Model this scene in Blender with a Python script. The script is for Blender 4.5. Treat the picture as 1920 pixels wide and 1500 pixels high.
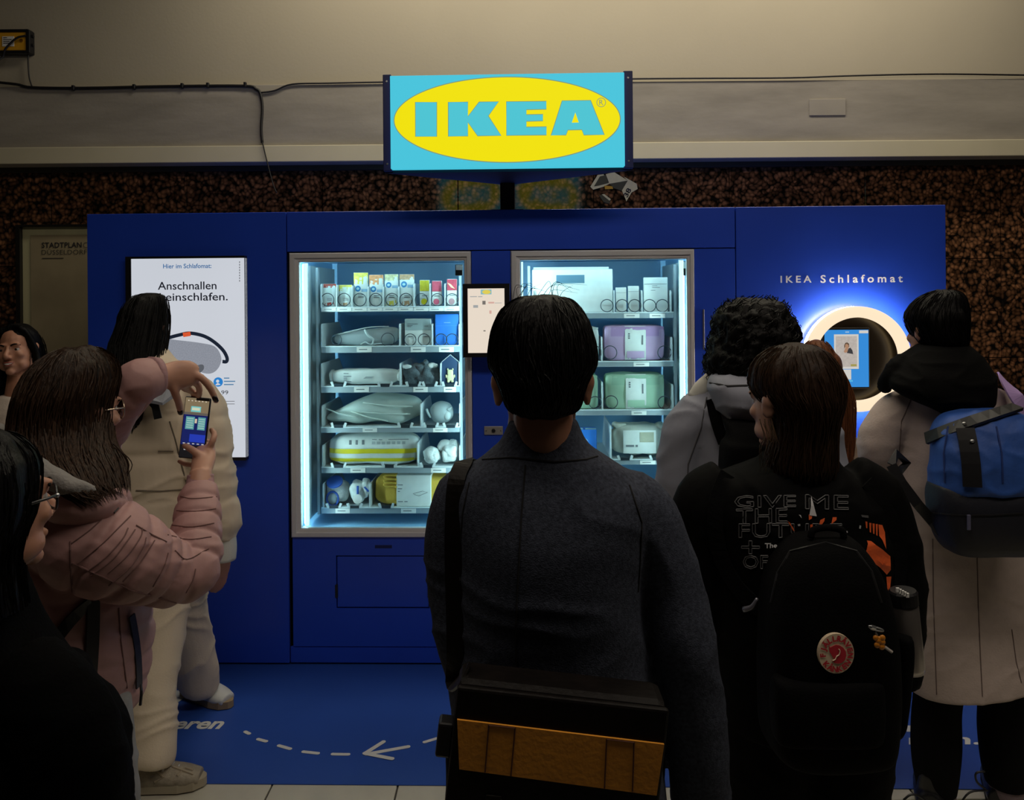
import bpy, bmesh, math, random
import numpy as np
from mathutils import Vector, Matrix, noise
from mathutils.bvhtree import BVHTree
S = bpy.context.scene
COL = S.collection
for _o in list(bpy.data.objects):
    bpy.data.objects.remove(_o)
pi = math.pi
# ------------------------------------------------------------------ camera
F, CX, HY, H, TH = 1450.0, 960.0, 560.0, 1.69, 0.0082
cam = bpy.data.cameras.new('camera')
cam.sensor_width = 36.0
cam.sensor_fit = 'HORIZONTAL'
cam.lens = 36.0 * F / 1920.0
cam.shift_y = -(750.0 - HY) / 1920.0
cam.clip_start = 0.02
camo = bpy.data.objects.new('camera', cam)
COL.objects.link(camo)
camo.matrix_world = Matrix.Translation((0, 0, H)) @ Matrix.Rotation(TH, 4, 'Y') @ Matrix.Rotation(pi / 2, 4, 'X')
S.camera = camo
# ------------------------------------------------------------------ view, world, hall lamps
S.view_settings.view_transform = 'Standard'
S.view_settings.look = 'None'
S.view_settings.exposure = 0.0
S.view_settings.gamma = 1.0
S.view_settings.use_curve_mapping = False
W = bpy.data.worlds.new('hall_ambience')
S.world = W
W.use_nodes = True
W.node_tree.nodes['Background'].inputs[0].default_value = (1.0, 0.86, 0.70, 1)
W.node_tree.nodes['Background'].inputs[1].default_value = 0.006

def area(name, loc, rot, sx, sy, power, col):
    l = bpy.data.lights.new(name, 'AREA')
    l.shape = 'RECTANGLE'; l.size = sx; l.size_y = sy
    l.energy = power; l.color = col
    o = bpy.data.objects.new(name, l)
    COL.objects.link(o)
    o.location = loc; o.rotation_euler = rot
    return o
# ceiling lamp rows of the station hall (all above the frame)
area('hall_lamp', (0.7, 3.75, 4.15), (math.radians(0), 0, 0), 4.2, 0.3, 54, (1.0, 0.90, 0.70))
area('hall_lamp', (0.9, 0.9, 3.9), (math.radians(6), 0, 0), 4.5, 0.5, 42, (1.0, 0.87, 0.72))

# ------------------------------------------------------------------ geometry helpers
def ray(px, py):
    u, v = px - CX, py - HY
    c, s = math.cos(TH), math.sin(TH)
    return Vector(((u * c - v * s) / F, 1.0, -(u * s + v * c) / F))

def at(px, py, Y):
    r = ray(px, py)
    return Vector((r.x * Y, Y, H + r.z * Y))
EYE = Vector((0, 0, H))

YM, PSI = 3.554, 0.0245
EX = Vector((math.cos(PSI), -math.sin(PSI), 0))
EY = Vector((math.sin(PSI), math.cos(PSI), 0))
P0 = Vector((0, YM, 0))
MW = Matrix.Translation(P0) @ Matrix.Rotation(-PSI, 4, 'Z')

def mp(px, py, d=0.0):
    """pixel -> point in the kiosk's own frame, on the plane y=d"""
    r = ray(px, py)
    t = (P0.dot(EY) + d) / r.dot(EY)
    p = r * t - P0
    return Vector((p.dot(EX), d, H + r.z * t))

def R(x0, y0, x1, y1, d=0.0):
    xm, ym = (x0 + x1) / 2, (y0 + y1) / 2
    return (mp(x0, ym, d).x, mp(xm, y1, d).z, mp(x1, ym, d).x, mp(xm, y0, d).z)

def cr(a, b, c, d, t):
    return 0.5 * ((2 * b) + (c - a) * t + (2 * a - 5 * b + 4 * c - d) * t * t + (3 * b - a - 3 * c + d) * t ** 3)

def spline(rows, sub):
    """Catmull-Rom through rows (each a tuple of floats)"""
    A = np.array(rows, float)
    if len(A) < 3 or sub <= 1:
        if sub <= 1:
            return A
        return np.array([A[0] + (A[-1] - A[0]) * k / sub for k in range(sub + 1)])
    P = np.vstack([2 * A[0] - A[1], A, 2 * A[-1] - A[-2]])
    out = []
    for i in range(len(A) - 1):
        for k in range(sub):
            out.append(cr(P[i], P[i + 1], P[i + 2], P[i + 3], k / sub))
    out.append(A[-1])
    return np.array(out)

class B:
    def __init__(s):
        s.v = []; s.f = []; s.m = []; s.mi = 0
    def add(s, vs, fs):
        n = len(s.v)
        s.v.extend([Vector(p) for p in vs])
        s.f.extend([[i + n for i in f] for f in fs])
        s.m.extend([s.mi] * len(fs))
        return s
    def box(s, x0, x1, y0, y1, z0, z1, r=0.0, seg=2):
        if r <= 0:
            vs = [(x, y, z) for z in (z0, z1) for y in (y0, y1) for x in (x0, x1)]
            return s.add(vs, [(0, 2, 3, 1), (4, 5, 7, 6), (0, 1, 5, 4), (2, 6, 7, 3), (0, 4, 6, 2), (1, 3, 7, 5)])
        bm = bmesh.new()
        bmesh.ops.create_cube(bm, size=1)
        bmesh.ops.scale(bm, vec=(x1 - x0, y1 - y0, z1 - z0), verts=bm.verts)
        bmesh.ops.translate(bm, vec=((x0 + x1) / 2, (y0 + y1) / 2, (z0 + z1) / 2), verts=bm.verts)
        bmesh.ops.bevel(bm, geom=list(bm.edges), offset=r, segments=seg, affect='EDGES', profile=0.5)
        bm.verts.index_update()
        s.add([v.co.copy() for v in bm.verts], [[v.index for v in f.verts] for f in bm.faces])
        bm.free()
        return s
    def rectloft(s, rings, close=True, cap=False):
        vs, fs = [], []
        for (x0, z0, x1, z1, y) in rings:
            vs += [(x0, y, z0), (x1, y, z0), (x1, y, z1), (x0, y, z1)]
        n = len(rings)
        for i in range(n if close else n - 1):
            a, b = 4 * i, 4 * ((i + 1) % n)
            for k in range(4):
                fs.append((a + k, a + (k + 1) % 4, b + (k + 1) % 4, b + k))
        if cap:
            a = 4 * (n - 1)
            fs.append((a, a + 1, a + 2, a + 3))
        return s.add(vs, fs)
    def poly(s, pts, y0, y1):
        """polygon in xz (list of (x,z)), extruded between y0 (front) and y1"""
        n = len(pts)
        vs = [(x, y0, z) for x, z in pts] + [(x, y1, z) for x, z in pts]
        fs = [tuple(range(n)), tuple(range(2 * n - 1, n - 1, -1))]
        fs += [(i, n + i, n + (i + 1) % n, (i + 1) % n) for i in range(n)]
        return s.add(vs, fs)
    def tube(s, pts, rad, n=10, sub=4, closed=False, ref=None):
        """round (or (a,b) elliptic) tube along a smooth path"""
        if isinstance(rad, (int, float)):
            rad = [rad] * len(pts)
        rad = [(r, r) if isinstance(r, (int, float)) else r for r in rad]
        rows = [(p[0], p[1], p[2], r[0], r[1]) for p, r in zip(pts, rad)]
        if closed:
            A = rows[-1:] + rows + rows[:2]
            A = np.array(A); out = []
            for i in range(len(rows)):
                for k in range(sub):
                    out.append(cr(A[i], A[i + 1], A[i + 2], A[i + 3], k / sub))
            D = np.array(out)
        else:
            D = spline(rows, sub)
        C = [Vector(d[:3]) for d in D]
        m = len(C)
        T = []
        for i in range(m):
            a = C[(i - 1) % m] if (closed or i > 0) else C[i]
            b = C[(i + 1) % m] if (closed or i < m - 1) else C[i]
            t = (b - a)
            T.append(t.normalized() if t.length > 1e-9 else (T[-1] if T else Vector((0, 0, 1))))
        if ref is None:
            ref = Vector((1, 0, 0)) if abs(T[0].x) < 0.8 else Vector((0, 1, 0))
        u = (Vector(ref) - T[0] * Vector(ref).dot(T[0])).normalized()
        vs, fs = [], []
        for i in range(m):
            u = (u - T[i] * u.dot(T[i])).normalized()
            w = T[i].cross(u)
            for k in range(n):
                a = 2 * pi * k / n
                vs.append(C[i] + u * (math.cos(a) * D[i][3]) + w * (math.sin(a) * D[i][4]))
        for i in range(m if closed else m - 1):
            a, b = i * n, ((i + 1) % m) * n
            for k in range(n):
                fs.append((a + k, a + (k + 1) % n, b + (k + 1) % n, b + k))
        if not closed:
            fs.append(tuple(range(n - 1, -1, -1)))
            fs.append(tuple(range((m - 1) * n, m * n)))
        return s.add(vs, fs)
    def rings(s, rows, n=28, sub=4, yaw=0.0, e=2.3, mod=None):
        """stack of horizontal superellipses: rows (cx,cy,cz,rx,ry)"""
        D = spline(rows, sub)
        c, sn = math.cos(yaw), math.sin(yaw)
        vs, fs = [], []
        for i, d in enumerate(D):
            for k in range(n):
                a = 2 * pi * k / n
                ca, sa = math.cos(a), math.sin(a)
                x = abs(d[3]) * math.copysign(abs(ca) ** (2 / e), ca)
                y = abs(d[4]) * math.copysign(abs(sa) ** (2 / e), sa)
                g = mod(d[2], a) if mod else 1.0
                vs.append((d[0] + (x * c - y * sn) * g, d[1] + (x * sn + y * c) * g, d[2]))
        m = len(D)
        for i in range(m - 1):
            for k in range(n):
                fs.append((i * n + k, i * n + (k + 1) % n, (i + 1) * n + (k + 1) % n, (i + 1) * n + k))
        fs.append(tuple(range(n - 1, -1, -1)))
        fs.append(tuple(range((m - 1) * n, m * n)))
        return s.add(vs, fs)
    def sil(s, rows, **kw):
        """horizontal sections given by the silhouette: (py, xl, xr, Y, ry)"""
        out = []
        for (py, xl, xr, Y, ry) in rows:
            a, b = at(xl, py, Y), at(xr, py, Y)
            mL, mR = a.x / Y, b.x / Y
            W_ = (mR - mL) * Y
            lim = .8 * W_ / (abs(mL) + abs(mR) + 1e-6)      # a section seen obliquely shows part of its depth
            ry = min(ry, lim)
            lo, hi = 1e-4, W_
            for _ in range(30):
                rx = (lo + hi) / 2
                if math.hypot(rx, mL * ry) + math.hypot(rx, mR * ry) > W_: hi = rx
                else: lo = rx
            out.append((mL * Y + math.hypot(rx, mL * ry), Y, (a.z + b.z) / 2, rx, ry))
        s.rings(out, **kw)
        return out
    def ell(s, c, r, M=None, n=18, k=12):
        vs, fs = [], []
        c = Vector(c)
        if isinstance(r, (int, float)):
            r = (r, r, r)
        for i in range(1, k):
            t = pi * i / k
            for j in range(n):
                a = 2 * pi * j / n
                p = Vector((r[0] * math.sin(t) * math.cos(a), r[1] * math.sin(t) * math.sin(a), r[2] * math.cos(t)))
                vs.append(c + (M @ p if M else p))
        for i in range(k - 2):
            for j in range(n):
                fs.append((i * n + j, (i + 1) * n + j, (i + 1) * n + (j + 1) % n, i * n + (j + 1) % n))
        top, bot = Vector((0, 0, r[2])), Vector((0, 0, -r[2]))
        vs.append(c + (M @ top if M else top)); vs.append(c + (M @ bot if M else bot))
        t, b = len(vs) - 2, len(vs) - 1
        for j in range(n):
            fs.append((t, j, (j + 1) % n))
            fs.append((b, (k - 2) * n + (j + 1) % n, (k - 2) * n + j))
        return s.add(vs, fs)
    def soft(s, c, half, e=4.0, n=10, amp=0.0, sc=20.0, seed=0, M=None):
        """rounded cushion: subdivided cube in a p-norm, with lumps"""
        c = Vector(c); vs = []; fs = []; idx = {}
        g = [-1 + 2 * i / n for i in range(n + 1)]
        def vid(p):
            k = (round(p[0], 5), round(p[1], 5), round(p[2], 5))
            if k not in idx:
                q = (abs(p[0]) ** e + abs(p[1]) ** e + abs(p[2]) ** e) ** (1 / e)
                d = Vector(p) / q
                w = Vector((d.x * half[0], d.y * half[1], d.z * half[2]))
                if amp:
                    w += Vector(p).normalized() * amp * noise.noise(w * sc + Vector((seed * 7.1, seed * 3.3, seed)))
                idx[k] = len(vs)
                vs.append(c + (M @ w if M else w))
            return idx[k]
        for ax in range(3):
            for sg in (-1, 1):
                for i in range(n):
                    for j in range(n):
                        q = []
                        for (a, b) in ((g[i], g[j]), (g[i + 1], g[j]), (g[i + 1], g[j + 1]), (g[i], g[j + 1])):
                            p = [0, 0, 0]; p[ax] = sg; p[(ax + 1) % 3] = a; p[(ax + 2) % 3] = b
                            q.append(vid(p))
                        fs.append(q if sg > 0 else q[::-1])
        return s.add(vs, fs)
    def lathe(s, prof, c=(0, 0, 0), n=24, M=None, ring=False):
        c = Vector(c); vs = []; fs = []
        for (r, z) in prof:
            for k in range(n):
                a = 2 * pi * k / n
                p = Vector((r * math.cos(a), r * math.sin(a), z))
                vs.append(c + (M @ p if M else p))
        for i in range(len(prof) - 1):
            for k in range(n):
                fs.append((i * n + k, i * n + (k + 1) % n, (i + 1) * n + (k + 1) % n, (i + 1) * n + k))
        if prof[0][0] > 1e-6 and not ring: fs.append(tuple(range(n - 1, -1, -1)))
        if prof[-1][0] > 1e-6 and not ring: fs.append(tuple(range((len(prof) - 1) * n, len(prof) * n)))
        return s.add(vs, fs)
    def ribbon(s, pts, w, t, nrm):
        """flat strap: rectangular section along pts; nrm = outward normals (one or a list)"""
        P = [Vector(p) for p in pts]; vs = []; fs = []
        N = nrm if isinstance(nrm, list) else [Vector(nrm)] * len(P)
        for i, p in enumerate(P):
            d = (P[min(i + 1, len(P) - 1)] - P[max(i - 1, 0)]).normalized()
            n = (N[i] - d * N[i].dot(d)).normalized()
            sd = d.cross(n)
            for (a, b) in ((-1, 0), (1, 0), (1, 1), (-1, 1)):
                vs.append(p + sd * (a * w / 2) + n * (b * t))
        for i in range(len(P) - 1):
            for k in range(4):
                fs.append((4 * i + k, 4 * i + (k + 1) % 4, 4 * i + 4 + (k + 1) % 4, 4 * i + 4 + k))
        fs.append((3, 2, 1, 0)); m = 4 * (len(P) - 1); fs.append((m, m + 1, m + 2, m + 3))
        return s.add(vs, fs)
    def xf(s, fn):
        s.v = [Vector(fn(p)) for p in s.v]
        return s
    def mesh(s, name, org=None, fix=True):
        o = Vector(org) if org is not None else Vector((0, 0, 0))
        me = bpy.data.meshes.new(name)
        me.from_pydata([tuple(p - o) for p in s.v], [], s.f)
        me.polygons.foreach_set('material_index', s.m)
        if fix:
            bm = bmesh.new(); bm.from_mesh(me)
            bmesh.ops.recalc_face_normals(bm, faces=bm.faces)
            bm.to_mesh(me); bm.free()
        me.update()
        return me
    def build(s, name, mt, parent=None, org=None, smooth=False, fix=True):
        me = s.mesh(name, org, fix)
        return link(name, me, mt, parent, smooth)
    def vox(s, name, mt, parent=None, org=None, voxel=0.006, smooth=4, disp=None):
        me0 = s.mesh('tmp', None)
        t = bpy.data.objects.new('tmp', me0); COL.objects.link(t)
        m = t.modifiers.new('r', 'REMESH'); m.mode = 'VOXEL'; m.voxel_size = voxel; m.use_smooth_shade = True
        if smooth:
            k = t.modifiers.new('s', 'SMOOTH'); k.factor = 0.5; k.iterations = smooth
        dg = bpy.context.evaluated_depsgraph_get()
        me = bpy.data.meshes.new_from_object(t.evaluated_get(dg))
        bpy.data.objects.remove(t); bpy.data.meshes.remove(me0)
        me.name = name
        n = len(me.vertices)
        co = np.empty(n * 3); me.vertices.foreach_get('co', co); co = co.reshape(-1, 3)
        if disp:
            nr = np.empty(n * 3); me.vertices.foreach_get('normal', nr); nr = nr.reshape(-1, 3)
            d = np.array([disp(Vector(c), Vector(q)) for c, q in zip(co, nr)])
            co = co + nr * d[:, None]
        s.bvh_src = None
        if org is not None:
            co = co - np.array(org)
        me.vertices.foreach_set('co', co.ravel())
        me.update()
        ob = link(name, me, mt, parent, True)
        ob_world[ob.name] = Vector(org) if org is not None else Vector((0, 0, 0))
        return ob
ob_world = {}

def link(name, me, mt, parent=None, smooth=False):
    o = bpy.data.objects.new(name, me)
    COL.objects.link(o)
    me.materials.clear()
    for q in (mt if isinstance(mt, (list, tuple)) else [mt]):
        me.materials.append(q)
    if smooth:
        me.polygons.foreach_set('use_smooth', [True] * len(me.polygons))
    if parent:
        o.parent = parent
    return o

def tag(o, label=None, cat=None, group=None, kind=None):
    if label: o['label'] = label
    if cat: o['category'] = cat
    if group: o['group'] = group
    if kind: o['kind'] = kind
    return o

def root(name, loc, label, cat, rz=0.0, group=None):
    o = bpy.data.objects.new(name, None)
    o.empty_display_size = 0.05
    COL.objects.link(o)
    o.location = loc; o.rotation_euler = (0, 0, rz)
    return tag(o, label, cat, group)

def bvh_of(o):
    """world-space surface of a finished object (root Empty unrotated)"""
    off = ob_world.get(o.name, Vector((0, 0, 0)))
    me = o.data
    return BVHTree.FromPolygons([v.co + off for v in me.vertices], [tuple(p.vertices) for p in me.polygons])

def proj(bvh, px, py, off=0.002):
    r = ray(px, py).normalized()
    h, n, i, d = bvh.ray_cast(EYE, r)
    if h is None:
        return None, None
    if n.dot(r) > 0: n = -n
    return h + n * off, n

def seam(name, bvhs, pts, r, mt, parent, org, off=0.0005, step=14, n=5):
    """thin sewn line laid on a surface, path given in picture points"""
    out = []
    for i in range(len(pts) - 1):
        k = max(1, int(math.dist(pts[i], pts[i + 1]) / step))
        for j in range(k + (1 if i == len(pts) - 2 else 0)):
            x = pts[i][0] + (pts[i + 1][0] - pts[i][0]) * j / k
            y = pts[i][1] + (pts[i + 1][1] - pts[i][1]) * j / k
            p, _ = proj(bvhs, x, y, off)
            if p is not None: out.append(p)
    if len(out) < 2: return None
    return B().tube(out, r, n=n, sub=1).build(name, mt, parent, org)

def strap_on(name, bvh, pts, w, t, mt, parent, org, off=0.002, step=16):
    out, nn = [], []
    for i in range(len(pts) - 1):
        k = max(1, int(math.dist(pts[i], pts[i + 1]) / step))
        for j in range(k + (1 if i == len(pts) - 2 else 0)):
            x = pts[i][0] + (pts[i + 1][0] - pts[i][0]) * j / k
            y = pts[i][1] + (pts[i + 1][1] - pts[i][1]) * j / k
            p, q = proj(bvh, x, y, off)
            if p is not None: out.append(p); nn.append(q)
    if len(out) < 2: return None
    # smooth
    for _ in range(6):
        out = [out[0]] + [(out[i - 1] + out[i] * 2 + out[i + 1]) / 4 for i in range(1, len(out) - 1)] + [out[-1]]
    for _ in range(20):
        nn = [nn[0]] + [(nn[i - 1] + nn[i] * 2 + nn[i + 1]).normalized() for i in range(1, len(nn) - 1)] + [nn[-1]]
    return B().ribbon(out, w, t, nn).build(name, mt, parent, org)

def decal(name, bvh, polys, mt, parent, org, off=0.002, grid=None):
    """flat print on a curved surface: polygons in picture points, cut fine and laid on the surface"""
    bm = bmesh.new()
    for poly in polys:
        try:
            bm.faces.new([bm.verts.new((x, y, 0)) for x, y in poly])
        except ValueError:
            pass
    bmesh.ops.triangulate(bm, faces=bm.faces)
    bmesh.ops.subdivide_edges(bm, edges=bm.edges, cuts=3, use_grid_fill=True)
    bm.verts.index_update()
    b = B(); vs = []; ok = {}
    for v in bm.verts:
        p, n = proj(bvh, v.co.x, v.co.y, off)
        if p is not None: ok[v.index] = len(vs); vs.append(p)
    b.add(vs, [[ok[v.index] for v in f.verts] for f in bm.faces if all(v.index in ok for v in f.verts)])
    bm.free()
    return b.build(name, mt, parent, org, fix=False)

def text_mesh(body, outline=0.0, bold=0.0, shear=0.0, space=1.0, line=1.0, align='LEFT', res=3):
    cu = bpy.data.curves.new('t', 'FONT')
    cu.body = body; cu.size = 1.0; cu.resolution_u = res
    cu.offset = bold; cu.shear = shear; cu.space_character = space; cu.space_line = line
    cu.align_x = align
    if outline:
        cu.fill_mode = 'NONE'; cu.bevel_depth = outline; cu.bevel_resolution = 0
    ob = bpy.data.objects.new('t', cu); COL.objects.link(ob)
    dg = bpy.context.evaluated_depsgraph_get()
    me = bpy.data.meshes.new_from_object(ob.evaluated_get(dg))
    vs = [v.co.copy() for v in me.vertices]; fs = [tuple(p.vertices) for p in me.polygons]
    bpy.data.objects.remove(ob); bpy.data.curves.remove(cu); bpy.data.meshes.remove(me)
    return vs, fs

def text_fit(body, x0, y0, x1, y1, **kw):
    """letters scaled to fill the box; returns (points 2d, faces)"""
    vs, fs = text_mesh(body, **kw)
    ax, bx = min(v.x for v in vs), max(v.x for v in vs)
    ay, by = min(v.y for v in vs), max(v.y for v in vs)
    return [((v.x - ax) / (bx - ax) * (x1 - x0) + x0, (v.y - ay) / (by - ay) * (y1 - y0) + y0, v.z) for v in vs], fs

def text_front(name, body, rect, y, mt, parent, **kw):
    x0, z0, x1, z1 = rect
    vs, fs = text_fit(body, x0, z0, x1, z1, **kw)
    b = B().add([(p[0], y, p[1]) for p in vs], fs)
    return b.build(name, mt, parent, fix=False)

# ------------------------------------------------------------------ materials
MATS = {}
def M(name, col, rough=0.6, metal=0.0, var=0.0, vs=20.0, bump=0.0, bs=200.0, stretch=(1, 1, 1), emit=0.0, sheen=0.0, coat=0.0, spec=0.5, weave=False):
    if name in MATS: return MATS[name]
    m = bpy.data.materials.new(name); m.use_nodes = True
    nt = m.node_tree; N = nt.nodes; L = nt.links
    p = N['Principled BSDF']
    c = (*col, 1)
    p.inputs['Base Color'].default_value = c
    p.inputs['Roughness'].default_value = rough
    p.inputs['Metallic'].default_value = metal
    p.inputs['Specular IOR Level'].default_value = spec
    if sheen: p.inputs['Sheen Weight'].default_value = sheen; p.inputs['Sheen Roughness'].default_value = 0.5
    if coat: p.inputs['Coat Weight'].default_value = coat; p.inputs['Coat Roughness'].default_value = 0.08
    if emit:
        p.inputs['Emission Color'].default_value = c
        p.inputs['Emission Strength'].default_value = emit
        p.inputs['Base Color'].default_value = (col[0] * .1, col[1] * .1, col[2] * .1, 1)
    tc = N.new('ShaderNodeTexCoord'); mpn = N.new('ShaderNodeMapping')
    mpn.inputs['Scale'].default_value = stretch
    L.new(tc.outputs['Object'], mpn.inputs['Vector'])
    if var:
        nz = N.new('ShaderNodeTexNoise'); nz.inputs['Scale'].default_value = vs; nz.inputs['Detail'].default_value = 5
        L.new(mpn.outputs[0], nz.inputs['Vector'])
        rp = N.new('ShaderNodeValToRGB')
        rp.color_ramp.elements[0].position = 0.3; rp.color_ramp.elements[1].position = 0.7
        rp.color_ramp.elements[0].color = (*[x * (1 - var) for x in col], 1)
        rp.color_ramp.elements[1].color = (*[min(1, x * (1 + var)) for x in col], 1)
        L.new(nz.outputs['Fac'], rp.inputs[0])
        L.new(rp.outputs[0], p.inputs['Emission Color' if emit else 'Base Color'])
    if bump:
        nb = N.new('ShaderNodeTexNoise'); nb.inputs['Scale'].default_value = bs; nb.inputs['Detail'].default_value = 4
        L.new(mpn.outputs[0], nb.inputs['Vector'])
        bp = N.new('ShaderNodeBump'); bp.inputs['Strength'].default_value = bump; bp.inputs['Distance'].default_value = 0.004
        L.new(nb.outputs['Fac'], bp.inputs['Height'])
        L.new(bp.outputs[0], p.inputs['Normal'])
    MATS[name] = m
    return m

def glass_mat():
    m = bpy.data.materials.new('clear_glass'); m.use_nodes = True
    nt = m.node_tree; N = nt.nodes; L = nt.links
    N.remove(N['Principled BSDF'])
    tr = N.new('ShaderNodeBsdfTransparent'); tr.inputs[0].default_value = (0.95, 0.985, 0.98, 1)
    gl = N.new('ShaderNodeBsdfGlossy'); gl.inputs['Roughness'].default_value = 0.02
    fr = N.new('ShaderNodeFresnel'); fr.inputs['IOR'].default_value = 1.35
    mx = N.new('ShaderNodeMixShader')
    L.new(fr.outputs[0], mx.inputs[0]); L.new(tr.outputs[0], mx.inputs[1]); L.new(gl.outputs[0], mx.inputs[2])
    L.new(mx.outputs[0], N['Material Output'].inputs[0])
    return m
GLASS = glass_mat()

def granite_mat():
    m = bpy.data.materials.new('brown_granite'); m.use_nodes = True
    nt = m.node_tree; N = nt.nodes; L = nt.links; p = N['Principled BSDF']
    tc = N.new('ShaderNodeTexCoord')
    oi = N.new('ShaderNodeObjectInfo')
    ad = N.new('ShaderNodeVectorMath'); ad.operation = 'ADD'
    L.new(tc.outputs['Object'], ad.inputs[0]); L.new(oi.outputs['Location'], ad.inputs[1])
    nz = N.new('ShaderNodeTexNoise'); nz.inputs['Scale'].default_value = 9; nz.inputs['Detail'].default_value = 3
    L.new(ad.outputs[0], nz.inputs['Vector'])
    mxv = N.new('ShaderNodeMix'); mxv.data_type = 'VECTOR'; mxv.inputs['Factor'].default_value = 0.06
    L.new(ad.outputs[0], mxv.inputs[4]); L.new(nz.outputs['Color'], mxv.inputs[5])
    vo = N.new('ShaderNodeTexVoronoi'); vo.inputs['Scale'].default_value = 46
    L.new(mxv.outputs[1], vo.inputs['Vector'])
    rp = N.new('ShaderNodeValToRGB'); e = rp.color_ramp
    e.elements[0].position = 0.08; e.elements[0].color = (0.42, 0.20, 0.10, 1)
    e.elements[1].position = 0.74; e.elements[1].color = (0.012, 0.009, 0.007, 1)
    k = e.elements.new(0.44); k.color = (0.19, 0.09, 0.046, 1)
    L.new(vo.outputs['Distance'], rp.inputs[0])
    sc = N.new('ShaderNodeSeparateColor'); L.new(vo.outputs['Color'], sc.inputs[0])
    r2 = N.new('ShaderNodeValToRGB'); r2.color_ramp.elements[0].color = (0.16, 0.16, 0.16, 1); r2.color_ramp.elements[1].color = (1.25, 1.2, 1.15, 1)
    L.new(sc.outputs[0], r2.inputs[0])
    mu = N.new('ShaderNodeMix'); mu.data_type = 'RGBA'; mu.blend_type = 'MULTIPLY'; mu.inputs['Factor'].default_value = 1
    L.new(rp.outputs[0], mu.inputs[6]); L.new(r2.outputs[0], mu.inputs[7])
    L.new(mu.outputs[2], p.inputs['Base Color'])
    p.inputs['Roughness'].default_value = 0.10
    return m
GRANITE = granite_mat()

def plaster_mat(name, col, streak, sc=1.6, amt=0.25):
    m = bpy.data.materials.new(name); m.use_nodes = True
    nt = m.node_tree; N = nt.nodes; L = nt.links; p = N['Principled BSDF']
    tc = N.new('ShaderNodeTexCoord'); mpn = N.new('ShaderNodeMapping')
    mpn.inputs['Rotation'].default_value = (0, math.radians(-35), 0); mpn.inputs['Scale'].default_value = streak
    L.new(tc.outputs['Object'], mpn.inputs[0])
    nz = N.new('ShaderNodeTexNoise'); nz.inputs['Scale'].default_value = sc; nz.inputs['Detail'].default_value = 8; nz.inputs['Roughness'].default_value = 0.62
    L.new(mpn.outputs[0], nz.inputs['Vector'])
    rp = N.new('ShaderNodeValToRGB')
    rp.color_ramp.elements[0].position = 0.35; rp.color_ramp.elements[1].position = 0.7
    rp.color_ramp.elements[0].color = (*[x * (1 - amt) for x in col], 1); rp.color_ramp.elements[1].color = (*[x * (1 + amt) for x in col], 1)
    L.new(nz.outputs['Fac'], rp.inputs[0]); L.new(rp.outputs[0], p.inputs['Base Color'])
    n2 = N.new('ShaderNodeTexNoise'); n2.inputs['Scale'].default_value = 60; L.new(tc.outputs['Object'], n2.inputs['Vector'])
    bp = N.new('ShaderNodeBump'); bp.inputs['Strength'].default_value = 0.05; bp.inputs['Distance'].default_value = 0.01
    L.new(n2.outputs['Fac'], bp.inputs['Height']); L.new(bp.outputs[0], p.inputs['Normal'])
    p.inputs['Roughness'].default_value = 0.85
    return m

BLUE = M('blue_laminate', (0.018, 0.070, 0.60), 0.34, var=0.05, vs=3)
BLACK = M('black_plastic', (0.012, 0.012, 0.014), 0.35)
GAP = M('dark_gap', (0.004, 0.004, 0.006), 0.9)
ALU = M('grey_aluminium', (0.66, 0.65, 0.68), 0.45, 0.1, var=0.05, vs=4)
STEEL = M('steel', (0.55, 0.56, 0.57), 0.3, 0.9)
WHITE = M('white_print', (0.82, 0.82, 0.80), 0.6)
INK = M('black_ink', (0.02, 0.02, 0.025), 0.7)
INTERIOR = M('pale_blue_cabinet_lining', (0.25, 0.49, 0.74), 0.45)
SIDEPALE = M('pale_side_lining', (0.55, 0.66, 0.70), 0.4)
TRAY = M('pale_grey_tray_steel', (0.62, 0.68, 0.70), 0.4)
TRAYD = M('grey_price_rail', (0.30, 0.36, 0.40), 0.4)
WIRE = M('dark_spiral_wire', (0.05, 0.07, 0.09), 0.3, 0.5)
LED = M('cool_led_tube', (0.62, 0.95, 0.90), emit=1.35)
# ------------------------------------------------------------------ the hall
YW = 4.58                      # granite wall
FLOOR = M('pale_stone_tile', (0.52, 0.50, 0.42), 0.35, var=0.10, vs=6, bump=0.05, bs=60)
def struct(name, b, mt, parent=None, smooth=False):
    return tag(b.build(name, mt, parent, smooth=smooth), kind='structure')
struct('floor', B().box(-5, 5, -2.0, YW + 0.2, -0.08, -0.006), M('dark_joint_mortar', (0.06, 0.055, 0.05), 0.9))
floor = bpy.data.objects['floor']
TS = 0.44
tile_me = B().box(-TS / 2 + .003, TS / 2 - .003, -TS / 2 + .003, TS / 2 - .003, -0.012, 0.0, r=0.002, seg=1).mesh('floor_tile')
x_joint = at(500, 1490, 2.64).x
y_joint = at(800, 1497, 2.62).y - 0.03
for i in range(-9, 9):
    for j in range(-5, 4):
        x = x_joint + (i + 0.5) * TS; y = y_joint + (j + 0.5) * TS
        if y > 4.4: continue
        o = link('floor_tile', tile_me, FLOOR, floor)
        o.location = (x, y, 0)
zg = at(960, 299, YW - .1).z     # top of the granite
wall = struct('wall_back', B().box(-5, 5, YW + .02, YW + .3, -0.01, 4.2), M('wall_core', (0.02, 0.018, 0.016), 0.9))
SW, SH = 0.80, 0.585
zt = at(1850, 485, YW).z
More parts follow.
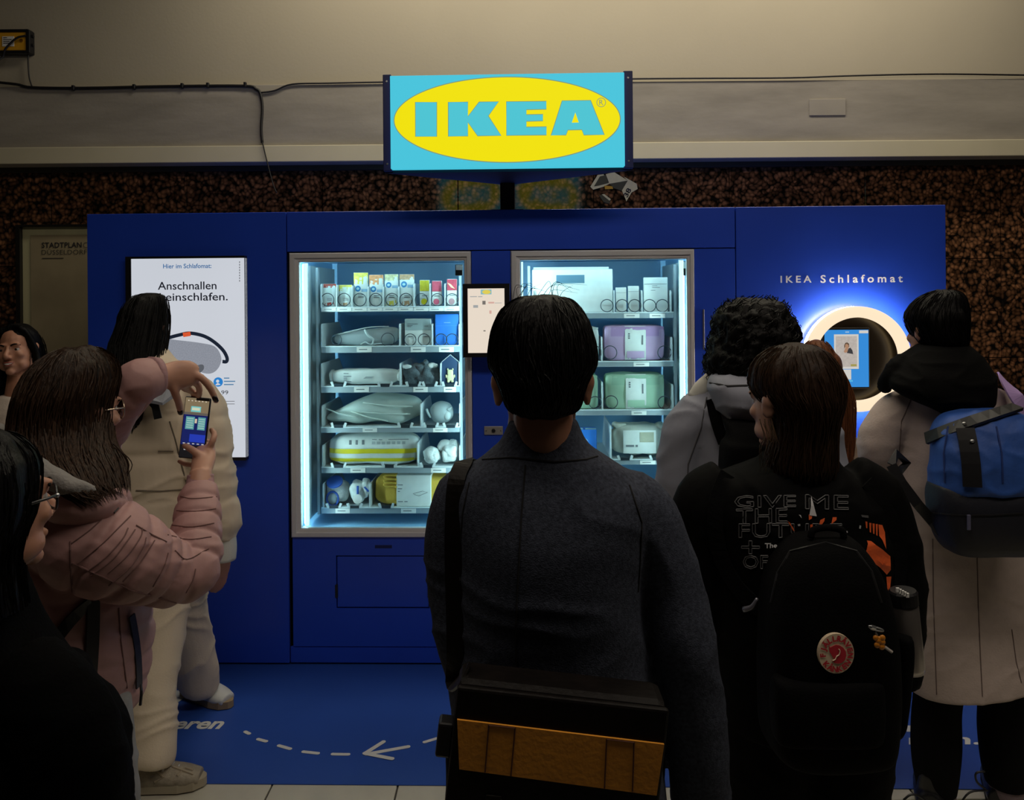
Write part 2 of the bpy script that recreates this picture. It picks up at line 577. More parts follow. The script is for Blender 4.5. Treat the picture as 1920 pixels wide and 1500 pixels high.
for i in range(-6, 7):
    for j in range(-4, 2):
        z1 = min(zt + (j + 1) * SH, zg + .02); z0 = max(zt + j * SH, 0.0)
        if z1 - z0 < 0.05: continue
        x0 = at(859, 350, YW).x + i * SW
        w = SW - .004
        slab = B().box(-w / 2, w / 2, -0.02, 0.0, -(z1 - z0) / 2 + .002, (z1 - z0) / 2 - .002, r=.0015, seg=1)
        o = link('granite_slab', slab.mesh('granite_slab'), GRANITE, wall)
        o.location = (x0 + SW / 2, YW + random.Random(i * 9 + j).uniform(0, .0015), (z0 + z1) / 2)
# beam over the granite: cream lip, grey plaster band, painted wall above
ZB0, ZB1, ZB2 = at(960, 300, YW - .16).z, at(960, 270, YW - .14).z, at(960, 155, YW - .14).z
CREAM = M('cream_paint', (0.62, 0.57, 0.42), 0.6, var=0.05, vs=3)
struct('trim_1', B().box(-5, 5, YW - .16, YW + .1, ZB0, ZB1, r=.004), CREAM)
struct('trim_2', B().box(-5, 5, YW - .05, YW - .022, ZB0 - .03, ZB0, r=.003), M('dark_metal_trim', (0.05, 0.045, 0.03), 0.5))
struct('trim_3', B().box(-5, 5, YW - .14, YW + .1, ZB1, ZB2, r=.003), plaster_mat('bare_grey_plaster', (0.33, 0.30, 0.26), (1, 1, 5), 1.1, 0.22))
struct('wall_upper', B().box(-5, 5, YW - .125, YW + .1, ZB2, 4.4), plaster_mat('beige_wall_paint', (0.46, 0.41, 0.32), (1, 1, 1), 0.8, 0.05))
# access hatch in the plaster band
hx0, hx1 = at(1517, 200, YW - .14).x, at(1585, 200, YW - .14).x
hz0, hz1 = at(1550, 217, YW - .14).z, at(1550, 186, YW - .14).z
tag(B().box(hx0, hx1, YW - .146, YW - .14, hz0, hz1, r=.002).build('access_hatch', plaster_mat('hatch_plaster', (0.34, 0.31, 0.27), (1, 1, 1), 2, .1)), 'small square plastered access hatch in the grey band', 'hatch')
# cables along the top of the band
CABLE = M('black_cable', (0.012, 0.011, 0.012), 0.5)
def cable(name, pts, Y, r, label):
    P = [at(x, y, Y) for x, y in pts]
    o = B().tube(P, r, n=7, sub=5).build(name, CABLE, smooth=True)
    return tag(o, label, 'cable')
YC = YW - .148
c1 = cable('wall_cable', [(-30, 152), (30, 158), (62, 164), (160, 165), (300, 162), (455, 161), (480, 167), (488, 175), (492, 200), (490, 240), (492, 268)], YC, .008, 'thick black cable run along the band that bends down left of the sign')
cable('wall_cable', [(492, 266), (500, 300), (512, 345), (519, 362)], YW - .17, .0035, 'thin cable tail hanging from the band over the granite')
cable('wall_cable', [(488, 174), (515, 170), (548, 158), (620, 156), (715, 154), (800, 153), (930, 152)], YC, .005, 'thin cable from the bend to the back of the lit sign')
cable('wall_cable', [(980, 152), (1100, 150), (1180, 148), (1300, 147), (1480, 146), (1600, 142), (1760, 139), (1935, 141), (2200, 143), (2500, 142)], YC, .005, 'thin cable along the beam right of the lit sign')
for x, y in ((138, 165), (252, 163), (342, 161), (390, 160), (460, 159)):
    p = at(x, y, YC)
    B().box(p.x - .008, p.x + .008, p.y - .012, p.y + .006, p.z - .014, p.z + .014, r=.003).build('cable_clip', BLACK, c1)
# yellow junction box
def wbox(b, x0, y0, x1, y1, Y, t, r=.004):
    a, c = at(x0, y1, Y), at(x1, y0, Y)
    return b.box(a.x, c.x, Y, Y + t, a.z, c.z, r=r)
YJ = YW - .125
jb = root('junction_box', at(20, 98, YJ), 'yellow junction box with a white label high on the wall', 'box')
org = Vector(jb.location)
YEL = M('yellow_orange_plastic', (0.72, 0.36, 0.02), 0.5, var=.06, vs=10)
wbox(B(), -14, 60, 48, 95, YJ - .045, .10).build('body', YEL, jb, org)
wbox(B(), -18, 54, 53, 60, YJ - .05, .05).build('cover', BLACK, jb, org)
wbox(B(), 48, 56, 55, 99, YJ - .05, .05).build('end_cap', BLACK, jb, org)
wbox(B(), -18, 94, 50, 100, YJ - .05, .05).build('base', BLACK, jb, org)
wbox(B(), 4, 68, 26, 87, YJ - .047, .003, .0005).build('paper_label', WHITE, jb, org)
b = B()
for k, (x0, x1) in enumerate(((6, 13), (6, 22), (6, 18), (6, 21))):
    wbox(b, x0, 70 + 3.4 * k, x1, 71.2 + 3.4 * k, YJ - .0485, .001, 0)
b.build('print', INK, jb, org)
p = at(40, 76, YJ - .045); B().lathe([(.0, -.006), (.010, -.006), (.010, .002)], p, 12, Matrix.Rotation(pi / 2, 3, 'X')).build('knob', M('dark_orange_knob', (.25, .10, .01), .5), jb, org)
for z in (68, 85):
    p = at(56, z, YJ - .025); B().tube([p, p + Vector((.022, 0, 0))], [.012, .009], n=8, sub=1).build('gland', BLACK, jb, org)
B().tube([at(48, 67, YJ - .06), at(30, 72, YJ - .07), at(10, 92, YJ - .07), at(4, 108, YJ - .06), at(-14, 116, YJ - .10)], .006, n=7).build('lead', CABLE, jb, org)
cable('wall_cable', [(53, 98), (53, 120), (55, 145), (60, 162)], YJ - .02, .004, 'thin cable dropping from the yellow box to the band')
# city map case on the left
YS = YW - .06
sb = root('map_case', at(110, 760, YS) * 1.0, 'pale city map display case on the dark granite wall', 'sign')
org = Vector(sb.location)
def rect_at(x0, y0, x1, y1, Y):
    a, c = at(x0, y1, Y), at(x1, y0, Y)
    return (a.x, a.z, c.x, c.z)
fo = rect_at(40, 420, 310, 1090, YS); fi = rect_at(48, 424, 303, 1080, YS)
B().rectloft([(*fo, YS + .05), (*fo, YS - .03), (*fi, YS - .03), (*fi, YS + .05)]).build('frame', M('dark_case_frame', (.02, .018, .016), .35, .4), sb, org)
MAPC = M('greenish_cream_board', (0.52, 0.49, 0.30), .35, var=.12, vs=2, stretch=(5, 1, .6))
B().box(fi[0], fi[2], YS - .002, YS + .02, fi[1], fi[3]).build('board', MAPC, sb, org)
ip = rect_at(62, 439, 300, 1050, YS - .004)
B().box(ip[0], ip[2], YS - .006, YS - .002, ip[1], ip[3], r=.0015, seg=1).build('map_sheet', M('faded_map_sheet', (0.36, 0.30, 0.19), .3, var=.25, vs=2.2), sb, org)
def twall(name, body, x0, y0, x1, y1, Y, mt, par, org, **kw):
    r = rect_at(x0, y0, x1, y1, Y)
    vs, fs = text_fit(body, r[0], r[1], r[2], r[3], **kw)
    return B().add([(p[0], Y, p[1]) for p in vs], fs).build(name, mt, par, org, fix=False)
twall('heading', 'STADTPLAN', 78, 454, 153, 465, YS - .008, INK, sb, org, bold=.02, space=1.05)
twall('heading', 'C', 156, 454, 164, 465, YS - .008, M('faded_ink', (.12, .11, .08), .7), sb, org)
twall('subheading', 'DÜSSELDORF', 78, 466, 163, 477.5, YS - .008, M('faded_ink2', (.06, .055, .04), .7), sb, org, space=1.05)
wbox(B(), 79, 483.5, 119, 485, YS - .008, .001, 0).build('rule', INK, sb, org)
# torn paper sticker on the granite, right of the sign
YT = YW - .026
sk = root('torn_sticker', at(1150, 378, YT), 'torn cream and grey paper sticker on granite right of the sign', 'sticker')
org = Vector(sk.location)
STC = M('cream_sticker_paper', (0.88, 0.78, 0.50), .7, var=.1, vs=15); STG = M('olive_grey_sticker', (0.085, 0.078, 0.05), .7)
def pp(pts, Y, mt, nm, par, org, t=.0015):
    P = [at(x, y, Y) for x, y in pts]
    return B().poly([(p.x, p.z) for p in P], Y - t, Y).build(nm, mt, par, org)
def cs(pts): return [(690 + x / 3.623, 110 + y / 3.623) for x, y in pts]
pp(cs([(1560, 790), (1600, 785), (1640, 850), (1600, 870), (1530, 890), (1510, 870)]), YT, STC, 'paper', sk, org)
pp(cs([(1575, 800), (1615, 790), (1635, 845), (1570, 862), (1535, 868)]), YT - .002, STG, 'paper', sk, org)
pp(cs([(1615, 785), (1670, 770), (1765, 828), (1640, 850)]), YT - .002, STC, 'paper', sk, org)
pp(cs([(1640, 850), (1765, 828), (1730, 900), (1670, 880)]), YT - .0022, STG, 'paper', sk, org)
pp(cs([(1735, 800), (1825, 850), (1832, 885), (1790, 910), (1755, 970), (1725, 895), (1765, 828)]), YT - .0024, STC, 'paper', sk, org)
pp(cs([(1605, 862), (1660, 868), (1665, 885), (1610, 888)]), YT - .003, YEL, 'paper', sk, org)
pp(cs([(1570, 930), (1600, 920), (1650, 960), (1640, 985), (1600, 975)]), YT - .002, STG, 'paper', sk, org)
pp(cs([(1588, 922), (1605, 920), (1650, 955), (1640, 965)]), YT - .003, STC, 'paper', sk, org)
v, f = text_fit('38', -.5, -.5, .5, .5, bold=.03)
c = at(690 + 1762 / 3.623, 110 + 910 / 3.623, YT - .004); sx = 62 / 3.623 / 319; sz = 34 / 3.623 / 319
ca, sa = math.cos(math.radians(62)), math.sin(math.radians(62))
B().add([(c.x + p[0] * sx * ca - p[1] * sz * sa, c.y, c.z + p[0] * sx * sa + p[1] * sz * ca) for p in v], f).build('number', INK, sk, org, fix=False)

# ------------------------------------------------------------------ kiosk housing
KD = 0.80
kz0, kz1 = 0.0, mp(960, 393).z
kx0, kx1 = mp(163, 420).x, mp(1773, 420).x
sx1, sx2 = mp(540, 800).x, mp(1380, 560).x
kiosk = root('vending_kiosk', MW @ Vector((0, 0, 0)), 'long blue kiosk housing around the two glazed vending machines', 'kiosk', -PSI)
T = .018
def kb(name, x0, x1, y0, y1, z0, z1, mt=BLUE, r=.0015):
    return B().box(x0, x1, y0, y1, z0, z1, r=r, seg=1).build(name, mt, kiosk)
g = .0022
kb('front_panel', kx0, sx1 - g, 0, T, .012, kz1)
kb('front_panel', sx2 + g, kx1, 0, T, .012, kz1)
ftop = mp(960, 469).z
kb('top_panel', sx1 + g, sx2 - g, 0, T, ftop + g, kz1)
kb('end_panel', kx0, kx0 + T, T + .0005, KD, .012, kz1)
kb('end_panel', kx1 - T, kx1, T + .0005, KD, .012, kz1)
kb('back_panel', kx0 + T, kx1 - T, KD - T, KD, .012, kz1 - T)
kb('roof_panel', kx0 + T, kx1 - T, T + .0005, KD - T, kz1 - T, kz1 - .001)
kickz = mp(700, 1213).z
kb('kick_plate', sx1 + g, sx2 - g, .004, T, .012, kickz - g)
kb('plinth', kx0 + .02, kx1 - .02, .03, KD - .02, 0, .012, GAP, 0)
kb('divider_wall', sx1 - .012, sx1 - .002, T + .001, KD - T, .012, kz1 - T, GAP, 0)
# centre column and right column doors
vl = R(545, 473, 885, 1007); vr = R(960, 469, 1303, 1004)
kb('centre_door', vl[2] + g, vr[0] - g, 0, T, kickz, ftop - g)
kb('column_door', vr[2] + g, sx2 - g, 0, T, kickz, ftop - g)
kb('column_backing', sx2 - .02, sx2 + .02, T + .001, T + .01, .02, kz1 - T, GAP, 0)
kb('column_backing', vl[2] - .002, vr[0] + .002, T + .001, T + .006, .02, ftop, GAP, 0)
kb('door_handle', mp(1317, 600).x, mp(1320, 600).x, -.012, 0, mp(1318, 655).z, mp(1318, 580).z, M('dim_handle_alu', (.25, .24, .32), .3, .6))
# lock plate
lk = R(908, 799, 943, 815)
lo = B().box(lk[0], lk[2], -.006, 0, lk[1], lk[3], r=.002).build('lock_plate', M('lock_steel', (.40, .39, .38), .4, .4), kiosk)
lc = ((lk[0] + lk[2]) / 2, (lk[1] + lk[3]) / 2)
B().lathe([(0, 0), (.009, 0), (.009, .004), (.006, .005), (0, .005)], (lc[0], -.006, lc[1]), 16, Matrix.Rotation(pi / 2, 3, 'X')).build('lock_cylinder', BLACK, lo)
for dx in (-.034, .034):
    B().lathe([(0, 0), (.0035, 0), (.003, .002), (0, .002)], (lc[0] + dx, -.006, lc[1]), 8, Matrix.Rotation(pi / 2, 3, 'X')).build('screw', STEEL, lo)
# lettering over the ring light
LETTER = M('plain_white_lettering', (.80, .80, .84), .5)  # plain white letters without emission
text_front('lettering', 'IKEA', R(1463, 517, 1521, 530), -.003, LETTER, kiosk, bold=.018, space=1.5)
text_front('lettering', 'Schlafomat', R(1538, 515, 1692, 530), -.003, LETTER, kiosk, bold=.018, space=1.5)

# ------------------------------------------------------------------ ring light with tablet
rc = mp(1596, 671); rR = (mp(1694, 671).x - mp(1498, 671).x) / 2; rI = rR * .79
rl = root('ring_light', MW @ Vector((rc.x, 0, rc.z - rR)), 'glowing warm white ring light framing a dark mirror on the kiosk', 'lamp', -PSI)
RX = Matrix.Rotation(pi / 2, 3, 'X')
cc = Vector((0, 0, rR))
def ring(prof):
    """profile (radius, out) revolved about the ring axis (towards -y)"""
    return B().lathe(prof, cc, 72, RX, ring=prof[0][0] > .02)
WARM = M('warm_ring_diffuser', (1.0, .80, .56), emit=1.0)
HALO = M('added_back_led', (1.0, .88, .7), emit=6.0)  # for a hidden glowing strip added to light the panel
ring([(rI, .052), (rI, .074), (rI + .008, .080), (rR - .008, .080), (rR, .074), (rR, .060), (rI, .060)]).build('ring_diffuser', WARM, rl, smooth=True)
ring([(rR - .004, .030), (rR - .004, .0595), (rR - .0005, .0595), (rR - .0005, .030), (rR - .004, .030)]).build('added_side_glow', M('added_side_ring_glow', (1.0, .90, .72), emit=40.0), rl)  # over-bright rim band added to throw the halo onto the panel
ring([(rI + .002, .046), (rI + .002, .052), (rR - .002, .052), (rR - .002, .046), (rI + .002, .046)]).build('ring_back', M('ring_housing', (.5, .45, .4), .5), rl)
ring([(rR - .022, .042), (rR - .022, .0455), (rR - .004, .0455), (rR - .004, .042), (rR - .022, .042)]).build('added_led_strip', HALO, rl)  # hidden behind the ring, added for the halo
ring([(rI + .004, .042), (rI + .004, .0455), (rI + .012, .0455), (rI + .012, .042), (rI + .004, .042)]).build('added_led_strip', M('added_inner_led', (1.0, .70, .34), emit=2.2), rl)  # hidden inner strip added for the warm glow around the disc
ring([(rI + .020, .001), (rI + .020, .046), (rR - .028, .046), (rR - .028, .001), (rI + .020, .001)]).build('ring_mount', GAP, rl)
ring([(0, .001), (rI + .02, .001), (rI + .02, .004), (0, .004)]).build('mirror_disc', M('smoked_brown_mirror', (.022, .017, .012), .28), rl)
tb = root('tablet', MW @ Vector((mp(1590, 728).x, -.004, mp(1590, 728).z)), 'tablet with a blue photo booth screen inside the ring light', 'tablet', -PSI)
tl = Vector((mp(1590, 728).x, -.004, mp(1590, 728).z))
def tr(x0, y0, x1, y1, d=-.03):
    q = R(x0, y0, x1, y1, d); return (q[0] - tl.x, q[1] - tl.z, q[2] - tl.x, q[3] - tl.z)
def tbox(name, x0, y0, x1, y1, ya, yb, mt, par, r=0):
    q = tr(x0, y0, x1, y1); return B().box(q[0], q[2], ya, yb, q[1], q[3], r=r).build(name, mt, par)
tbox('casing', 1543, 614, 1633, 730, -.018, .0, BLACK, tb, .004)
SCR = M('tablet_blue_screen', (.030, .245, .66), emit=1.0)
ds = tbox('display', 1547.5, 618.5, 1630, 726, -.0195, -.018, SCR, tb)
PAP = M('screen_paper_white', (.62, .60, .56), emit=.95)
tbox('photo_card', 1565, 627, 1611, 692, -.0203, -.0196, PAP, ds)
tbox('photo', 1568, 630.5, 1608, 688, -.0206, -.0204, M('screen_photo_wall', (.50, .45, .41), emit=.9, var=.10, vs=90), ds)
tbox('button', 1612, 619.5, 1629, 625, -.0203, -.0196, PAP, ds)
tbox('code_card', 1572, 693, 1597, 712, -.0203, -.0196, PAP, ds)
tbox('bar', 1582, 713, 1600, 716, -.0203, -.0196, M('screen_cyan', (.10, .50, .80), emit=.9), ds)
tbox('title', 1586, 621.5, 1593, 624, -.0203, -.0196, M('screen_pale', (.35, .55, .8), emit=.8), ds)
tbox('caption', 1569, 680.5, 1579, 682, -.0209, -.0207, M('screen_grey', (.30, .28, .25), emit=.8), ds)
tbox('badge', 1596, 683, 1607, 687, -.0209, -.0207, M('screen_badge', (.42, .36, .10), emit=.8), ds)
def tpoly(name, pts, y, mt):
    P = [mp(x, yy, -.03) - tl for x, yy in pts]
    return B().poly([(p.x, p.z) for p in P], y - .0002, y).build(name, mt, ds)
def ct(pts): return [(1540 + x / 11.54, 610 + y / 11.54) for x, y in pts]
tpoly('portrait_jacket', ct([(560, 600), (600, 500), (640, 485), (680, 540), (700, 625), (620, 610)]), -.0210, M('screen_dark_grey', (.05, .05, .055), emit=.8))
tpoly('portrait_hair', ct([(500, 520), (505, 430), (530, 380), (570, 370), (610, 400), (615, 460), (600, 480), (520, 470)]), -.0208, M('screen_brown', (.13, .08, .05), emit=.8))
tpoly('portrait_face', ct([(525, 420), (560, 400), (600, 430), (600, 480), (570, 580), (520, 600), (495, 570), (525, 500)]), -.0212, M('screen_skin', (.45, .25, .15), emit=.85))

# ------------------------------------------------------------------ info screen on the left panel
q0 = R(243.5, 481, 464.5, 861)
isr = root('info_screen', MW @ Vector(((q0[0] + q0[2]) / 2, 0, q0[1])), 'tall lit advertising screen with a grey sleep mask on the left panel', 'screen', -PSI)
io = Vector(((q0[0] + q0[2]) / 2, 0, q0[1]))
def ir(x0, y0, x1, y1):
    q = R(x0, y0, x1, y1, -.03); return (q[0] - io.x, q[1] - io.z, q[2] - io.x, q[3] - io.z)
o_ = (q0[0] - io.x, 0, q0[2] - io.x, q0[3] - io.z)
i_ = ir(247.5, 484.5, 460.5, 857.5)
B().rectloft([(*o_, 0), (*o_, -.034), (*i_, -.034), (*i_, 0)]).build('bezel', BLACK, isr)
DISP = M('screen_cool_white', (.57, .60, .66), emit=1.0, var=.035, vs=1.5)
dp = B().box(i_[0], i_[2], -.030, -.001, i_[1], i_[3]).build('display', DISP, isr)
SBLUE = M('screen_text_blue', (.02, .16, .42), emit=.7); SDARK = M('screen_text_dark', (.012, .014, .025), emit=.6)
SGR = M('screen_text_grey', (.17, .18, .20), emit=.7)
def it(name, body, box, mt, **kw):
    return text_front(name, body, ir(*box), -.0305, mt, dp, **kw)
it('headline', 'Hier im Schlafomat:', (306, 494.5, 396.5, 503), SBLUE, bold=.012)
it('headline', 'Anschnallen', (296, 528, 406, 543), SDARK, bold=.008)
it('headline', 'und einschlafen.', (266, 549, 427, 564), SDARK, bold=.008)
it('price', '7', (402, 732, 410, 745), SDARK); it('price', '99', (415, 732, 428, 739.5), SDARK)
it('price', '.', (410.5, 744, 412.5, 746), SDARK)
def ibars(name, bars, mt):
    b = B()
    for (x0, y0, x1, y1) in bars:
        q = ir(x0, y0, x1, y1); b.box(q[0], q[2], -.0306, -.0301, q[1], q[3])
    return b.build(name, mt, dp)
ibars('small_print', [(408, 752, 440, 753), (405, 757, 440, 758), (405, 761.5, 421, 762.5), (411, 748.5, 419, 750)], SGR)
ibars('small_print', [(420, 708, 430, 710), (420, 714, 441, 716), (420, 720, 438, 722)], M('screen_text_mid', (.10, .26, .45), emit=.8))
ibars('side_print', [(448.5, 490 + 5 * k, 450, 493 + 5 * k) for k in range(8)], SGR)
def ipoly(name, pts, y, mt, t=.0004):
    P = [mp(x, yy, -.03) - io for x, yy in pts]
    return B().poly([(p.x, p.z) for p in P], y - t, y).build(name, mt, dp)
def ci(pts): return [(160 + x / 3.571, 460 + y / 3.571) for x, y in pts]
def curve2(pts, sub=6, closed=True):
    A = [tuple(map(float, p)) for p in pts]
    if closed:
        Q = np.array(A[-1:] + A + A[:2]); out = []
        for i in range(len(A)):
            for k in range(sub): out.append(tuple(cr(Q[i], Q[i + 1], Q[i + 2], Q[i + 3], k / sub)))
        return out
    return [tuple(r) for r in spline(A, sub)]
ipoly('mask_picture', curve2(ci([(450, 620), (620, 635), (780, 655), (870, 680), (910, 750), (895, 815), (850, 855), (790, 855), (720, 820), (600, 800), (470, 780), (400, 700)])), -.0302, M('screen_mask_felt', (.27, .29, .34), emit=.9, var=.22, vs=260))
sp = spline(ci([(560, 618), (630, 600), (700, 588), (790, 606), (860, 645), (920, 700), (948, 750), (945, 778), (918, 778)]), 6)
def istrip(name, pts, w, y, mt):
    P = [mp(x, yy, -.03) - io for x, yy in pts]
    return B().ribbon([Vector((p.x, y, p.z)) for p in P], w, .0004, Vector((0, -1, 0))).build(name, mt, dp)
istrip('mask_strap', sp, .016, -.0303, M('screen_navy_strap', (.012, .02, .04), emit=.7))
istrip('strap_clip', ci([(655, 600), (705, 592)]), .020, -.0309, M('screen_orange', (.72, .10, .03), emit=.9))
ipoly('mask_tab', curve2(ci([(690, 830), (770, 798), (795, 810), (785, 840), (740, 865)])), -.0306, M('screen_tab_grey', (.12, .13, .15), emit=.8))
cb = ci([(890, 915)])[0]
ipoly('badge', [(cb[0] + 8.8 * math.cos(a), cb[1] + 8.8 * math.sin(a)) for a in [2 * pi * k / 28 for k in range(28)]], -.0303, M('screen_badge_blue', (.02, .22, .62), emit=.9))
ipoly('badge_face', [(cb[0] - 1 + 3 * math.cos(a), cb[1] - 1.6 + 3 * math.sin(a)) for a in [2 * pi * k / 16 for k in range(16)]], -.0308, DISP)
ipoly('badge_body', curve2([(cb[0] - 5, cb[1] + 6), (cb[0] - 1, cb[1] + 2), (cb[0] + 4, cb[1] + 5)]), -.0308, DISP)
# ------------------------------------------------------------------ touch terminal between the machines
t0 = R(869, 532, 956, 669, -.06)
tt = root('touch_terminal', MW @ Vector(((t0[0] + t0[2]) / 2, -.055, t0[1])), 'black framed touch terminal with a lit white order page', 'screen', -PSI)
to = Vector(((t0[0] + t0[2]) / 2, -.055, t0[1]))
def trr(x0, y0, x1, y1):
    q = R(x0, y0, x1, y1, -.06); return (q[0] - to.x, q[1] - to.z, q[2] - to.x, q[3] - to.z)
o_ = trr(869, 532, 956, 669); i_ = trr(878, 541, 946.5, 661)
B().rectloft([(*o_, .0), (*o_, -.030), (*i_, -.030), (*i_, .0)]).build('bezel', BLACK, tt)
B().box(o_[0] + .01, o_[2] - .01, .0, .052, .01, o_[3] - .01).build('mounting_box', BLACK, tt)
PAGE = M('terminal_page', (.78, .68, .57), emit=1.0)
tp = B().box(i_[0], i_[2], -.026, .0, i_[1], i_[3]).build('display', PAGE, tt)
def tbar(name, boxes, mt):
    b = B()
    for bx in boxes:
        q = trr(*bx); b.box(q[0], q[2], -.0268, -.0261, q[1], q[3])
    return b.build(name, mt, tp)
tbar('print', [(882, 555.5, 895, 557), (897, 555.5, 905, 557), (928, 567.5, 941, 568.5), (888, 572, 897, 577)], M('page_grey', (.38, .40, .40), emit=.9))
tbar('print', [(905, 564, 911, 571), (907, 619, 911, 621)], M('page_dark', (.22, .2, .18), emit=.8))
tbar('print', [(916, 566, 927, 569), (918, 582, 922, 588)], M('page_pink', (.70, .42, .36), emit=.9))
lg = [(912 + 8 * math.cos(a), 547.5 + 4 * math.sin(a)) for a in [2 * pi * k / 24 for k in range(24)]]
tbar('logo_field', [(902, 543, 922, 552)], M('page_cyan', (.25, .5, .55), emit=.9))
P = [mp(x, y, -.086) - to for x, y in lg]
B().poly([(p.x, p.z) for p in P], -.0274, -.0269).build('logo_oval', M('page_yellow', (.75, .62, .10), emit=.95), tp)

# ------------------------------------------------------------------ lit sign on its post
sf = 0.28                                      # sign front stands before the kiosk front
s0 = R(718, 136, 1187, 318, -sf); sp0 = R(732, 139, 1171, 314, -sf - .01)
so = Vector((mp(952, 392, .10).x, .10, kz1))
sg = root('illuminated_sign', MW @ so, 'lit blue three-sided sign with a yellow oval on a post above the kiosk', 'sign', -PSI)
def L3(x, y, z): return Vector((x, y, z)) - so
NAVY = M('navy_metal', (0.010, 0.020, 0.13), 0.45)
CYAN = M('lit_cyan_acrylic', (.062, .54, .70), emit=1.0); YELL = M('lit_yellow_acrylic', (.86, .745, .0), emit=1.0)
YELF = M('lit_cyan_letters', (.070, .54, .64), emit=1.0); LINE = M('lit_grey_outline', (.30, .42, .25), emit=.7)
ax = mp(952, 352, .12).x; ay = .12
zt_, zb_ = s0[3], s0[1]
fl = (s0[0], -sf + .03); fr_ = (s0[2], -sf + .03)
# triangular body: bottom and top plates
def tri(z0, z1, inset=0):
    pl = [(fl[0] + inset, fl[1]), (fr_[0] - inset, fr_[1]), (ax + .03, ay), (ax - .03, ay)]
    vs = [L3(x, y, z) for z in (z0, z1) for x, y in pl]
    return B().add(vs, [(3, 2, 1, 0), (4, 5, 6, 7), (0, 1, 5, 4), (1, 2, 6, 5), (2, 3, 7, 6), (3, 0, 4, 7)])
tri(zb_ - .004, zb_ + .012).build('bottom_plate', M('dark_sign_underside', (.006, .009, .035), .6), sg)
tri(zt_ - .012, zt_ - .004).build('top_plate', NAVY, sg)
B().box(*(lambda a, b: (a.x, b.x, a.y, b.y, a.z, b.z))(L3(fl[0] + .005, -sf + .028, zb_ + .012), L3(fr_[0] - .005, -sf + .045, zt_ - .012))).build('lamp_body', NAVY, sg)
for x0, x1 in ((s0[0], sp0[0] + .002), (sp0[2] - .002, s0[2])):
    a, b2 = L3(x0, -sf, zb_), L3(x1, -sf + .04, zt_)
    cap = B().box(a.x, b2.x, a.y, b2.y, a.z, b2.z, r=.003).build('side_cap', NAVY, sg)
    xs = (x0 + x1) / 2
    for z in (zb_ + .03, zt_ - .03):
        B().lathe([(0, 0), (.005, 0), (.004, .003), (0, .003)], L3(xs, -sf, z), 10, RX).build('screw', STEEL, cap)
a, b2 = L3(sp0[0], -sf - .012, sp0[1]), L3(sp0[2], -sf + .028, sp0[3])
pan = B().box(a.x, b2.x, a.y, b2.y, a.z, b2.z, r=.002).build('lit_panel', CYAN, sg)
def ssp(px, py): p = mp(px, py, -sf - .012); return (p.x - so.x, p.z - so.z)
yb = -sf - .012 - so.y
ov = [ssp(951 + 212 * math.cos(t), 224.5 + 80 * math.sin(t) - 1.2 * math.cos(t)) for t in [2 * pi * k / 96 for k in range(96)]]
B().poly(ov, yb - .0015, yb).build('yellow_oval', YELL, pan)
ovx = [Vector((x, yb - .001, z)) for x, z in ov]
B().tube(ovx, .0022, n=5, sub=1, closed=True).build('oval_outline', LINE, pan)
def cg(pts): return [(690 + x / 3.623, 110 + y / 3.623) for x, y in pts]
LET = {
 'I': [[(322, 297), (468, 297), (468, 530), (323, 530)]],
 'K': [[(545, 297), (679, 295), (679, 393), (755, 295), (888, 293), (818, 390), (905, 524), (745, 526), (679, 434), (679, 527), (546, 529)]],
 'E': [[(940, 293), (1211, 290), (1211, 345), (1076, 348), (1076, 381), (1188, 379), (1188, 424), (1076, 427), (1076, 465), (1212, 463), (1212, 520), (941, 523)]],
 'A': [[(1318, 287), (1512, 284), (1605, 518), (1466, 520), (1452, 484), (1358, 486), (1345, 520), (1243, 522)]],
}
# the A keeps its counter: split in two around the hole
LET['A'] = [[(1318, 287), (1415, 285.5), (1408, 366), (1384, 436), (1408, 435.5), (1408, 485), (1358, 486), (1345, 520), (1243, 522)],
            [(1415, 285.5), (1512, 284), (1605, 518), (1466, 520), (1452, 484), (1408, 485), (1408, 435.5), (1432, 435), (1408, 366)]]
for ch, polys in LET.items():
    b = B()
    for pl in polys: b.poly([ssp(*q) for q in cg(pl)], yb - .0030, yb - .0012)
    b.build('letter', YELF, pan)
for pl in [LET['I'][0], LET['K'][0], LET['E'][0], [(1318, 287), (1512, 284), (1605, 518), (1466, 520), (1452, 484), (1358, 486), (1345, 520), (1243, 522)]]:
    B().tube([Vector((x, yb - .0031, z)) for x, z in [ssp(*q) for q in cg(pl)]], .0016, n=4, sub=1, closed=True).build('letter_outline', LINE, pan)
rcx, rcz = ssp(*cg([(1584, 298)])[0])
B().tube([Vector((rcx + .0185 * math.cos(t), yb - .002, rcz + .0185 * math.sin(t))) for t in [2 * pi * k / 24 for k in range(24)]], .0014, n=4, sub=1, closed=True).build('registered_ring', LINE, pan)
v, f = text_fit('R', rcx - .0085, rcz - .011, rcx + .0085, rcz + .011)
B().add([(p[0], yb - .0022, p[1]) for p in v], f).build('registered_letter', LINE, pan, fix=False)
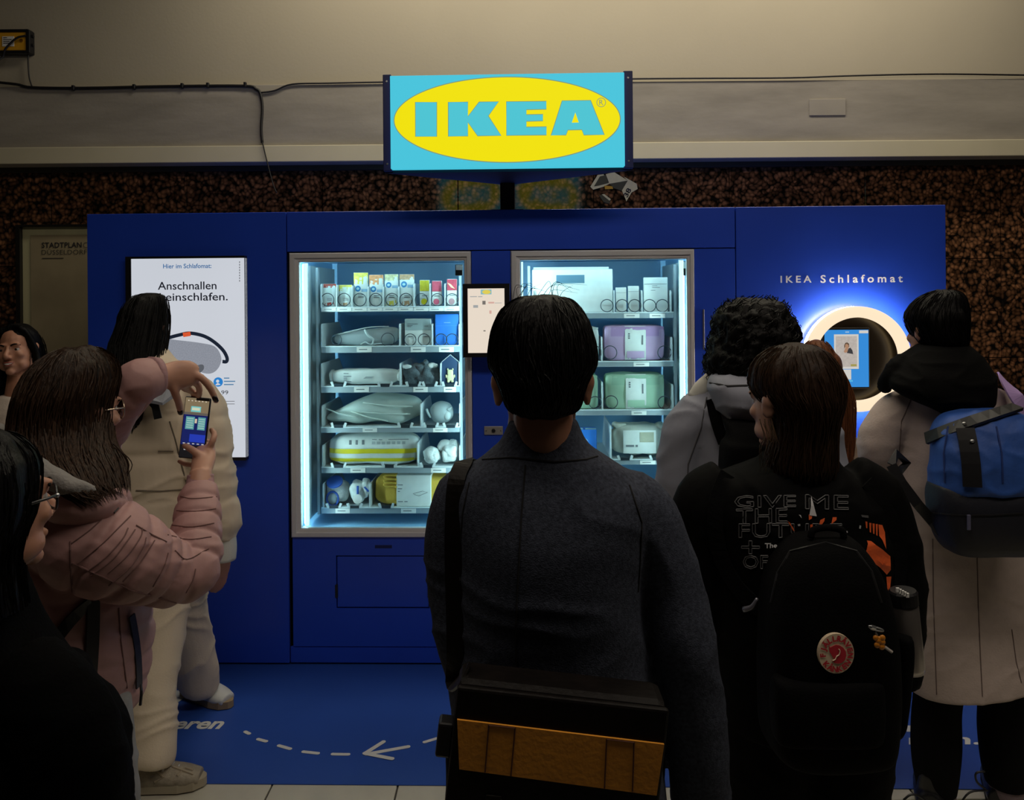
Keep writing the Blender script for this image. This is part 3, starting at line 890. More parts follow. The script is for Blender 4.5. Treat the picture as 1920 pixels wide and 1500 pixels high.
# rear lit faces, same print
for (xa, ya, xb, yb2) in ((fr_[0], fr_[1] + .04, ax + .03, ay), (ax - .03, ay, fl[0], fl[1] + .04)):
    A0, A1 = L3(xa, ya, zb_ + .02), L3(xb, yb2, zb_ + .02)
    u = (A1 - A0).normalized(); nn = Vector((u.y, -u.x, 0))
    wd = (A1 - A0).length; hz = zt_ - zb_ - .04
    def face(px, pz, o=0.0): return A0 + u * px + Vector((0, 0, pz)) + nn * o
    b = B().add([face(.01, 0), face(wd - .01, 0), face(wd - .01, hz), face(.01, hz), face(.01, 0, .008), face(wd - .01, 0, .008), face(wd - .01, hz, .008), face(.01, hz, .008)],
                [(3, 2, 1, 0), (4, 5, 6, 7), (0, 1, 5, 4), (1, 2, 6, 5), (2, 3, 7, 6), (3, 0, 4, 7)])
    rp_ = b.build('lit_panel', CYAN, sg)
    n = 48
    el = [face(wd / 2 + (wd / 2 - .03) * math.cos(2 * pi * k / n), hz / 2 + (hz / 2 - .02) * math.sin(2 * pi * k / n), .010) for k in range(n)]
    B().add(el, [tuple(range(n))]).build('yellow_oval', YELL, rp_)
    v, f = text_fit('IKEA', wd * .2, hz * .34, wd * .8, hz * .66, bold=.06)
    B().add([face(p[0], p[1], .012) for p in v], f).build('letter', YELF, rp_, fix=False)
pw = (mp(965, 375, .1).x - mp(938, 375, .1).x) / 2
B().box(-pw, pw, -.03, .03, 0, zb_ - so.z - .003, r=.003).build('post', M('black_post', (.006, .006, .008), .5), sg)
B().box(-pw * 2.2, pw * 2.2, -.07, .07, 0, .006, r=.002).build('base_plate', BLACK, sg)
for px in (764, 1135):
    p = mp(px, 137, -.12); b = B().lathe([(0, 0), (.016, 0), (.016, .008), (.006, .016), (0, .017)], L3(p.x, -.2, zt_ - .004), 12)
    b.build('lifting_bolt', BLACK, sg)

# ------------------------------------------------------------------ blue floor mat with prints
MATB = M('blue_floor_vinyl', (0.020, 0.072, 0.36), 0.42, var=.05, vs=3)
m0, m1 = at(100, 1469, 2.60), at(1900, 1481, 2.56)
mx0, mx1 = kx0 - .0, kx1 + .35
def gz(px, py):
    r = ray(px, py); t = -H / r.z
    return Vector((r.x * t, t, 0))
ga, gb = gz(380, 1470.5), gz(1820, 1481)
sl = (gb.y - ga.y) / (gb.x - ga.x)
def fy(x): return ga.y + sl * (x - ga.x)
bk = lambda x: (YM + .03) - math.tan(PSI) * x
xl, xr = -2.3, 2.35
mt_pts = [(xl, fy(xl)), (xr, fy(xr)), (xr, bk(xr)), (xl, bk(xl))]
mat_ = root('floor_mat', (0, 3.0, 0), 'blue vinyl floor mat with white dashes and an arrow before the kiosk', 'mat')
mo = Vector((0, 3.0, 0))
B().add([(x, y, z) for z in (.0005, .003) for x, y in mt_pts], [(3, 2, 1, 0), (4, 5, 6, 7), (0, 1, 5, 4), (1, 2, 6, 5), (2, 3, 7, 6), (3, 0, 4, 7)]).build('sheet', MATB, mat_, mo)
PRW = M('mat_white_print', (.62, .63, .62), .5)
def gpoly(name, pts, z=.0042):
    P = [gz(x, y) for x, y in pts]
    return B().add([(p.x, p.y, z) for p in P], [tuple(range(len(P)))]).build(name, PRW, mat_, mo)
def gstroke(b, pts, w, dz=0.0):
    P = [gz(x, y) for x, y in pts]
    P = [Vector((p.x, p.y, .0036 + dz)) for p in P]
    b.ribbon(P, w, .0008, Vector((0, 0, 1)))
    for e in (P[0], P[-1]): b.lathe([(0, 0), (w / 2, 0), (w / 2, .0011), (0, .0011)], e, 16)
for pts in ([(460, 1374), (467, 1377.5)], [(484, 1388), (499, 1392)], [(523, 1400), (544, 1406)], [(569, 1411.5), (596, 1414.5)], [(624, 1416), (653, 1416.5)], [(796, 1393.5), (819, 1386.5)]):
    b = B(); gstroke(b, pts, .0155); b.build('dash', PRW, mat_, mo)
b = B()
gstroke(b, [(687, 1416), (765, 1402)], .018); gstroke(b, [(684, 1415), (719, 1393)], .018, .0005); gstroke(b, [(684, 1415), (735, 1425)], .018, .001)
b.build('arrow', PRW, mat_, mo)
def gtext(name, body, x0, y0, x1, y1, **kw):
    v, f = text_fit(body, 0, 0, 1, 1, **kw)
    out = []
    for p in v:
        g_ = gz(x0 + (x1 - x0) * p[0], y1 + (y0 - y1) * p[1]); out.append((g_.x, g_.y, .0042))
    return B().add(out, f).build(name, PRW, mat_, mo, fix=False)
gtext('lettering', 'eren', 324, 1354, 421, 1369, shear=.55, bold=.03)
gtext('lettering', 'n', 1700, 1362, 1738, 1374, bold=.02); gtext('lettering', 'n', 1704, 1385, 1736, 1398, bold=.02)
gtext('lettering', 'n.', 1786, 1384, 1838, 1398, bold=.02)
cg_ = gz(318, 1310)
B().lathe([(0, 0), (.062, 0), (.062, .0008), (0, .0008)], (cg_.x, cg_.y, .0034), 32).build('disc', PRW, mat_, mo)
v, f = text_fit('€', 0, 0, 1, 1)
B().add([(gz(309 + 12 * p[0], 1318 - 12 * p[1]).x, gz(309 + 12 * p[0], 1318 - 12 * p[1]).y, .0046) for p in v], f).build('disc_mark', INK, mat_, mo, fix=False)
# ------------------------------------------------------------------ the two glazed vending machines
MI = MW.inverted()
DEPTH = .70
OFF = .085
def SH(p): return Vector((p.x, p.y + OFF, p.z))
FILLW, FILLC = 6.6, (.60, .92, .94)  # power and tint of the added cabinet lights
def machine(key, outer, inner, label, rows, ledside, cams):
    o = R(*outer); n = R(*inner)
    org_l = Vector(((o[0] + o[2]) / 2, 0, .013))
    m = root('vending_machine', MW @ org_l, label, 'vending machine', -PSI)
    def q(x0, y0, x1, y1, d=0):
        r = R(x0, y0, x1, y1, d); return (r[0] - org_l.x, r[1] - org_l.z, r[2] - org_l.x, r[3] - org_l.z)
    O = (o[0] - org_l.x, o[1] - org_l.z, o[2] - org_l.x, o[3] - org_l.z)
    I = (n[0] - org_l.x, n[1] - org_l.z, n[2] - org_l.x, n[3] - org_l.z)
    def mid(t): return tuple(a + (b - a) * t for a, b in zip(O, I))
    B().rectloft([(*O, .03), (*O, -.006), (*mid(.12), -.012), (*mid(.55), -.012), (*mid(.62), -.004), (*mid(.9), -.002), (*I, .004), (*I, .03)]).build('door_frame', ALU, m)
    B().box(I[0] - .001, I[2] + .001, .006, .010, I[1] - .001, I[3] + .001).build('glass_pane', GLASS, m)
    # lower blue door with delivery flap
    lz = kickz - org_l.z
    if key == 'L':
        fx = q(632, 1044, 803, 1139)
        b = B()
        for (x0, x1, z0, z1) in ((O[0] + .003, fx[0] - .004, lz + .002, O[1] - .003), (fx[2] + .004, O[2] - .003, lz + .002, O[1] - .003),
                                 (fx[0] - .004, fx[2] + .004, lz + .002, fx[1] - .006), (fx[0] - .004, fx[2] + .004, fx[3] + .006, O[1] - .003)):
            b.box(x0, x1, 0, .018, z0, z1)
        b.build('lower_panel', BLUE, m)
        B().box(fx[0], fx[2], .004, .012, fx[1], fx[3], r=.0015, seg=1).build('delivery_flap', BLUE, m)
        B().box(fx[0] - .01, fx[2] + .01, .019, .028, fx[1] - .01, fx[3] + .01).build('flap_shadow_box', GAP, m)
        for xx in (fx[0] - .003, fx[2] + .003):
            B().box(xx - .006, xx + .006, -.003, .012, fx[1] + .045, fx[1] + .105, r=.001, seg=1).build('flap_hinge', BLACK, m)
        sl_ = q(703, 1022, 735, 1028)
        B().box(sl_[0], sl_[2], -.001, .001, sl_[1], sl_[3], r=.0004, seg=1).build('slot', M('navy_slot', (.006, .012, .10), .5), m)
    else:
        B().box(O[0] + .003, O[2] - .003, 0, .018, lz + .002, O[1] - .003, r=.0015, seg=1).build('lower_panel', BLUE, m)
    # lining
    ex = .024
    E = (I[0] - ex, I[1] - ex, I[2] + ex, I[3] + ex)
    B().rectloft([(*I, .030), (*E, .031), (*E, DEPTH)], close=False, cap=True).build('cabinet_lining', INTERIOR, m)
    for (lx, lz_, rot, ln, pw_) in ((I[0] - .010, (I[1] + I[3]) / 2, (pi / 2, 0, math.radians(-52)), I[3] - I[1], FILLW * (1.15 if ledside < 0 else .7)), (I[2] + .010, (I[1] + I[3]) / 2, (pi / 2, 0, math.radians(52)), I[3] - I[1], FILLW * (.45 if ledside < 0 else .9))):
        l = area('added_cabinet_light', MW @ (org_l + Vector((lx, .040, lz_))), (rot[0], 0, rot[2] - PSI), .012, ln, pw_, FILLC)  # unseen side light added behind the frame lip to brighten the goods
    l = area('added_cabinet_light', MW @ (org_l + Vector(((I[0] + I[2]) / 2, .040, I[3] + .012))), (math.radians(50), 0, -PSI), I[2] - I[0], .012, FILLW * .14, FILLC)  # unseen top light, added likewise
    x0 = I[0] if ledside < 0 else I[2]
    sgn = 1 if ledside < 0 else -1
    B().box(min(x0 + sgn * .002, x0 + sgn * .006), max(x0 + sgn * .002, x0 + sgn * .006), .05, DEPTH * .9, I[1] + .01, I[3] - .01).build('side_lining', SIDEPALE, m)
    xs = sorted((x0 + sgn * .010, x0 + sgn * .030))
    lt = B().tube([(sum(xs) / 2, .030, I[1] + .006), (sum(xs) / 2, .030, I[3] - .006)], .0095, n=12, sub=1).build('light_tube', LED, m, smooth=True)
    B().box(xs[0] - .0, xs[1] + .0, .041, .046, I[1] + .004, I[3] - .004).build('tube_holder', SIDEPALE, m)
    # second slim tube on the other side
    x1 = I[2] if ledside < 0 else I[0]
    if key == 'R': B().tube([(x1 - sgn * .008, .028, I[1] + .006), (x1 - sgn * .008, .028, I[3] - .006)], .004, n=8, sub=1).build('light_tube', LED, m, smooth=True)
    # door contact sensor
    for (cx0, cy0, cx1, cy1) in cams:
        c = q(cx0, cy0, cx1, cy1, .05)
        s_ = B().box(c[0], c[2], .035, .06, c[1], c[3], r=.003).build('door_sensor', BLACK, m)
        B().box(c[0] + .004, c[2] - .004, .033, .036, (c[1] + c[3]) / 2, c[3] - .003).build('sensor_plate', TRAY, s_)
    # rails carrying the trays
    for k, xx in enumerate((q(599, 800, 601, 801, .1 + OFF)[0], q(866, 800, 867, 801, .1 + OFF)[0]) if key == 'L' else (q(994, 800, 996, 801, .1 + OFF)[0], q(1266, 800, 1268, 801, .1 + OFF)[0])):
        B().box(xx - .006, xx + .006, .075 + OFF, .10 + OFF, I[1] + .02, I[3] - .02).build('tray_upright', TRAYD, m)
    for row in rows:
        y0, y1 = row['lip']
        xa, xb = row['x']
        L_ = q(xa, y0, xb, y1, .055 + OFF)
        tz = L_[3]
        t = B().box(L_[0], L_[2], .060, .50, tz - .006, tz - .001).xf(SH).build('tray', TRAY, m)
        # flanged front lip
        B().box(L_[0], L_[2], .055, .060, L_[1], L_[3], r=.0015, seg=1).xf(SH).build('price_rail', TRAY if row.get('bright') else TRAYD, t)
        B().tube([(L_[0], .056, tz), (L_[2], .056, tz)], .003, n=6, sub=1).xf(SH).build('rail_edge', TRAY, t)
        for (p0, p1) in row['tags']:
            g_ = q(p0, y0 + 1.5, p1, y1 - .8, .055 + OFF)
            B().box(g_[0], g_[2], .0535, .0552, g_[1], g_[3]).xf(SH).build('price_tag', WHITE, t)
            w = g_[2] - g_[0]; h = g_[3] - g_[1]
            B().box(g_[0] + w * .15, g_[0] + w * .7, .0531, .0536, g_[1] + h * .42, g_[1] + h * .62).xf(SH).build('tag_print', M('grey_ink', (.22, .25, .26), .7), t)
        for (dx, dy) in row['div']:
            d_ = q(dx - .9, dy, dx + .9, y0, .06 + OFF)
            bz = tz
            b = B()
            xx0, xx1 = d_[0], d_[2]
            hgt = d_[3]
            prof = [(.058, bz), (.058, hgt - .012), (.064, hgt), (.075, hgt + .002), (.40, hgt + .002), (.49, bz + .03), (.49, bz)]
            b.add([(xx0, y, z) for y, z in prof] + [(xx1, y, z) for y, z in prof],
                  [tuple(range(6, -1, -1)), tuple(range(7, 14))] + [(i, (i + 1) % 7, 7 + (i + 1) % 7, 7 + i) for i in range(7)])
            b.xf(SH).build('divider', TRAY, t)
        for (cx_, cy_, rad) in row['coil']:
            c = q(cx_ - rad, cy_ - rad, cx_ + rad, cy_ + rad, .068 + OFF)
            rr = (c[2] - c[0]) / 2; cx2 = (c[0] + c[2]) / 2; cz2 = (c[1] + c[3]) / 2
            pts = [(cx2 + rr * math.sin(a), .064 + .010 * a / (2 * pi), cz2 - rr * math.cos(a)) for a in [2 * pi * k / 20 for k in range(21)]]
            pts += [(pts[-1][0], .10, pts[-1][2]), (pts[-1][0], .45, pts[-1][2])]
            B().tube(pts, .0022, n=5, sub=2).xf(SH).build('spiral', WIRE, t, smooth=True)
        for (cx_,) in row.get('clip', []):
            c = q(cx_ - 13, y0 - 9, cx_ + 13, y0, .055 + OFF)
            for e, sg_ in ((c[0], 1), (c[2], -1)):
                B().poly([(e, c[1]), (e + sg_ * .012, c[1]), (e + sg_ * .004, c[3]), (e - sg_ * .006, c[3] - .003)], .052, .058).xf(SH).build('tray_clip', TRAY, t)
            B().box(c[0] + .012, c[2] - .012, .053, .0545, c[1] - .003, c[1] + .012).xf(SH).build('motor_slot', WIRE, t)
    return m, I, org_l
LROWS = [
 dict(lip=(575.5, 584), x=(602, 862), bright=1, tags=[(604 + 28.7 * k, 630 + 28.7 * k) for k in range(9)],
      div=[(602, 533), (631, 535), (660, 536), (690, 538), (718, 538), (747, 538), (776, 532), (806, 532), (834, 532), (861, 536)],
      coil=[(614, 562, 12), (645, 562, 12), (674.5, 562, 12), (704.5, 562, 12), (735, 562, 12), (761, 562, 12), (790, 562, 11.5), (820, 562, 11.5), (847.5, 562, 11.5)]),
 dict(lip=(649, 661), x=(602, 862), tags=[(669, 697), (770, 798), (823, 851)], div=[(603, 608), (749, 608), (810, 608), (861, 608)],
      coil=[(631, 637, 9.5), (727, 637, 12.5), (769, 637, 11), (795, 637, 11), (827, 637, 11), (847.5, 637, 11)]),
 dict(lip=(724, 736), x=(602, 862), tags=[(664, 692), (775, 802), (832, 855)], div=[(603, 682), (750, 682), (826, 682), (861, 680)], coil=[], clip=[(635,), (722,), (775,), (806,), (843,)]),
 dict(lip=(801, 811), x=(602, 862), tags=[(680, 707), (812, 839)], div=[(604, 761), (789, 758), (862, 758)], coil=[], clip=[(635,), (760,), (808,), (845,)]),
 dict(lip=(876, 887), x=(603, 862), tags=[(657, 685), (808, 836)], div=[(605, 836), (783, 831), (862, 836)], coil=[], clip=[(635,), (730,), (802,)]),
 dict(lip=(952, 963), x=(603, 862), tags=[(629, 656), (752, 780)], div=[(606, 908), (693, 908), (862, 908)], coil=[], clip=[(626,), (665,), (724,)]),
]
RROWS = [
 dict(lip=(586.5, 597), x=(998, 1263), tags=[(1170, 1199), (1218, 1247)], div=[(999, 545), (1152, 545), (1204, 545), (1258, 545)],
      coil=[(1012, 573, 11.5), (1138, 573, 11.5), (1166.5, 573, 11.5), (1190, 573, 11.5), (1218, 573, 11.5), (1242, 573, 11.5)]),
 dict(lip=(678, 688), x=(998, 1263), tags=[(1040, 1068), (1188, 1217)], div=[(999, 633), (1129, 633), (1260, 633)],
      coil=[(1012, 661, 12), (1116, 661, 12), (1144, 661, 12.5), (1246, 661, 12.5)]),
 dict(lip=(769, 779), x=(998, 1263), tags=[(1050, 1078), (1184, 1212)], div=[(999, 724), (1130, 718), (1262, 722)],
      coil=[(1012, 754, 12), (1116, 755, 11.5), (1146, 754, 12), (1246, 755, 12)]),
 dict(lip=(862, 871.5), x=(999, 1263), tags=[(1050, 1078), (1200, 1229)], div=[(1000, 810), (1146, 800), (1262, 812)], coil=[], clip=[(1115,), (1172,), (1232,)]),
 dict(lip=(952, 962), x=(999, 1263), tags=[(1050, 1078), (1200, 1229)], div=[(1000, 908), (1262, 908)], coil=[], clip=[(1060,), (1200,)]),
]
mL, IL, oL = machine('L', (545, 473, 885, 1007), (562, 490, 872, 991), 'glazed vending machine left of the touch terminal with six stocked trays', LROWS, -1, [(854, 496, 868, 517)])
mR, IR, oR = machine('R', (960, 469, 1303, 1004), (977.5, 486.5, 1290, 988), 'glazed vending machine behind the man in the charcoal jacket', RROWS, 1, [(1274, 490, 1286, 517)])

# ------------------------------------------------------------------ goods on the trays
def good(name, box, d, label, cat, group=None):
    """root at the bottom centre of the picture box; returns root, half width, height"""
    d += OFF
    r = R(*box, d)
    p = Vector(((r[0] + r[2]) / 2, d, r[1]))
    o = root(name, MW @ p, label, cat, -PSI, group)
    return o, (r[2] - r[0]) / 2, r[3] - r[1]
PAPERW = M('white_pack_film', (.74, .78, .76), .45, var=.05, vs=30)
PRINTG = M('pack_print_grey', (.16, .18, .20), .7)
def colr(nm, c, **k): return M(nm, c, **{**dict(rough=.5), **k})
def pouch(box, d, label, top, band, circ, low, h0=.33):
    o, w, h = good('snack_pouch', box, d, label, 'snack pouch', 'snack pouches on the top tray')
    b = B(); th = .035; vs = []
    prof = [(0, .9, .5), (.04, 1, 1), (.5, 1, .95), (.8, 1, .5), (.93, 1, .12), (1, 1, .06)]
    D = spline(prof, 3); n = 8
    for (t, wx, wy) in D:
        for k in range(2 * n):
            s_ = -1 + 2 * (k % n) / (n - 1)
            s_ = s_ if k < n else -s_
            yy = (1 - abs(s_) ** 2.5) * th / 2 * wy + .0006
            vs.append((s_ * w * wx, (-yy if k < n else yy) + th / 2, t * h))
    m = len(D); N2 = 2 * n; fs = []
    for i in range(m - 1):
        for k in range(N2): fs.append((i * N2 + k, i * N2 + (k + 1) % N2, (i + 1) * N2 + (k + 1) % N2, (i + 1) * N2 + k))
    fs += [tuple(range(N2 - 1, -1, -1)), tuple(range((m - 1) * N2, m * N2))]
    body = b.add(vs, fs).build('bag', PAPERW, o, smooth=True)
    bv = BVHTree.FromPolygons([v.co for v in body.data.vertices], [tuple(p.vertices) for p in body.data.polygons])
    def patch(nm, pts, mt, off=.0008):
        bm = bmesh.new(); bm.faces.new([bm.verts.new((x, z, 0)) for x, z in pts])
        bmesh.ops.triangulate(bm, faces=bm.faces); bmesh.ops.subdivide_edges(bm, edges=bm.edges, cuts=2, use_grid_fill=True)
        bm.verts.index_update(); V = []; ok = {}
        for v in bm.verts:
            hq, nq, _, _ = bv.ray_cast(Vector((v.co.x, -.2, v.co.y)), Vector((0, 1, 0)))
            if hq is not None: ok[v.index] = len(V); V.append((hq.x, hq.y - off, hq.z))
        F_ = [[ok[v.index] for v in f.verts] for f in bm.faces if all(v.index in ok for v in f.verts)]; bm.free()
        return B().add(V, F_).build(nm, mt, o, fix=False)
    e = .985
    if band: patch('top_band', [(-w * e, h * (1 - h0)), (w * e, h * (1 - h0)), (w * e, h * .995), (-w * e, h * .995)], band)
    if circ:
        cz = h * (1 - h0) - w * .62
        patch('round_mark', [(-w * .35 + w * .42 * math.cos(a), cz + w * .42 * math.sin(a)) for a in [2 * pi * k / 18 for k in range(18)]], circ)
        patch('round_mark_centre', [(-w * .35 + w * .22 * math.cos(a), cz + w * .18 * math.sin(a)) for a in [2 * pi * k / 12 for k in range(12)]], colr('mark_pale', (.45, .72, .78)), .0013)
        patch('side_print', [(w * .15, cz - w * .45), (w * .95, cz - w * .45), (w * .95, cz - w * .05), (w * .15, cz - w * .05)], colr('pack_pale_blue', (.30, .48, .66)))
    if low: patch('picture', [(-w * .8, h * .03), (w * .8, h * .03), (w * .7, h * .20), (-w * .55, h * .16)], low)
    if top: patch('window', [(-w * .45, h * .55), (w * .4, h * .55), (w * .4, h * .9), (-w * .45, h * .9)], top)
    for k in range(2): patch('print', [(-w * .3, h * (.34 - .06 * k)), (w * .5, h * (.34 - .06 * k)), (w * .5, h * (.36 - .06 * k)), (-w * .3, h * (.36 - .06 * k))], PRINTG)
    return o
cy = colr('pouch_yellow', (.72, .62, .10), var=.25, vs=50); co_ = colr('pouch_orange', (.72, .30, .12), var=.3, vs=60)
cl = colr('pouch_leafy_white', (.62, .60, .34), var=.35, vs=70); cb_ = colr('pouch_tan', (.52, .32, .18), var=.3, vs=60)
cblue = colr('pouch_blue_mark', (.03, .22, .50)); cred = colr('pouch_red', (.50, .08, .06), var=.3, vs=40)
pouch((604, 532, 629, 575), .082, 'low reddish snack pouch with a pale window, first on the top tray', colr('pale_window', (.66, .72, .66)), cred, None, cred, .18)
pouch((634, 534, 659, 575), .082, 'short yellow-green pouch with a dark picture, second on the top tray', colr('pale_window', (.66, .72, .66)), cy, None, cb_, .3)
pouch((662, 511, 689, 575), .082, 'tallest white pouch with a yellow top on the top tray', None, cy, cblue, None, .34)
pouch((691, 515, 718, 575), .082, 'white pouch with orange top and a low blue circle', None, co_, cblue, None, .31)
pouch((720, 514, 746, 575), .082, 'white pouch with a leafy pale top on the top tray', None, cl, cblue, cy, .20)
pouch((748, 514, 776, 575), .082, 'white pouch with a thin brown top and brown picture', None, cb_, cblue, cb_, .17)
def slim(box, d, label, top, low):
    o, w, h = good('snack_carton', box, d, label, 'snack carton', 'slim cartons on the top tray')
    B().box(-w, w, 0, .03, 0, h, r=.002).build('carton', PAPERW, o)
    B().box(-w * .97, w * .97, -.0012, .0, h * .56, h * .985, r=.0004, seg=1).build('picture', top, o)
    B().lathe([(0, 0), (w * .62, 0), (w * .62, .0012), (0, .0012)], (-w * .1, 0, h * .14), 18, RX).build('round_print', low, o)
    B().box(-w * .5, w * .6, -.001, 0, h * .36, h * .39).build('print', PRINTG, o)
    return o
slim((787, 525, 805, 572), .085, 'slim carton with a yellow top on the top tray', colr('carton_yellow', (.66, .56, .04), var=.2, vs=60), colr('carton_yellow2', (.72, .62, .02)))
slim((810, 526.5, 828, 572), .085, 'slim carton with a plain pink top on the top tray', colr('carton_pink', (.62, .10, .16), var=.15, vs=60), colr('carton_pink2', (.62, .12, .20)))
r_ = slim((838, 523, 857, 572), .085, 'slim carton with red top and a cream wedge, last on the top tray', colr('carton_red', (.52, .06, .10), var=.2, vs=60), colr('carton_mauve', (.45, .25, .28)))
q_ = R(838, 523, 857, 572, .085 + OFF); hh = q_[3] - q_[1]; ww = (q_[2] - q_[0]) / 2
B().poly([(-ww * .9, hh * .86), (-ww * .2, hh * .80), (ww * .6, hh * .62), (-ww * .2, hh * .68)], -.0022, -.0012).build('wedge', colr('cream_wedge', (.80, .66, .36)), r_)
FELT = colr('grey_felt', (.34, .40, .42), rough=.9, bump=.3, bs=300); FELTD = colr('dark_grey_plush', (.10, .13, .15), rough=.95, bump=.8, bs=160, var=.3, vs=60)
# row 2
o, w, h = good('zip_case', (621, 606, 744, 648), .10, 'large grey zipped case on the second tray', 'case', None)
b = B().soft((0, .05, h * .46), (w, .05, h * .46), e=3.0, n=12, amp=.012, sc=9, seed=3)
b.xf(lambda p: Vector((p.x, p.y, p.z * (0.80 + .22 * max(-1, min(1, p.x / w))))))
b.build('case', FELT, o, smooth=True)
PIPE = colr('pale_piping', (.50, .57, .58))
B().tube([(w * .02, -.006, h * .72), (w * .14, -.012, h * .45), (w * .3, -.012, h * .28), (w * .26, -.010, h * .04)], .0045, n=6).build('seam_band', PIPE, o, smooth=True)
B().tube([(-w * .1, -.002, h * .05), (w * .05, -.006, h * .16), (w * .2, -.008, h * .06), (w * .6, -.004, h * .10)], .003, n=6).build('zipper', PIPE, o, smooth=True)
B().tube([(-w * .85, .01, h * .5), (-w * .3, -.006, h * .68), (w * .2, -.002, h * .82), (w * .75, .006, h * .85)], .003, n=6).build('piping', PIPE, o, smooth=True)
o, w, h = good('white_carton', (759, 598, 808, 648), .085, 'white carton with a grey top third on the second tray', 'carton')
B().box(-w, w, 0, .09, 0, h, r=.002).build('carton', PAPERW, o)
B().box(-w * .99, w * .99, -.0010, 0, h * .58, h * .985).build('grey_panel', colr('carton_grey', (.36, .45, .47)), o)
for zz, a_, b_2 in ((.80, -.8, 0), (.74, -.8, -.4), (.70, -.8, -.5), (.72, .5, .8), (.33, -.75, -.4), (.33, .5, .85)):
    B().box(w * a_, w * b_2, -.0018, -.0009, h * zz, h * (zz + .025)).build('print', PRINTG, o)
o, w, h = good('blue_carton', (816, 589, 860, 647), .085, 'bright blue carton on the second tray beside the terminal', 'carton')
BB = colr('bright_blue_card', (.03, .20, .72), var=.06, vs=20)
B().box(-w, w, 0, .09, 0, h, r=.003).build('carton', BB, o)
B().box(-w, w, -.0012, .02, h * .62, h * .63).build('flap_edge', colr('blue_edge', (.10, .32, .8)), o)
B().box(-w * .25, w * .3, -.001, 0, h * .72, h * .735).build('print', colr('blue_print', (.3, .5, .85)), o)
# row 3
o, w, h = good('rolled_pillow', (617, 692, 748, 721), .085, 'white rolled pillow in film with small print on the third tray', 'pillow')
B().soft((0, .05, h / 2), (w, .05, h / 2), e=3.6, n=12, amp=.008, sc=14, seed=5).build('film_pack', PAPERW, o, smooth=True)
for sx_ in (-1, 1):
    B().soft((sx_ * w * .97, .05, h / 2), (.012, .04, h * .36), e=2.4, n=6, amp=.012, sc=30, seed=8).build('crimped_end', PAPERW, o, smooth=True)
for zz, ww_ in ((.70, .14), (.52, .22), (.40, .10), (.28, .10), (.17, .22)):
    B().box(-w * .58, -w * .58 + w * ww_, -.0025, -.0005, h * zz, h * (zz + .045)).build('print', PRINTG, o)
B().poly([(w * -.02, h * .38), (w * .22, h * .40), (w * .28, h * .52), (w * .06, h * .52)], -.0025, -.0005).build('print_picture', colr('print_mid', (.38, .42, .43)), o)
o, w, h = good('plush_toy', (752, 678, 824, 723), .085, 'dark grey plush toy with white bits on the third tray', 'toy')
b = B().soft((-w * .45, .05, h * .40), (w * .55, .05, h * .42), e=2.3, n=10, amp=.02, sc=30, seed=2)
b.soft((w * .35, .045, h * .45), (w * .6, .05, h * .46), e=2.3, n=10, amp=.02, sc=30, seed=4); b.soft((w * .0, .05, h * .65), (w * .35, .045, h * .3), e=2.2, n=8, amp=.015, sc=30, seed=9)
b.build('body', FELTD, o, smooth=True)
WP = colr('white_plush', (.70, .74, .74), rough=.95, bump=.6, bs=140, var=.1, vs=40)
for (cx_, cz_, rx_, rz_) in ((-.72, .80, .24, .10), (.62, .84, .26, .12), (.28, .98, .14, .12)):
    B().soft((w * cx_, .012, h * cz_), (w * rx_, .012, h * rz_), e=2.2, n=6, amp=.006, sc=50, seed=3).build('white_patch', WP if cx_ < .25 or cx_ > .5 else FELTD, o, smooth=True)
o, w, h = good('toy_house_box', (828, 665, 861, 723), .075, 'dark house shaped box with a pale toy bear on its front', 'box')
HB = colr('navy_card', (.020, .05, .12)); HE = colr('pale_card_edge', (.52, .58, .60))
hp = [(-w, 0), (w, 0), (w, h * .76), (0, h), (-w, h * .76)]
B().poly(hp, 0, .07).build('box', HB, o)
B().tube([(x, -.001, z) for x, z in hp], .0022, n=5, sub=1, closed=True).build('card_edge', HE, o)
BEAR = colr('pale_yellow_plush', (.62, .58, .34), rough=.9)
b = B()
b.soft((0, -.006, h * .27), (w * .42, .007, h * .12), e=2.6, n=6); b.soft((0, -.007, h * .42), (w * .34, .007, h * .10), e=3, n=6)
for sx_ in (-1, 1):
    b.soft((sx_ * w * .28, -.006, h * .53), (w * .10, .005, h * .035), e=2.2, n=4); b.soft((sx_ * w * .46, -.006, h * .31), (w * .10, .006, h * .05), e=2.2, n=4); b.soft((sx_ * w * .22, -.007, h * .15), (w * .16, .007, h * .05), e=2.4, n=4)
b.build('toy_bear', BEAR, o, smooth=True)
# row 4
o, w, h = good('fabric_sack', (606, 741, 792, 797), .085, 'wide grey fabric sack slumped across the fourth tray', 'bag')
def fold(p, w=w, h=h):
    k = max(0.35, min(1.0, .75 + .35 * math.sin((p.x / w + .35) * 2.0)))
    dz = .010 * math.sin(p.x * 26 + p.z * 60) * (1 if p.y < .06 else 0)
    return Vector((p.x, p.y + dz * .7, p.z * k))
SACK = colr('grey_green_fabric', (.46, .54, .51), rough=.85, bump=.3, bs=40)
B().soft((0, .07, h * .52), (w * .97, .065, h * .52), e=2.8, n=16, amp=.022, sc=8, seed=11).xf(fold).build('sack', SACK, o, smooth=True)
for k, (a0, a1) in enumerate((((-.95, .55), (-.3, .25)), ((-.5, .5), (.3, .12)), ((-.35, .45), (.75, .35)), ((-.2, .75), (.8, .6)))):
    B().tube([(w * a0[0], .008, h * a0[1]), (w * (a0[0] + a1[0]) / 2, -.002, h * (a0[1] * .4 + a1[1] * .6)), (w * a1[0], .006, h * a1[1])], .004, n=5).build('crease', colr('sack_pale', (.54, .62, .58), rough=.85), o, smooth=True)
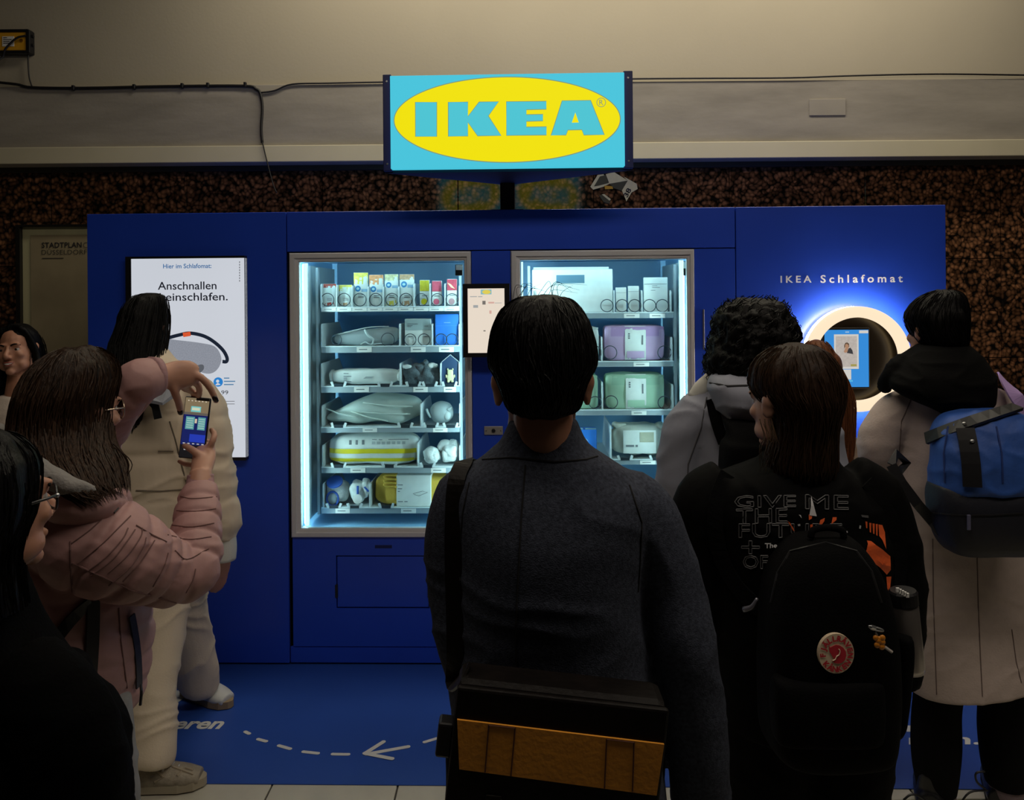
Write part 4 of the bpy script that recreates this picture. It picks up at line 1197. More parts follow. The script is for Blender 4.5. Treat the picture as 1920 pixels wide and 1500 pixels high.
o, w, h = good('plush_ball', (804, 755, 848, 797), .085, 'round grey plush ball with a small fin on the fourth tray', 'toy')
B().soft((0, w, h * .5), (w, w, h * .5), e=2.1, n=10, amp=.004, sc=30, seed=6).build('ball', FELT, o, smooth=True)
B().ell((w * .55, w * .2, h * .42), (w * .32, .012, h * .22)).build('face_patch', colr('pale_felt', (.46, .52, .53), rough=.9), o, smooth=True)
B().poly([(w * .55, h * .72), (w * .98, h * .80), (w * .75, h * .62)], .0, .012).build('fin', FELT, o)
B().tube([(-w * .9, w * .5, h * .3), (-w * 1.15, w * .4, h * .55), (-w * 1.25, w * .4, h * .7)], .006, n=6).build('tail', FELT, o, smooth=True)
# row 5
o, w, h = good('duvet_pack', (612, 816, 783, 873), .085, 'white bedding pack with two yellow stripes on the fifth tray', 'bedding pack')
pk = B().soft((0, .075, h / 2), (w, .075, h / 2), e=4.5, n=14, amp=.010, sc=16, seed=7).build('film_pack', PAPERW, o, smooth=True)
pbv = BVHTree.FromPolygons([v.co for v in pk.data.vertices], [tuple(p.vertices) for p in pk.data.polygons])
def onpack(bv, name, x0, z0, x1, z1, mt, o, nx=10, nz=3, off=.0012):
    V = []; F_ = []
    for j in range(nz + 1):
        for i in range(nx + 1):
            x = x0 + (x1 - x0) * i / nx; z = z0 + (z1 - z0) * j / nz
            hq, _, _, _ = bv.ray_cast(Vector((x, -.3, z)), Vector((0, 1, 0)))
            if hq is None: hq = Vector((x, V[-1][1] + off if V else .05, z))
            V.append((x, hq.y - off, z))
    for j in range(nz):
        for i in range(nx):
            a = j * (nx + 1) + i; F_.append((a, a + 1, a + nx + 2, a + nx + 1))
    return B().add(V, F_).build(name, mt, o, fix=False, smooth=True)
YS_ = colr('pack_yellow', (.66, .55, .01))
onpack(pbv, 'stripe', -w * .96, h * .40, w * .96, h * .55, YS_, o, 30, 3, .004); onpack(pbv, 'stripe', -w * .96, h * .13, w * .96, h * .24, YS_, o, 30, 3, .004)
for k in range(7): onpack(pbv, 'print', -w * .0 + w * .11 * k, h * .70, w * .07 + w * .11 * k, h * .79, colr('print_mid', (.38, .42, .43)), o, 2, 2)
onpack(pbv, 'print', w * .0, h * .84, w * .8, h * .86, PRINTG, o, 4, 1)
for k in range(3): onpack(pbv, 'print', -w * (.5 - .14 * k), h * .69, -w * (.45 - .14 * k), h * .84, PRINTG, o, 1, 2)
o, w, h = good('plush_toy', (787, 825, 863, 874), .085, 'crumpled white plush toy at the right end of the fifth tray', 'toy')
b = B()
rnd = random.Random(4)
for k in range(9):
    b.soft((w * rnd.uniform(-.7, .7), .04 + rnd.uniform(-.02, .03), h * rnd.uniform(.22, .75)), (w * .34, .034, h * .26), e=2.4, n=6, amp=.012, sc=35, seed=k)
b.build('body', WP, o, smooth=True)
# row 6
BLUEP = colr('blue_plush_print', (.03, .10, .42), rough=.9)
o, w, h = good('plush_toy', (608, 895, 650, 946), .085, 'white plush toy with a blue ring on the lowest left tray', 'toy')
B().soft((0, .045, h * .44), (w, .045, h * .44), e=2.6, n=9, amp=.01, sc=30, seed=1).build('body', WP, o, smooth=True)
B().lathe([(0, .0), (w * .72, 0), (w * .72, .006), (0, .006)], (-w * .1, .01, h * .80), 20, Matrix.Rotation(math.radians(35), 3, 'X')).build('blue_cap', BLUEP, o)
B().tube([(-w * .25 + w * .52 * math.cos(a), -.004, h * .22 + h * .26 * math.sin(a)) for a in [2 * pi * k / 16 for k in range(16)]], .005, n=6, sub=1, closed=True).build('blue_ring', BLUEP, o, smooth=True)
B().ell((-w * .25, .0, h * .22), (w * .46, .010, h * .22)).build('grey_belly', FELT, o, smooth=True)
o, w, h = good('plush_toy', (652, 900, 693, 945), .085, 'white plush toy with a round white badge and blue strap', 'toy')
b = B().soft((-w * .2, .045, h * .45), (w * .75, .04, h * .46), e=2.4, n=9, amp=.012, sc=30, seed=12); b.soft((w * .5, .045, h * .58), (w * .5, .035, h * .40), e=2.4, n=8, amp=.01, sc=30, seed=13)
b.build('body', WP, o, smooth=True)
B().lathe([(0, 0), (w * .42, 0), (w * .42, .008), (0, .008)], (-w * .08, -.002, h * .22), 20, RX).build('badge', WHITE, o)
B().tube([(-w * .08, .0, h * .42), (-w * .08, .0, h * .75)], .0055, n=6, sub=2).build('strap', BLUEP, o); B().tube([(w * .5, .006, h * .70), (w * .85, .012, h * .50)], .005, n=6, sub=2).build('strap', BLUEP, o)
o, w, h = good('folded_blanket', (700, 889, 836, 949), .080, 'folded mustard yellow blanket with a white paper band on the lowest tray', 'blanket')
MUS = colr('mustard_fleece', (.56, .36, .045), rough=.9, bump=.4, bs=120)
B().soft((0, .09, h * .46), (w, .09, h * .46), e=5, n=12, amp=.006, sc=18, seed=2).build('fold', MUS, o, smooth=True)
for k in range(3):
    zz = h * (.97 - .12 * k)
    B().tube([(-w * .35, .0, zz), (-w * .62, -.004, zz - h * .01 * k), (-w * .70, -.002, zz - h * .05), (-w * .60, -.004, zz - h * .10), (-w * .35, -.002, zz - h * .13)], (.0055), n=7).build('rolled_edge', MUS, o, smooth=True)
B().box(-w * .36, w * .60, -.006, .19, -.001, h * .985, r=.004).build('paper_band', PAPERW, o)
for x0_, x1_, zz in ((-.32, -.18, .66), (-.32, -.2, .54), (-.02 - .3, -.26, .46), (-.32, -.18, .14), (-.14, -.05, .14)):
    B().box(w * x0_, w * x1_, -.0068, -.0058, h * zz, h * (zz + .025)).build('print', PRINTG, o)
B().tube([(w * x, -.0065, h * z) for x, z in ((.10, .40), (.36, .48), (.50, .44), (.26, .33), (.12, .38))], .0009, n=4, sub=1).build('print_picture', PRINTG, o)
# right machine
o, w, h = good('flat_pack', (998, 505, 1149, 586), .085, 'large flat white pack with a grey window on the upper right tray', 'pack')
B().box(-w, w, 0, .02, 0, h, r=.004).build('sleeve', PAPERW, o)
B().box(-w * .97, w * .92, .024, .05, .01, h * 1.06, r=.004).build('inner_sleeve', PAPERW, o)
B().box(-w * .40, w * .30, -.001, 0, h * .68, h * .87).build('window', colr('slate_window', (.10, .20, .28)), o)
for box_, lab in (((1154, 539, 1176, 585), 'short pale packet beside the flat pack'), ((1177, 536, 1200, 585), 'slightly taller pale packet, second beside the flat pack')):
    o, w, h = good('paper_packet', box_, .085, lab, 'packet', 'paper packets on the upper tray')
    b = B()
    for k in range(3): b.box(-w * (.95 - .1 * k), w * (.85 - .1 * k), .012 * k, .012 * k + .008, 0, h * (1 - .03 * (k % 2)), r=.002)
    b.build('packet', PAPERW, o); B().box(-w * .9, w * .8, -.0006, .0, h * .78, h * .79).build('fold_line', PRINTG, o)
o, w, h = good('paper_packet', (1206, 520, 1254, 585), .085, 'tall white packet with grey print at the end of the upper tray', 'packet', 'paper packets on the upper tray')
b = B()
for k in range(3): b.box(-w * (.96 - .05 * k), w * (.92 - .03 * k), .02 * k, .02 * k + .016, 0, h * (1 - .05 * k), r=.003)
b.build('packet', PAPERW, o)
for x0_, x1_, zz in ((-.9, .85, .80), (-.3, .3, .70), (-.4, -.05, .62), (-.3, .1, .75)): B().box(w * x0_, w * x1_, -.0012, .0, h * zz, h * (zz + .012)).build('print', PRINTG, o)
def bandpack(box, label, colm, flapm, d=.085, bandx=(-.33, .36)):
    o, w, h = good('bedding_pack', box, d, label, 'bedding pack', 'banded bedding packs')
    p_ = B().soft((0, .07, h / 2), (w, .07, h / 2), e=9, n=12, amp=.006, sc=14, seed=len(label)).build('folded_linen', colm, o, smooth=True)
    bv = BVHTree.FromPolygons([v.co for v in p_.data.vertices], [tuple(q.vertices) for q in p_.data.polygons])
    onpack(bv, 'top_fold', -w * .97, h * .69, w * .97, h * .96, flapm, o, 10, 3, .0015)
    onpack(bv, 'paper_band', w * bandx[0], h * .02, w * bandx[1], h * .985, PAPERW, o, 6, 6, .004)
    onpack(bv, 'band_picture', w * (bandx[0] + .06), h * .08, w * (bandx[1] - .06), h * .27, colm, o, 3, 2, .0055)
    for k in range(3): onpack(bv, 'print', w * (bandx[0] + .1), h * (.62 + .06 * k), w * (bandx[0] + .16), h * (.66 + .06 * k), PRINTG, o, 1, 1, .0055)
    onpack(bv, 'print', w * (bandx[1] - .14), h * .45, w * (bandx[1] - .09), h * .72, PRINTG, o, 1, 2, .0055)
    return o
PNK = colr('pink_lilac_linen', (.56, .38, .60), rough=.8); PNK2 = colr('lilac_fold', (.46, .28, .54), rough=.8)
GRN = colr('sage_green_linen', (.38, .58, .42), rough=.8); GRN2 = colr('sage_fold', (.32, .52, .38), rough=.8)
WHL = colr('white_linen', (.66, .70, .70), rough=.8)
bandpack((1134, 610, 1247, 676), 'pink and lilac bedding pack with a white band', PNK, PNK2)
bandpack((1136, 701, 1247, 768), 'sage green bedding pack with a white band, right of its tray', GRN, GRN2)
bandpack((1004, 612, 1124, 676), 'pale bedding pack behind the man beside the pink pack', WHL, colr('pale_fold', (.55, .62, .64)))
bandpack((1004, 702, 1122, 768), 'sage green bedding pack mostly hidden behind the man', GRN, GRN2)
o, w, h = good('blue_gift_box', (1062, 804, 1119, 847), .085, 'bright blue box with pale lettering behind the man', 'box')
B().box(-w, w, 0, .08, 0, h * .96, r=.002).build('box', BB, o)
B().box(-w * .95, w * .1, .004, .012, h * .9, h * 1.02).build('flap', colr('blue_grey_flap', (.20, .36, .46)), o); B().box(w * .25, w * .95, .004, .012, h * .9, h * 1.02).build('flap', colr('blue_grey_flap', (.20, .36, .46)), o)
PB = colr('pale_blue_letter', (.42, .66, .85))
for tx, x0_, x1_, z0_, z1_ in (('sanft', -.35, .12, .62, .72), ('nachschub.', -.75, .46, .46, .58)):
    v, f = text_fit(tx, w * x0_, h * z0_, w * x1_, h * z1_, bold=.01)
    B().add([(p[0], -.0008, p[1]) for p in v], f).build('lettering', PB, o, fix=False)
o, w, h = good('bagged_linen', (1149, 794, 1250, 856), .080, 'linen in a crinkled clear bag with a label card on the fourth tray', 'bedding pack')
lb = B().soft((0, .07, h * .48), (w, .065, h * .46), e=4, n=14, amp=.014, sc=24, seed=22); 
for sx_ in (-1, 1):
    lb.soft((sx_ * w * .72, .05, h * .86), (w * .26, .03, h * .12), e=2.3, n=7, amp=.016, sc=40, seed=30 + sx_)
lb = lb.build('bag', colr('pale_grey_linen', (.56, .60, .54), rough=.6, var=.12, vs=18), o, smooth=True)
B().box(-w * .62, w * .60, -.006, -.003, h * .10, h * .80, r=.001).build('label_card', PAPERW, o)
B().box(w * .0, w * .52, -.0072, -.0058, h * .44, h * .74).build('picture', colr('beige_picture', (.42, .42, .32), var=.15, vs=30), o)
for x0_, x1_ in ((-.52, -.22), (-.16, -.08)): B().box(w * x0_, w * x1_, -.0072, -.0058, h * .30, h * .36).build('print', PRINTG, o)
# ------------------------------------------------------------------ people
SKIN = M('skin', (.42, .20, .125), .5, var=.06, vs=30)
SKINP = M('pale_skin', (.50, .27, .19), .5, var=.05, vs=30)
EYEW = M('eye_white', (.42, .38, .36), .35); IRIS = M('dark_iris', (.02, .012, .008), .2)
def hairmat(n, c, v=.4): return M(n, c, .5, var=v, vs=9, stretch=(14, 14, 1.2), bump=.5, bs=14, spec=.12)
H_BLACK = hairmat('black_hair', (.0022, .002, .0021), .5)
H_BROWN = hairmat('dark_brown_hair', (.020, .010, .0055), .5)
H_BROWN2 = hairmat('brown_hair', (.030, .016, .009), .5)
H_AUB = hairmat('auburn_hair', (.16, .06, .025), .35)

def frame(yaw):
    return Vector((math.cos(yaw), math.sin(yaw), 0)), Vector((-math.sin(yaw), math.cos(yaw), 0))   # right, forward

class Fig:
    def __init__(s, label, foot, name='person'):
        s.org = Vector((foot[0], foot[1], 0))
        s.o = root(name, s.org, label, 'person')
        s.b = B(); s.heads = []
    def head(s, c, yaw, pitch=0.0, roll=0.0, k=1.0, neck=None):
        b = s.b; c = Vector(c)
        Mx = Matrix.Rotation(yaw, 3, 'Z') @ Matrix.Rotation(pitch, 3, 'X') @ Matrix.Rotation(roll, 3, 'Y')
        def T(x, y, z): return c + Mx @ (Vector((x, y, z)) * k)
        def E(p, r, m=None):
            b.ell(T(*p), tuple(q * k for q in r), Mx @ m if m else Mx)
        E((0, -.016, .036), (.0755, .094, .083))
        E((0, .022, -.022), (.064, .066, .088))
        E((0, .040, -.070), (.044, .044, .042))
        E((0, .074, -.098), (.021, .018, .016))
        for sx in (-1, 1):
            E((sx * .040, .030, -.066), (.022, .042, .028))
            E((sx * .038, .062, -.022), (.022, .020, .018))
            E((sx * .028, .076, .026), (.026, .011, .007))
            E((sx * .012, .096, -.034), (.009, .009, .007))
            E((sx * .033, .072, .0135), (.016, .010, .005)); E((sx * .033, .072, -.008), (.015, .010, .004))
            er = Matrix.Rotation(sx * -.35, 3, 'Z')
            E((sx * .078, -.010, -.002), (.008, .019, .032), er)
            E((sx * .082, -.016, .012), (.009, .016, .018), er)
        b.tube([T(0, .080, .022), T(0, .093, -.004), T(0, .108, -.026), T(0, .098, -.036)], [.007 * k, .009 * k, .012 * k, .008 * k], n=10)
        E((0, .090, -.060), (.022, .008, .0048)); E((0, .088, -.069), (.018, .008, .0056))
        nb = Vector(neck) if neck is not None else T(0, -.05, -.21)
        b.tube([T(0, -.018, -.03), T(0, -.022, -.09), nb + Vector((0, 0, .02)), nb - Vector((0, 0, .06))], [(.052 * k, .056 * k), (.052 * k, .055 * k), (.060 * k, .058 * k), (.085 * k, .07 * k)], n=16)
        s.T = T; s.Mx = Mx; s.k = k
        return T
    def eyes(s, brow):
        for sx in (-1, 1):
            e = B().ell(s.T(sx * .032, .0685, .003), tuple(.0112 * s.k for _ in range(3)), s.Mx, 14, 10).build('eye', EYEW, s.o, s.org, True)
            B().ell(s.T(sx * .032, .0765, .003), (.0062 * s.k, .0040 * s.k, .0060 * s.k), s.Mx, 12, 8).build('iris', IRIS, e, s.org, True)
            B().tube([s.T(sx * .014, .084, .022), s.T(sx * .032, .085, .028), s.T(sx * .052, .072, .022)], [.003 * s.k, .0038 * s.k, .002 * s.k], n=6).build('eyebrow', brow, s.o, s.org, True)
    def finger(s, pts, r=.0082):
        n = len(pts)
        s.b.tube(pts, [r * (1.08 - .28 * i / (n - 1)) for i in range(n)], n=10, sub=4)
        s.b.ell(pts[-1], r * .82)
    def relaxed_hand(s, wrist, d, fw, side, k=1.0, curl=1.0):
        """hand hanging along d, fingers curl towards fw; side = thumb direction"""
        wrist, d, fw = Vector(wrist), Vector(d).normalized(), Vector(fw)
        fw = (fw - d * fw.dot(d)).normalized(); sd = Vector(side); sd = (sd - d * sd.dot(d) - fw * sd.dot(fw)).normalized()
        P = lambda a, f, w: wrist + d * (a * k) + fw * (f * k) + sd * (w * k)
        s.b.tube([P(-.03, 0, 0), P(0, 0, 0), P(.04, .002, .002), P(.085, .008, 0)], [(.026 * k, .021 * k), (.027 * k, .019 * k), (.039 * k, .017 * k), (.038 * k, .015 * k)], n=14, ref=sd)
        for i, (w, l) in enumerate(((.027, .072), (.009, .082), (-.010, .076), (-.027, .060))):
            c = curl * (.8 + .12 * i)
            s.finger([P(.070, .006, w), P(.088, .008, w * 1.05), P(.088 + l * .45, .012 + .012 * c, w * 1.03), P(.088 + l * .78, .016 + .030 * c, w * .98), P(.088 + l * .96, .020 + .048 * c, w * .95)], .0085 * k)
        s.finger([P(.012, .006, .024), P(.035, .016, .042), P(.066, .026, .050), P(.090, .034, .046)], .0095 * k)
    def limbs(s, J, tk=1.0):
        b = s.b
        for q in 'LR':
            if 'sh' + q in J:
                b.tube([J['sh' + q], J['el' + q], J['wr' + q]], [.045, .037, .027], n=12)
            if 'hip' + q in J:
                b.tube([J['hip' + q], J['kn' + q], J['an' + q]], [.078, .052, .037], n=12)
                an = J['an' + q]; f = J.get('ft' + q)
                if f is not None:
                    b.tube([an + Vector((0, 0, .01)), an * .6 + Vector(f) * .4, Vector(f)], [.036, .034, .022], n=10)
        if 'hipL' in J:
            hc = (J['hipL'] + J['hipR']) / 2; nk = J['nk']; yaw = J.get('yaw', 0)
            b.rings([(hc.x, hc.y, hc.z - .10, .10 * tk, .085 * tk), (hc.x, hc.y, hc.z, .145 * tk, .10 * tk), (hc.x * .6 + nk.x * .4, hc.y * .6 + nk.y * .4, hc.z * .6 + nk.z * .4, .12 * tk, .085 * tk), (hc.x * .25 + nk.x * .75, hc.y * .25 + nk.y * .75, hc.z * .25 + nk.z * .75, .145 * tk, .095 * tk), (nk.x, nk.y, nk.z - .06, .13 * tk, .075 * tk), (nk.x, nk.y, nk.z, .06, .055)], yaw=yaw)
    def cap(s, b, k=1.0):
        b.ell(s.T(0, -.026, .044), tuple(q * s.k * k for q in (.083, .098, .086)), s.Mx)
    def skin(s, mt=None, voxel=.0065, smooth=3):
        return s.b.vox('body', mt or SKIN, s.o, s.org, voxel, smooth)
    def strands(s, D, yaw, e, n, seed, a0=0.0, a1=2 * pi, r=.0011, lift=.012, t0=.05, t1=1.0, lmin=.35, over=0.0):
        """fine locks following a lofted hair volume"""
        rnd = random.Random(seed); b = B(); D = np.array(D); m = len(D)
        c, sn = math.cos(yaw), math.sin(yaw)
        for _ in range(n):
            a = rnd.uniform(a0, a1); ts = rnd.uniform(t0, t1 - .25); te = min(t1, ts + rnd.uniform(lmin, 1.0))
            wob = rnd.uniform(-.18, .18); ph = rnd.uniform(0, 6); g0 = rnd.uniform(.0, lift)
            pts = []
            K = 9
            for i in range(K):
                t = ts + (te - ts) * i / (K - 1)
                f = t * (m - 1); j = min(int(f), m - 2); q = D[j] + (D[j + 1] - D[j]) * (f - j)
                aa = a + wob * i / K + .05 * math.sin(ph + i * .9)
                ca, sa = math.cos(aa), math.sin(aa)
                x = (q[3] + g0) * math.copysign(abs(ca) ** (2 / e), ca); y = (q[4] + g0) * math.copysign(abs(sa) ** (2 / e), sa)
                pts.append((q[0] + x * c - y * sn, q[1] + x * sn + y * c, q[2] - (over * max(0, t - .9) * 10 * rnd.random() if over else 0)))
            b.tube(pts, [r * .7] + [r] * (K - 2) + [r * .3], n=3, sub=1)
        return b
def lump(a=.004, sc=9.0, seed=0.0, sz=1.0):
    o = Vector((seed * 3.7, seed * 1.9, seed * 5.3))
    return lambda c, n: a * noise.noise(Vector((c.x * sc, c.y * sc, c.z * sc * sz)) + o)
def folds(a=.005, seed=0.0, sc=7.0):
    o = Vector((seed * 3.7, seed * 1.9, seed * 5.3))
    def f(c, n):
        w = noise.noise(c * 4 + o)
        r = 1 - abs(noise.noise(Vector((c.x * sc + w, c.y * sc, c.z * sc * 1.8 + w * 2)) + o)) * 2
        return a * (r * r * (1 if r > 0 else -1) * .8) + a * .5 * w
    return f
def shoe(fig, ankle, yaw, mt, sole, L=.275, w=.048, name='shoe', hgt=.09):
    rt, fw = frame(yaw); a = Vector((ankle[0], ankle[1], 0))
    P = lambda f, z: a + fw * f + Vector((0, 0, z))
    b = B()
    b.tube([P(-.07, .052), P(-.02, .050), P(.06, .045), P(.13, .038), P(.185, .034)], [(w * .85, .040), (w * .95, .046), (w, .040), (w * 1.02, .032), (w * .72, .022)], n=14, ref=rt)
    b.tube([P(-.02, .05), P(-.025, hgt)], [.042, .040], n=12)
    sh = b.vox(name, mt, fig.o, fig.org, .006, 3)
    so = B()
    pts = [(-.085, 0), (-.075, .6), (-.03, .85), (.05, .9), (.12, 1.0), (.17, .8), (.20, .3), (.205, 0)]
    out = [P(f, 0) + rt * (w * q) for f, q in pts] + [P(f, 0) - rt * (w * q) for f, q in pts[::-1][1:-1]]
    vs = [p + Vector((0, 0, .006)) for p in out] + [p + Vector((0, 0, .034)) for p in out]
    n = len(out)
    so.add(vs, [tuple(range(n - 1, -1, -1)), tuple(range(n, 2 * n))] + [(i, (i + 1) % n, n + (i + 1) % n, n + i) for i in range(n)])
    so.build('sole', sole, sh, fig.org)
    return sh
def legs(fig, J, mt, r=(.10, .075, .062), name='trousers', hw=1.0, disp=None):
    b = B()
    for q in 'LR':
        h, k, a = J['hip' + q], J['kn' + q], J['an' + q]
        b.tube([h + Vector((0, 0, .03)), h, (h + k) / 2, k, (k + a) / 2, a + Vector((0, 0, -.02))], [r[0], r[0], (r[0] + r[1]) / 2 + .005, r[1], (r[1] + r[2]) / 2, r[2]], n=18)
    hc = (J['hipL'] + J['hipR']) / 2
    b.rings([(hc.x, hc.y, hc.z - .09, .12 * hw, .10 * hw), (hc.x, hc.y, hc.z, .165 * hw, .115 * hw), (hc.x, hc.y, hc.z + .10, .145 * hw, .105 * hw)], yaw=J.get('yaw', 0))
    return b.vox(name, mt, fig.o, fig.org, .009, 4, disp or folds(.006, 2))
def stand(x, y, yaw, hipz=.88, gap=.09, toe=0.0):
    rt, fw = frame(yaw); c = Vector((x, y, 0)); J = {}
    for q, sg in (('L', -1), ('R', 1)):
        J['hip' + q] = c + rt * (sg * gap) + Vector((0, 0, hipz)); J['kn' + q] = c + rt * (sg * (gap + .01)) + fw * .015 + Vector((0, 0, hipz * .52)); J['an' + q] = c + rt * (sg * (gap + .01)) - fw * .02 + Vector((0, 0, .085))
        J['ft' + q] = c + rt * (sg * (gap + .02)) + fw * .15 + Vector((0, 0, .03))
    J['yaw'] = yaw
    return J
V = Vector
def Z(p): return Vector((0, 0, p))

# ---------------------------------------------------------------- man in the grey jacket
JK = M('charcoal_tweed', (.050, .057, .080), .9, var=.35, vs=160, bump=.35, bs=420, spec=.1)
ZM = 1.35
f = Fig('man with short black hair in a charcoal jacket, seen from behind in the middle', at(1040, 1500, ZM))
hx = at(1017, 728, ZM); nk = at(1022, 838, ZM)
f.head(hx, 0.02, -.04, 0, .99, nk)
J = stand(f.org.x, f.org.y, 0)
J.update(nk=nk, shL=at(872, 925, ZM), shR=at(1212, 945, ZM), elL=at(872, 1195, ZM - .02), elR=at(1272, 1215, ZM - .02), wrL=at(905, 1400, ZM + .10), wrR=at(1308, 1500, ZM + .03))
f.limbs(J)
f.relaxed_hand(J['wrR'], (.02, .03, -1), (-.6, .6, 0), (0, 1, 0)); f.relaxed_hand(J['wrL'], (.1, .1, -1), (.6, .6, 0), (0, 1, 0))
man_body = f.skin(voxel=.006)
f.eyes(H_BLACK)
b = B()
b.sil([(786, 957, 1078, ZM, .062), (800, 950, 1082, ZM, .066), (835, 932, 1103, ZM, .076), (858, 905, 1140, ZM, .088), (885, 868, 1180, ZM, .10), (925, 845, 1222, ZM, .115), (1000, 850, 1212, ZM, .130), (1100, 852, 1204, ZM, .128), (1200, 850, 1210, ZM, .122), (1300, 850, 1225, ZM, .125), (1400, 846, 1240, ZM, .130), (1500, 840, 1250, ZM, .135), (1560, 840, 1250, ZM, .13)], n=36)
b.tube([at(920, 915, ZM), at(880, 935, ZM), at(860, 1010, ZM), at(864, 1100, ZM), at(872, 1190, ZM - .01), at(888, 1260, ZM + .02), at(903, 1370, ZM + .08), at(908, 1420, ZM + .11)], [.045, .058, .058, .056, .053, .050, .045, .042], n=18)
b.tube([at(1150, 920, ZM), at(1200, 958, ZM), at(1228, 1025, ZM), at(1254, 1110, ZM), at(1276, 1200, ZM - .01), at(1297, 1330, ZM), at(1310, 1440, ZM + .01), at(1316, 1520, ZM + .03)], [.045, .060, .061, .060, .058, .056, .053, .050], n=18)
jk = b.vox('jacket', JK, f.o, f.org, .006, 5, folds(.0045, 1, 6))
jb = bvh_of(jk)
SEAM = M('dark_seam', (.008, .008, .010), .9)
seam('back_seam', jb, [(985, 872), (978, 960), (970, 1100), (966, 1200), (970, 1285)], .0016, SEAM, f.o, f.org)
seam('sleeve_seam', jb, [(1180, 910), (1203, 980), (1200, 1050), (1196, 1110)], .0018, SEAM, f.o, f.org)
seam('sleeve_seam', jb, [(880, 905), (868, 960), (862, 1040), (864, 1120)], .0016, SEAM, f.o, f.org)
seam('collar_seam', jb, [(905, 862), (960, 858), (1040, 866), (1098, 862), (1120, 856)], .0018, SEAM, f.o, f.org)
# hair
b = B(); hr = [(553, 1000, 1036, ZM - .01, .015), (560, 968, 1066, ZM - .01, .05), (578, 944, 1086, ZM - .01, .075), (605, 929, 1102, ZM - .012, .093), (645, 919, 1114, ZM - .014, .105), (682, 918, 1116, ZM - .018, .108), (704, 930, 1104, ZM - .030, .100), (728, 940, 1094, ZM - .042, .090), (752, 948, 1088, ZM - .050, .075), (768, 956, 1080, ZM - .052, .060), (780, 974, 1062, ZM - .052, .045)]
out = b.sil(hr, n=36, e=2.2)
f.cap(b); b.vox('hair', H_BLACK, f.o, f.org, .006, 3, lambda c, n: .0035 * noise.noise(V((c.x * 60, c.y * 60, c.z * 12))))
D = spline(out, 4)
f.strands(D, 0, 2.2, 420, 3, pi * .98, 2 * pi * 1.01, .0010, .004, .02, .93, .15).build('hair_strands', H_BLACK, f.o, f.org)
b = B(); rnd = random.Random(5)
for k in range(15):
    x = rnd.uniform(950, 1075); y0 = 572 - 14 * math.sin((x - 940) / 140 * pi) - 4
    p = at(x, y0, ZM - .02)
    b.tube([p, p + V((rnd.uniform(.0, .02), rnd.uniform(-.03, .03), rnd.uniform(.012, .026))), p + V((rnd.uniform(.02, .05), rnd.uniform(-.04, .02), rnd.uniform(.006, .022)))], [.0006, .0005, .0002], n=3, sub=4)
b.build('hair_strands', H_BLACK, f.o, f.org)
TRD = M('black_trouser_cloth', (.003, .003, .0035), .85, spec=.08)
legs(f, J, TRD)
for q in 'LR': shoe(f, J['an' + q], 0, BLACK, GAP)
man = f
# satchel
LEA = M('black_leather', (.006, .0045, .004), .5, var=.3, vs=30, bump=.25, bs=90, spec=.15); TAN = M('tan_leather', (.72, .30, .035), .42, var=.12, vs=12, bump=.2, bs=120)
zb = 1.115
c0 = at(1045, 1410, zb)
st = root('satchel', (c0.x, c0.y, c0.z - .16), 'black leather satchel with a wide tan band hanging on the man in charcoal', 'bag')
so_ = V(st.location)
Rb = Matrix.Rotation(math.radians(6.8), 3, 'Y')
def sb_(x0, x1, y0, y1, z0, z1, r, nm, mt, par):
    b = B().box(x0, x1, y0, y1, z0, z1, r=r); b.xf(lambda p: c0 + Rb @ p)
    return b.build(nm, mt, par, so_, smooth=False)
k = zb / F
W2 = 200 * k
sb_(-W2, W2, .004, .080, -190 * k, 108 * k, .014, 'body', LEA, st)
fl_ = sb_(-W2 * .995, W2 * .995, -.006, .006, -170 * k, 104 * k, .004, 'flap', LEA, st)
def bq(px, py, y): 
    p = at(px, py, zb) - c0; q = Rb.inverted() @ p; return (q.x, q.z)
bp = [bq(858, 1343, 0), bq(1243, 1389, 0), bq(1229, 1484, 0), bq(862, 1435, 0)]
bd = B().poly(bp, -.0095, -.006); bd.xf(lambda p: c0 + Rb @ p); bd = bd.build('tan_band', TAN, st, so_)
STI = M('dark_stitching', (.07, .018, .004), .8)
for pts in ([(917, 1352), (910, 1440)], [(966, 1357), (958, 1447)], [(1136, 1378), (1132, 1470)], [(1187, 1384), (1184, 1476)], [(917, 1353), (966, 1358)], [(1136, 1379), (1187, 1385)]):
    q = [bq(*p, 0) for p in pts]
    b = B().tube([(x, -.0097, z) for x, z in q], .0011, n=4, sub=1); b.xf(lambda p: c0 + Rb @ p); b.build('stitching', STI, bd, so_)
for x_ in (-.55, .55):
    b = B().box(W2 * x_ - .012, W2 * x_ + .012, -.0085, -.005, -150 * k, -88 * k, r=.002); b.xf(lambda p: c0 + Rb @ p); b.build('buckle_strap', LEA, st, so_)
b = B().box(-W2 - .022, -W2 + .002, .02, .05, -52 * k, 14 * k, r=.004); b.xf(lambda p: c0 + Rb @ p); b.build('side_buckle', BLACK, st, so_)
strap_pts = [(872, 872), (862, 890), (856, 920), (853, 1000), (854, 1080), (856, 1160), (858, 1240), (856, 1285)]
sp_ = []
for x, y in strap_pts:
    p, n = proj(jb, x, y, .004)
    if p is not None: sp_.append(p)
over = []
xs_ = sp_[0].x
for kk_ in range(7):
    yy = sp_[0].y + .012 + .024 * kk_
    hq, nq, _, _ = jb.ray_cast(V((xs_ + .004 * kk_, yy, 2.2)), V((0, 0, -1)))
    if hq is not None and hq.z > 1.2: over.append(hq + V((0, 0, .003)))
sp_ = over[::-1] + sp_
last = c0 + Rb @ V((-W2 + .012, .03, 110 * k)); sp_.append(last)
S_ = spline([tuple(p) for p in sp_], 4)
S_ = [V(p) for p in S_]
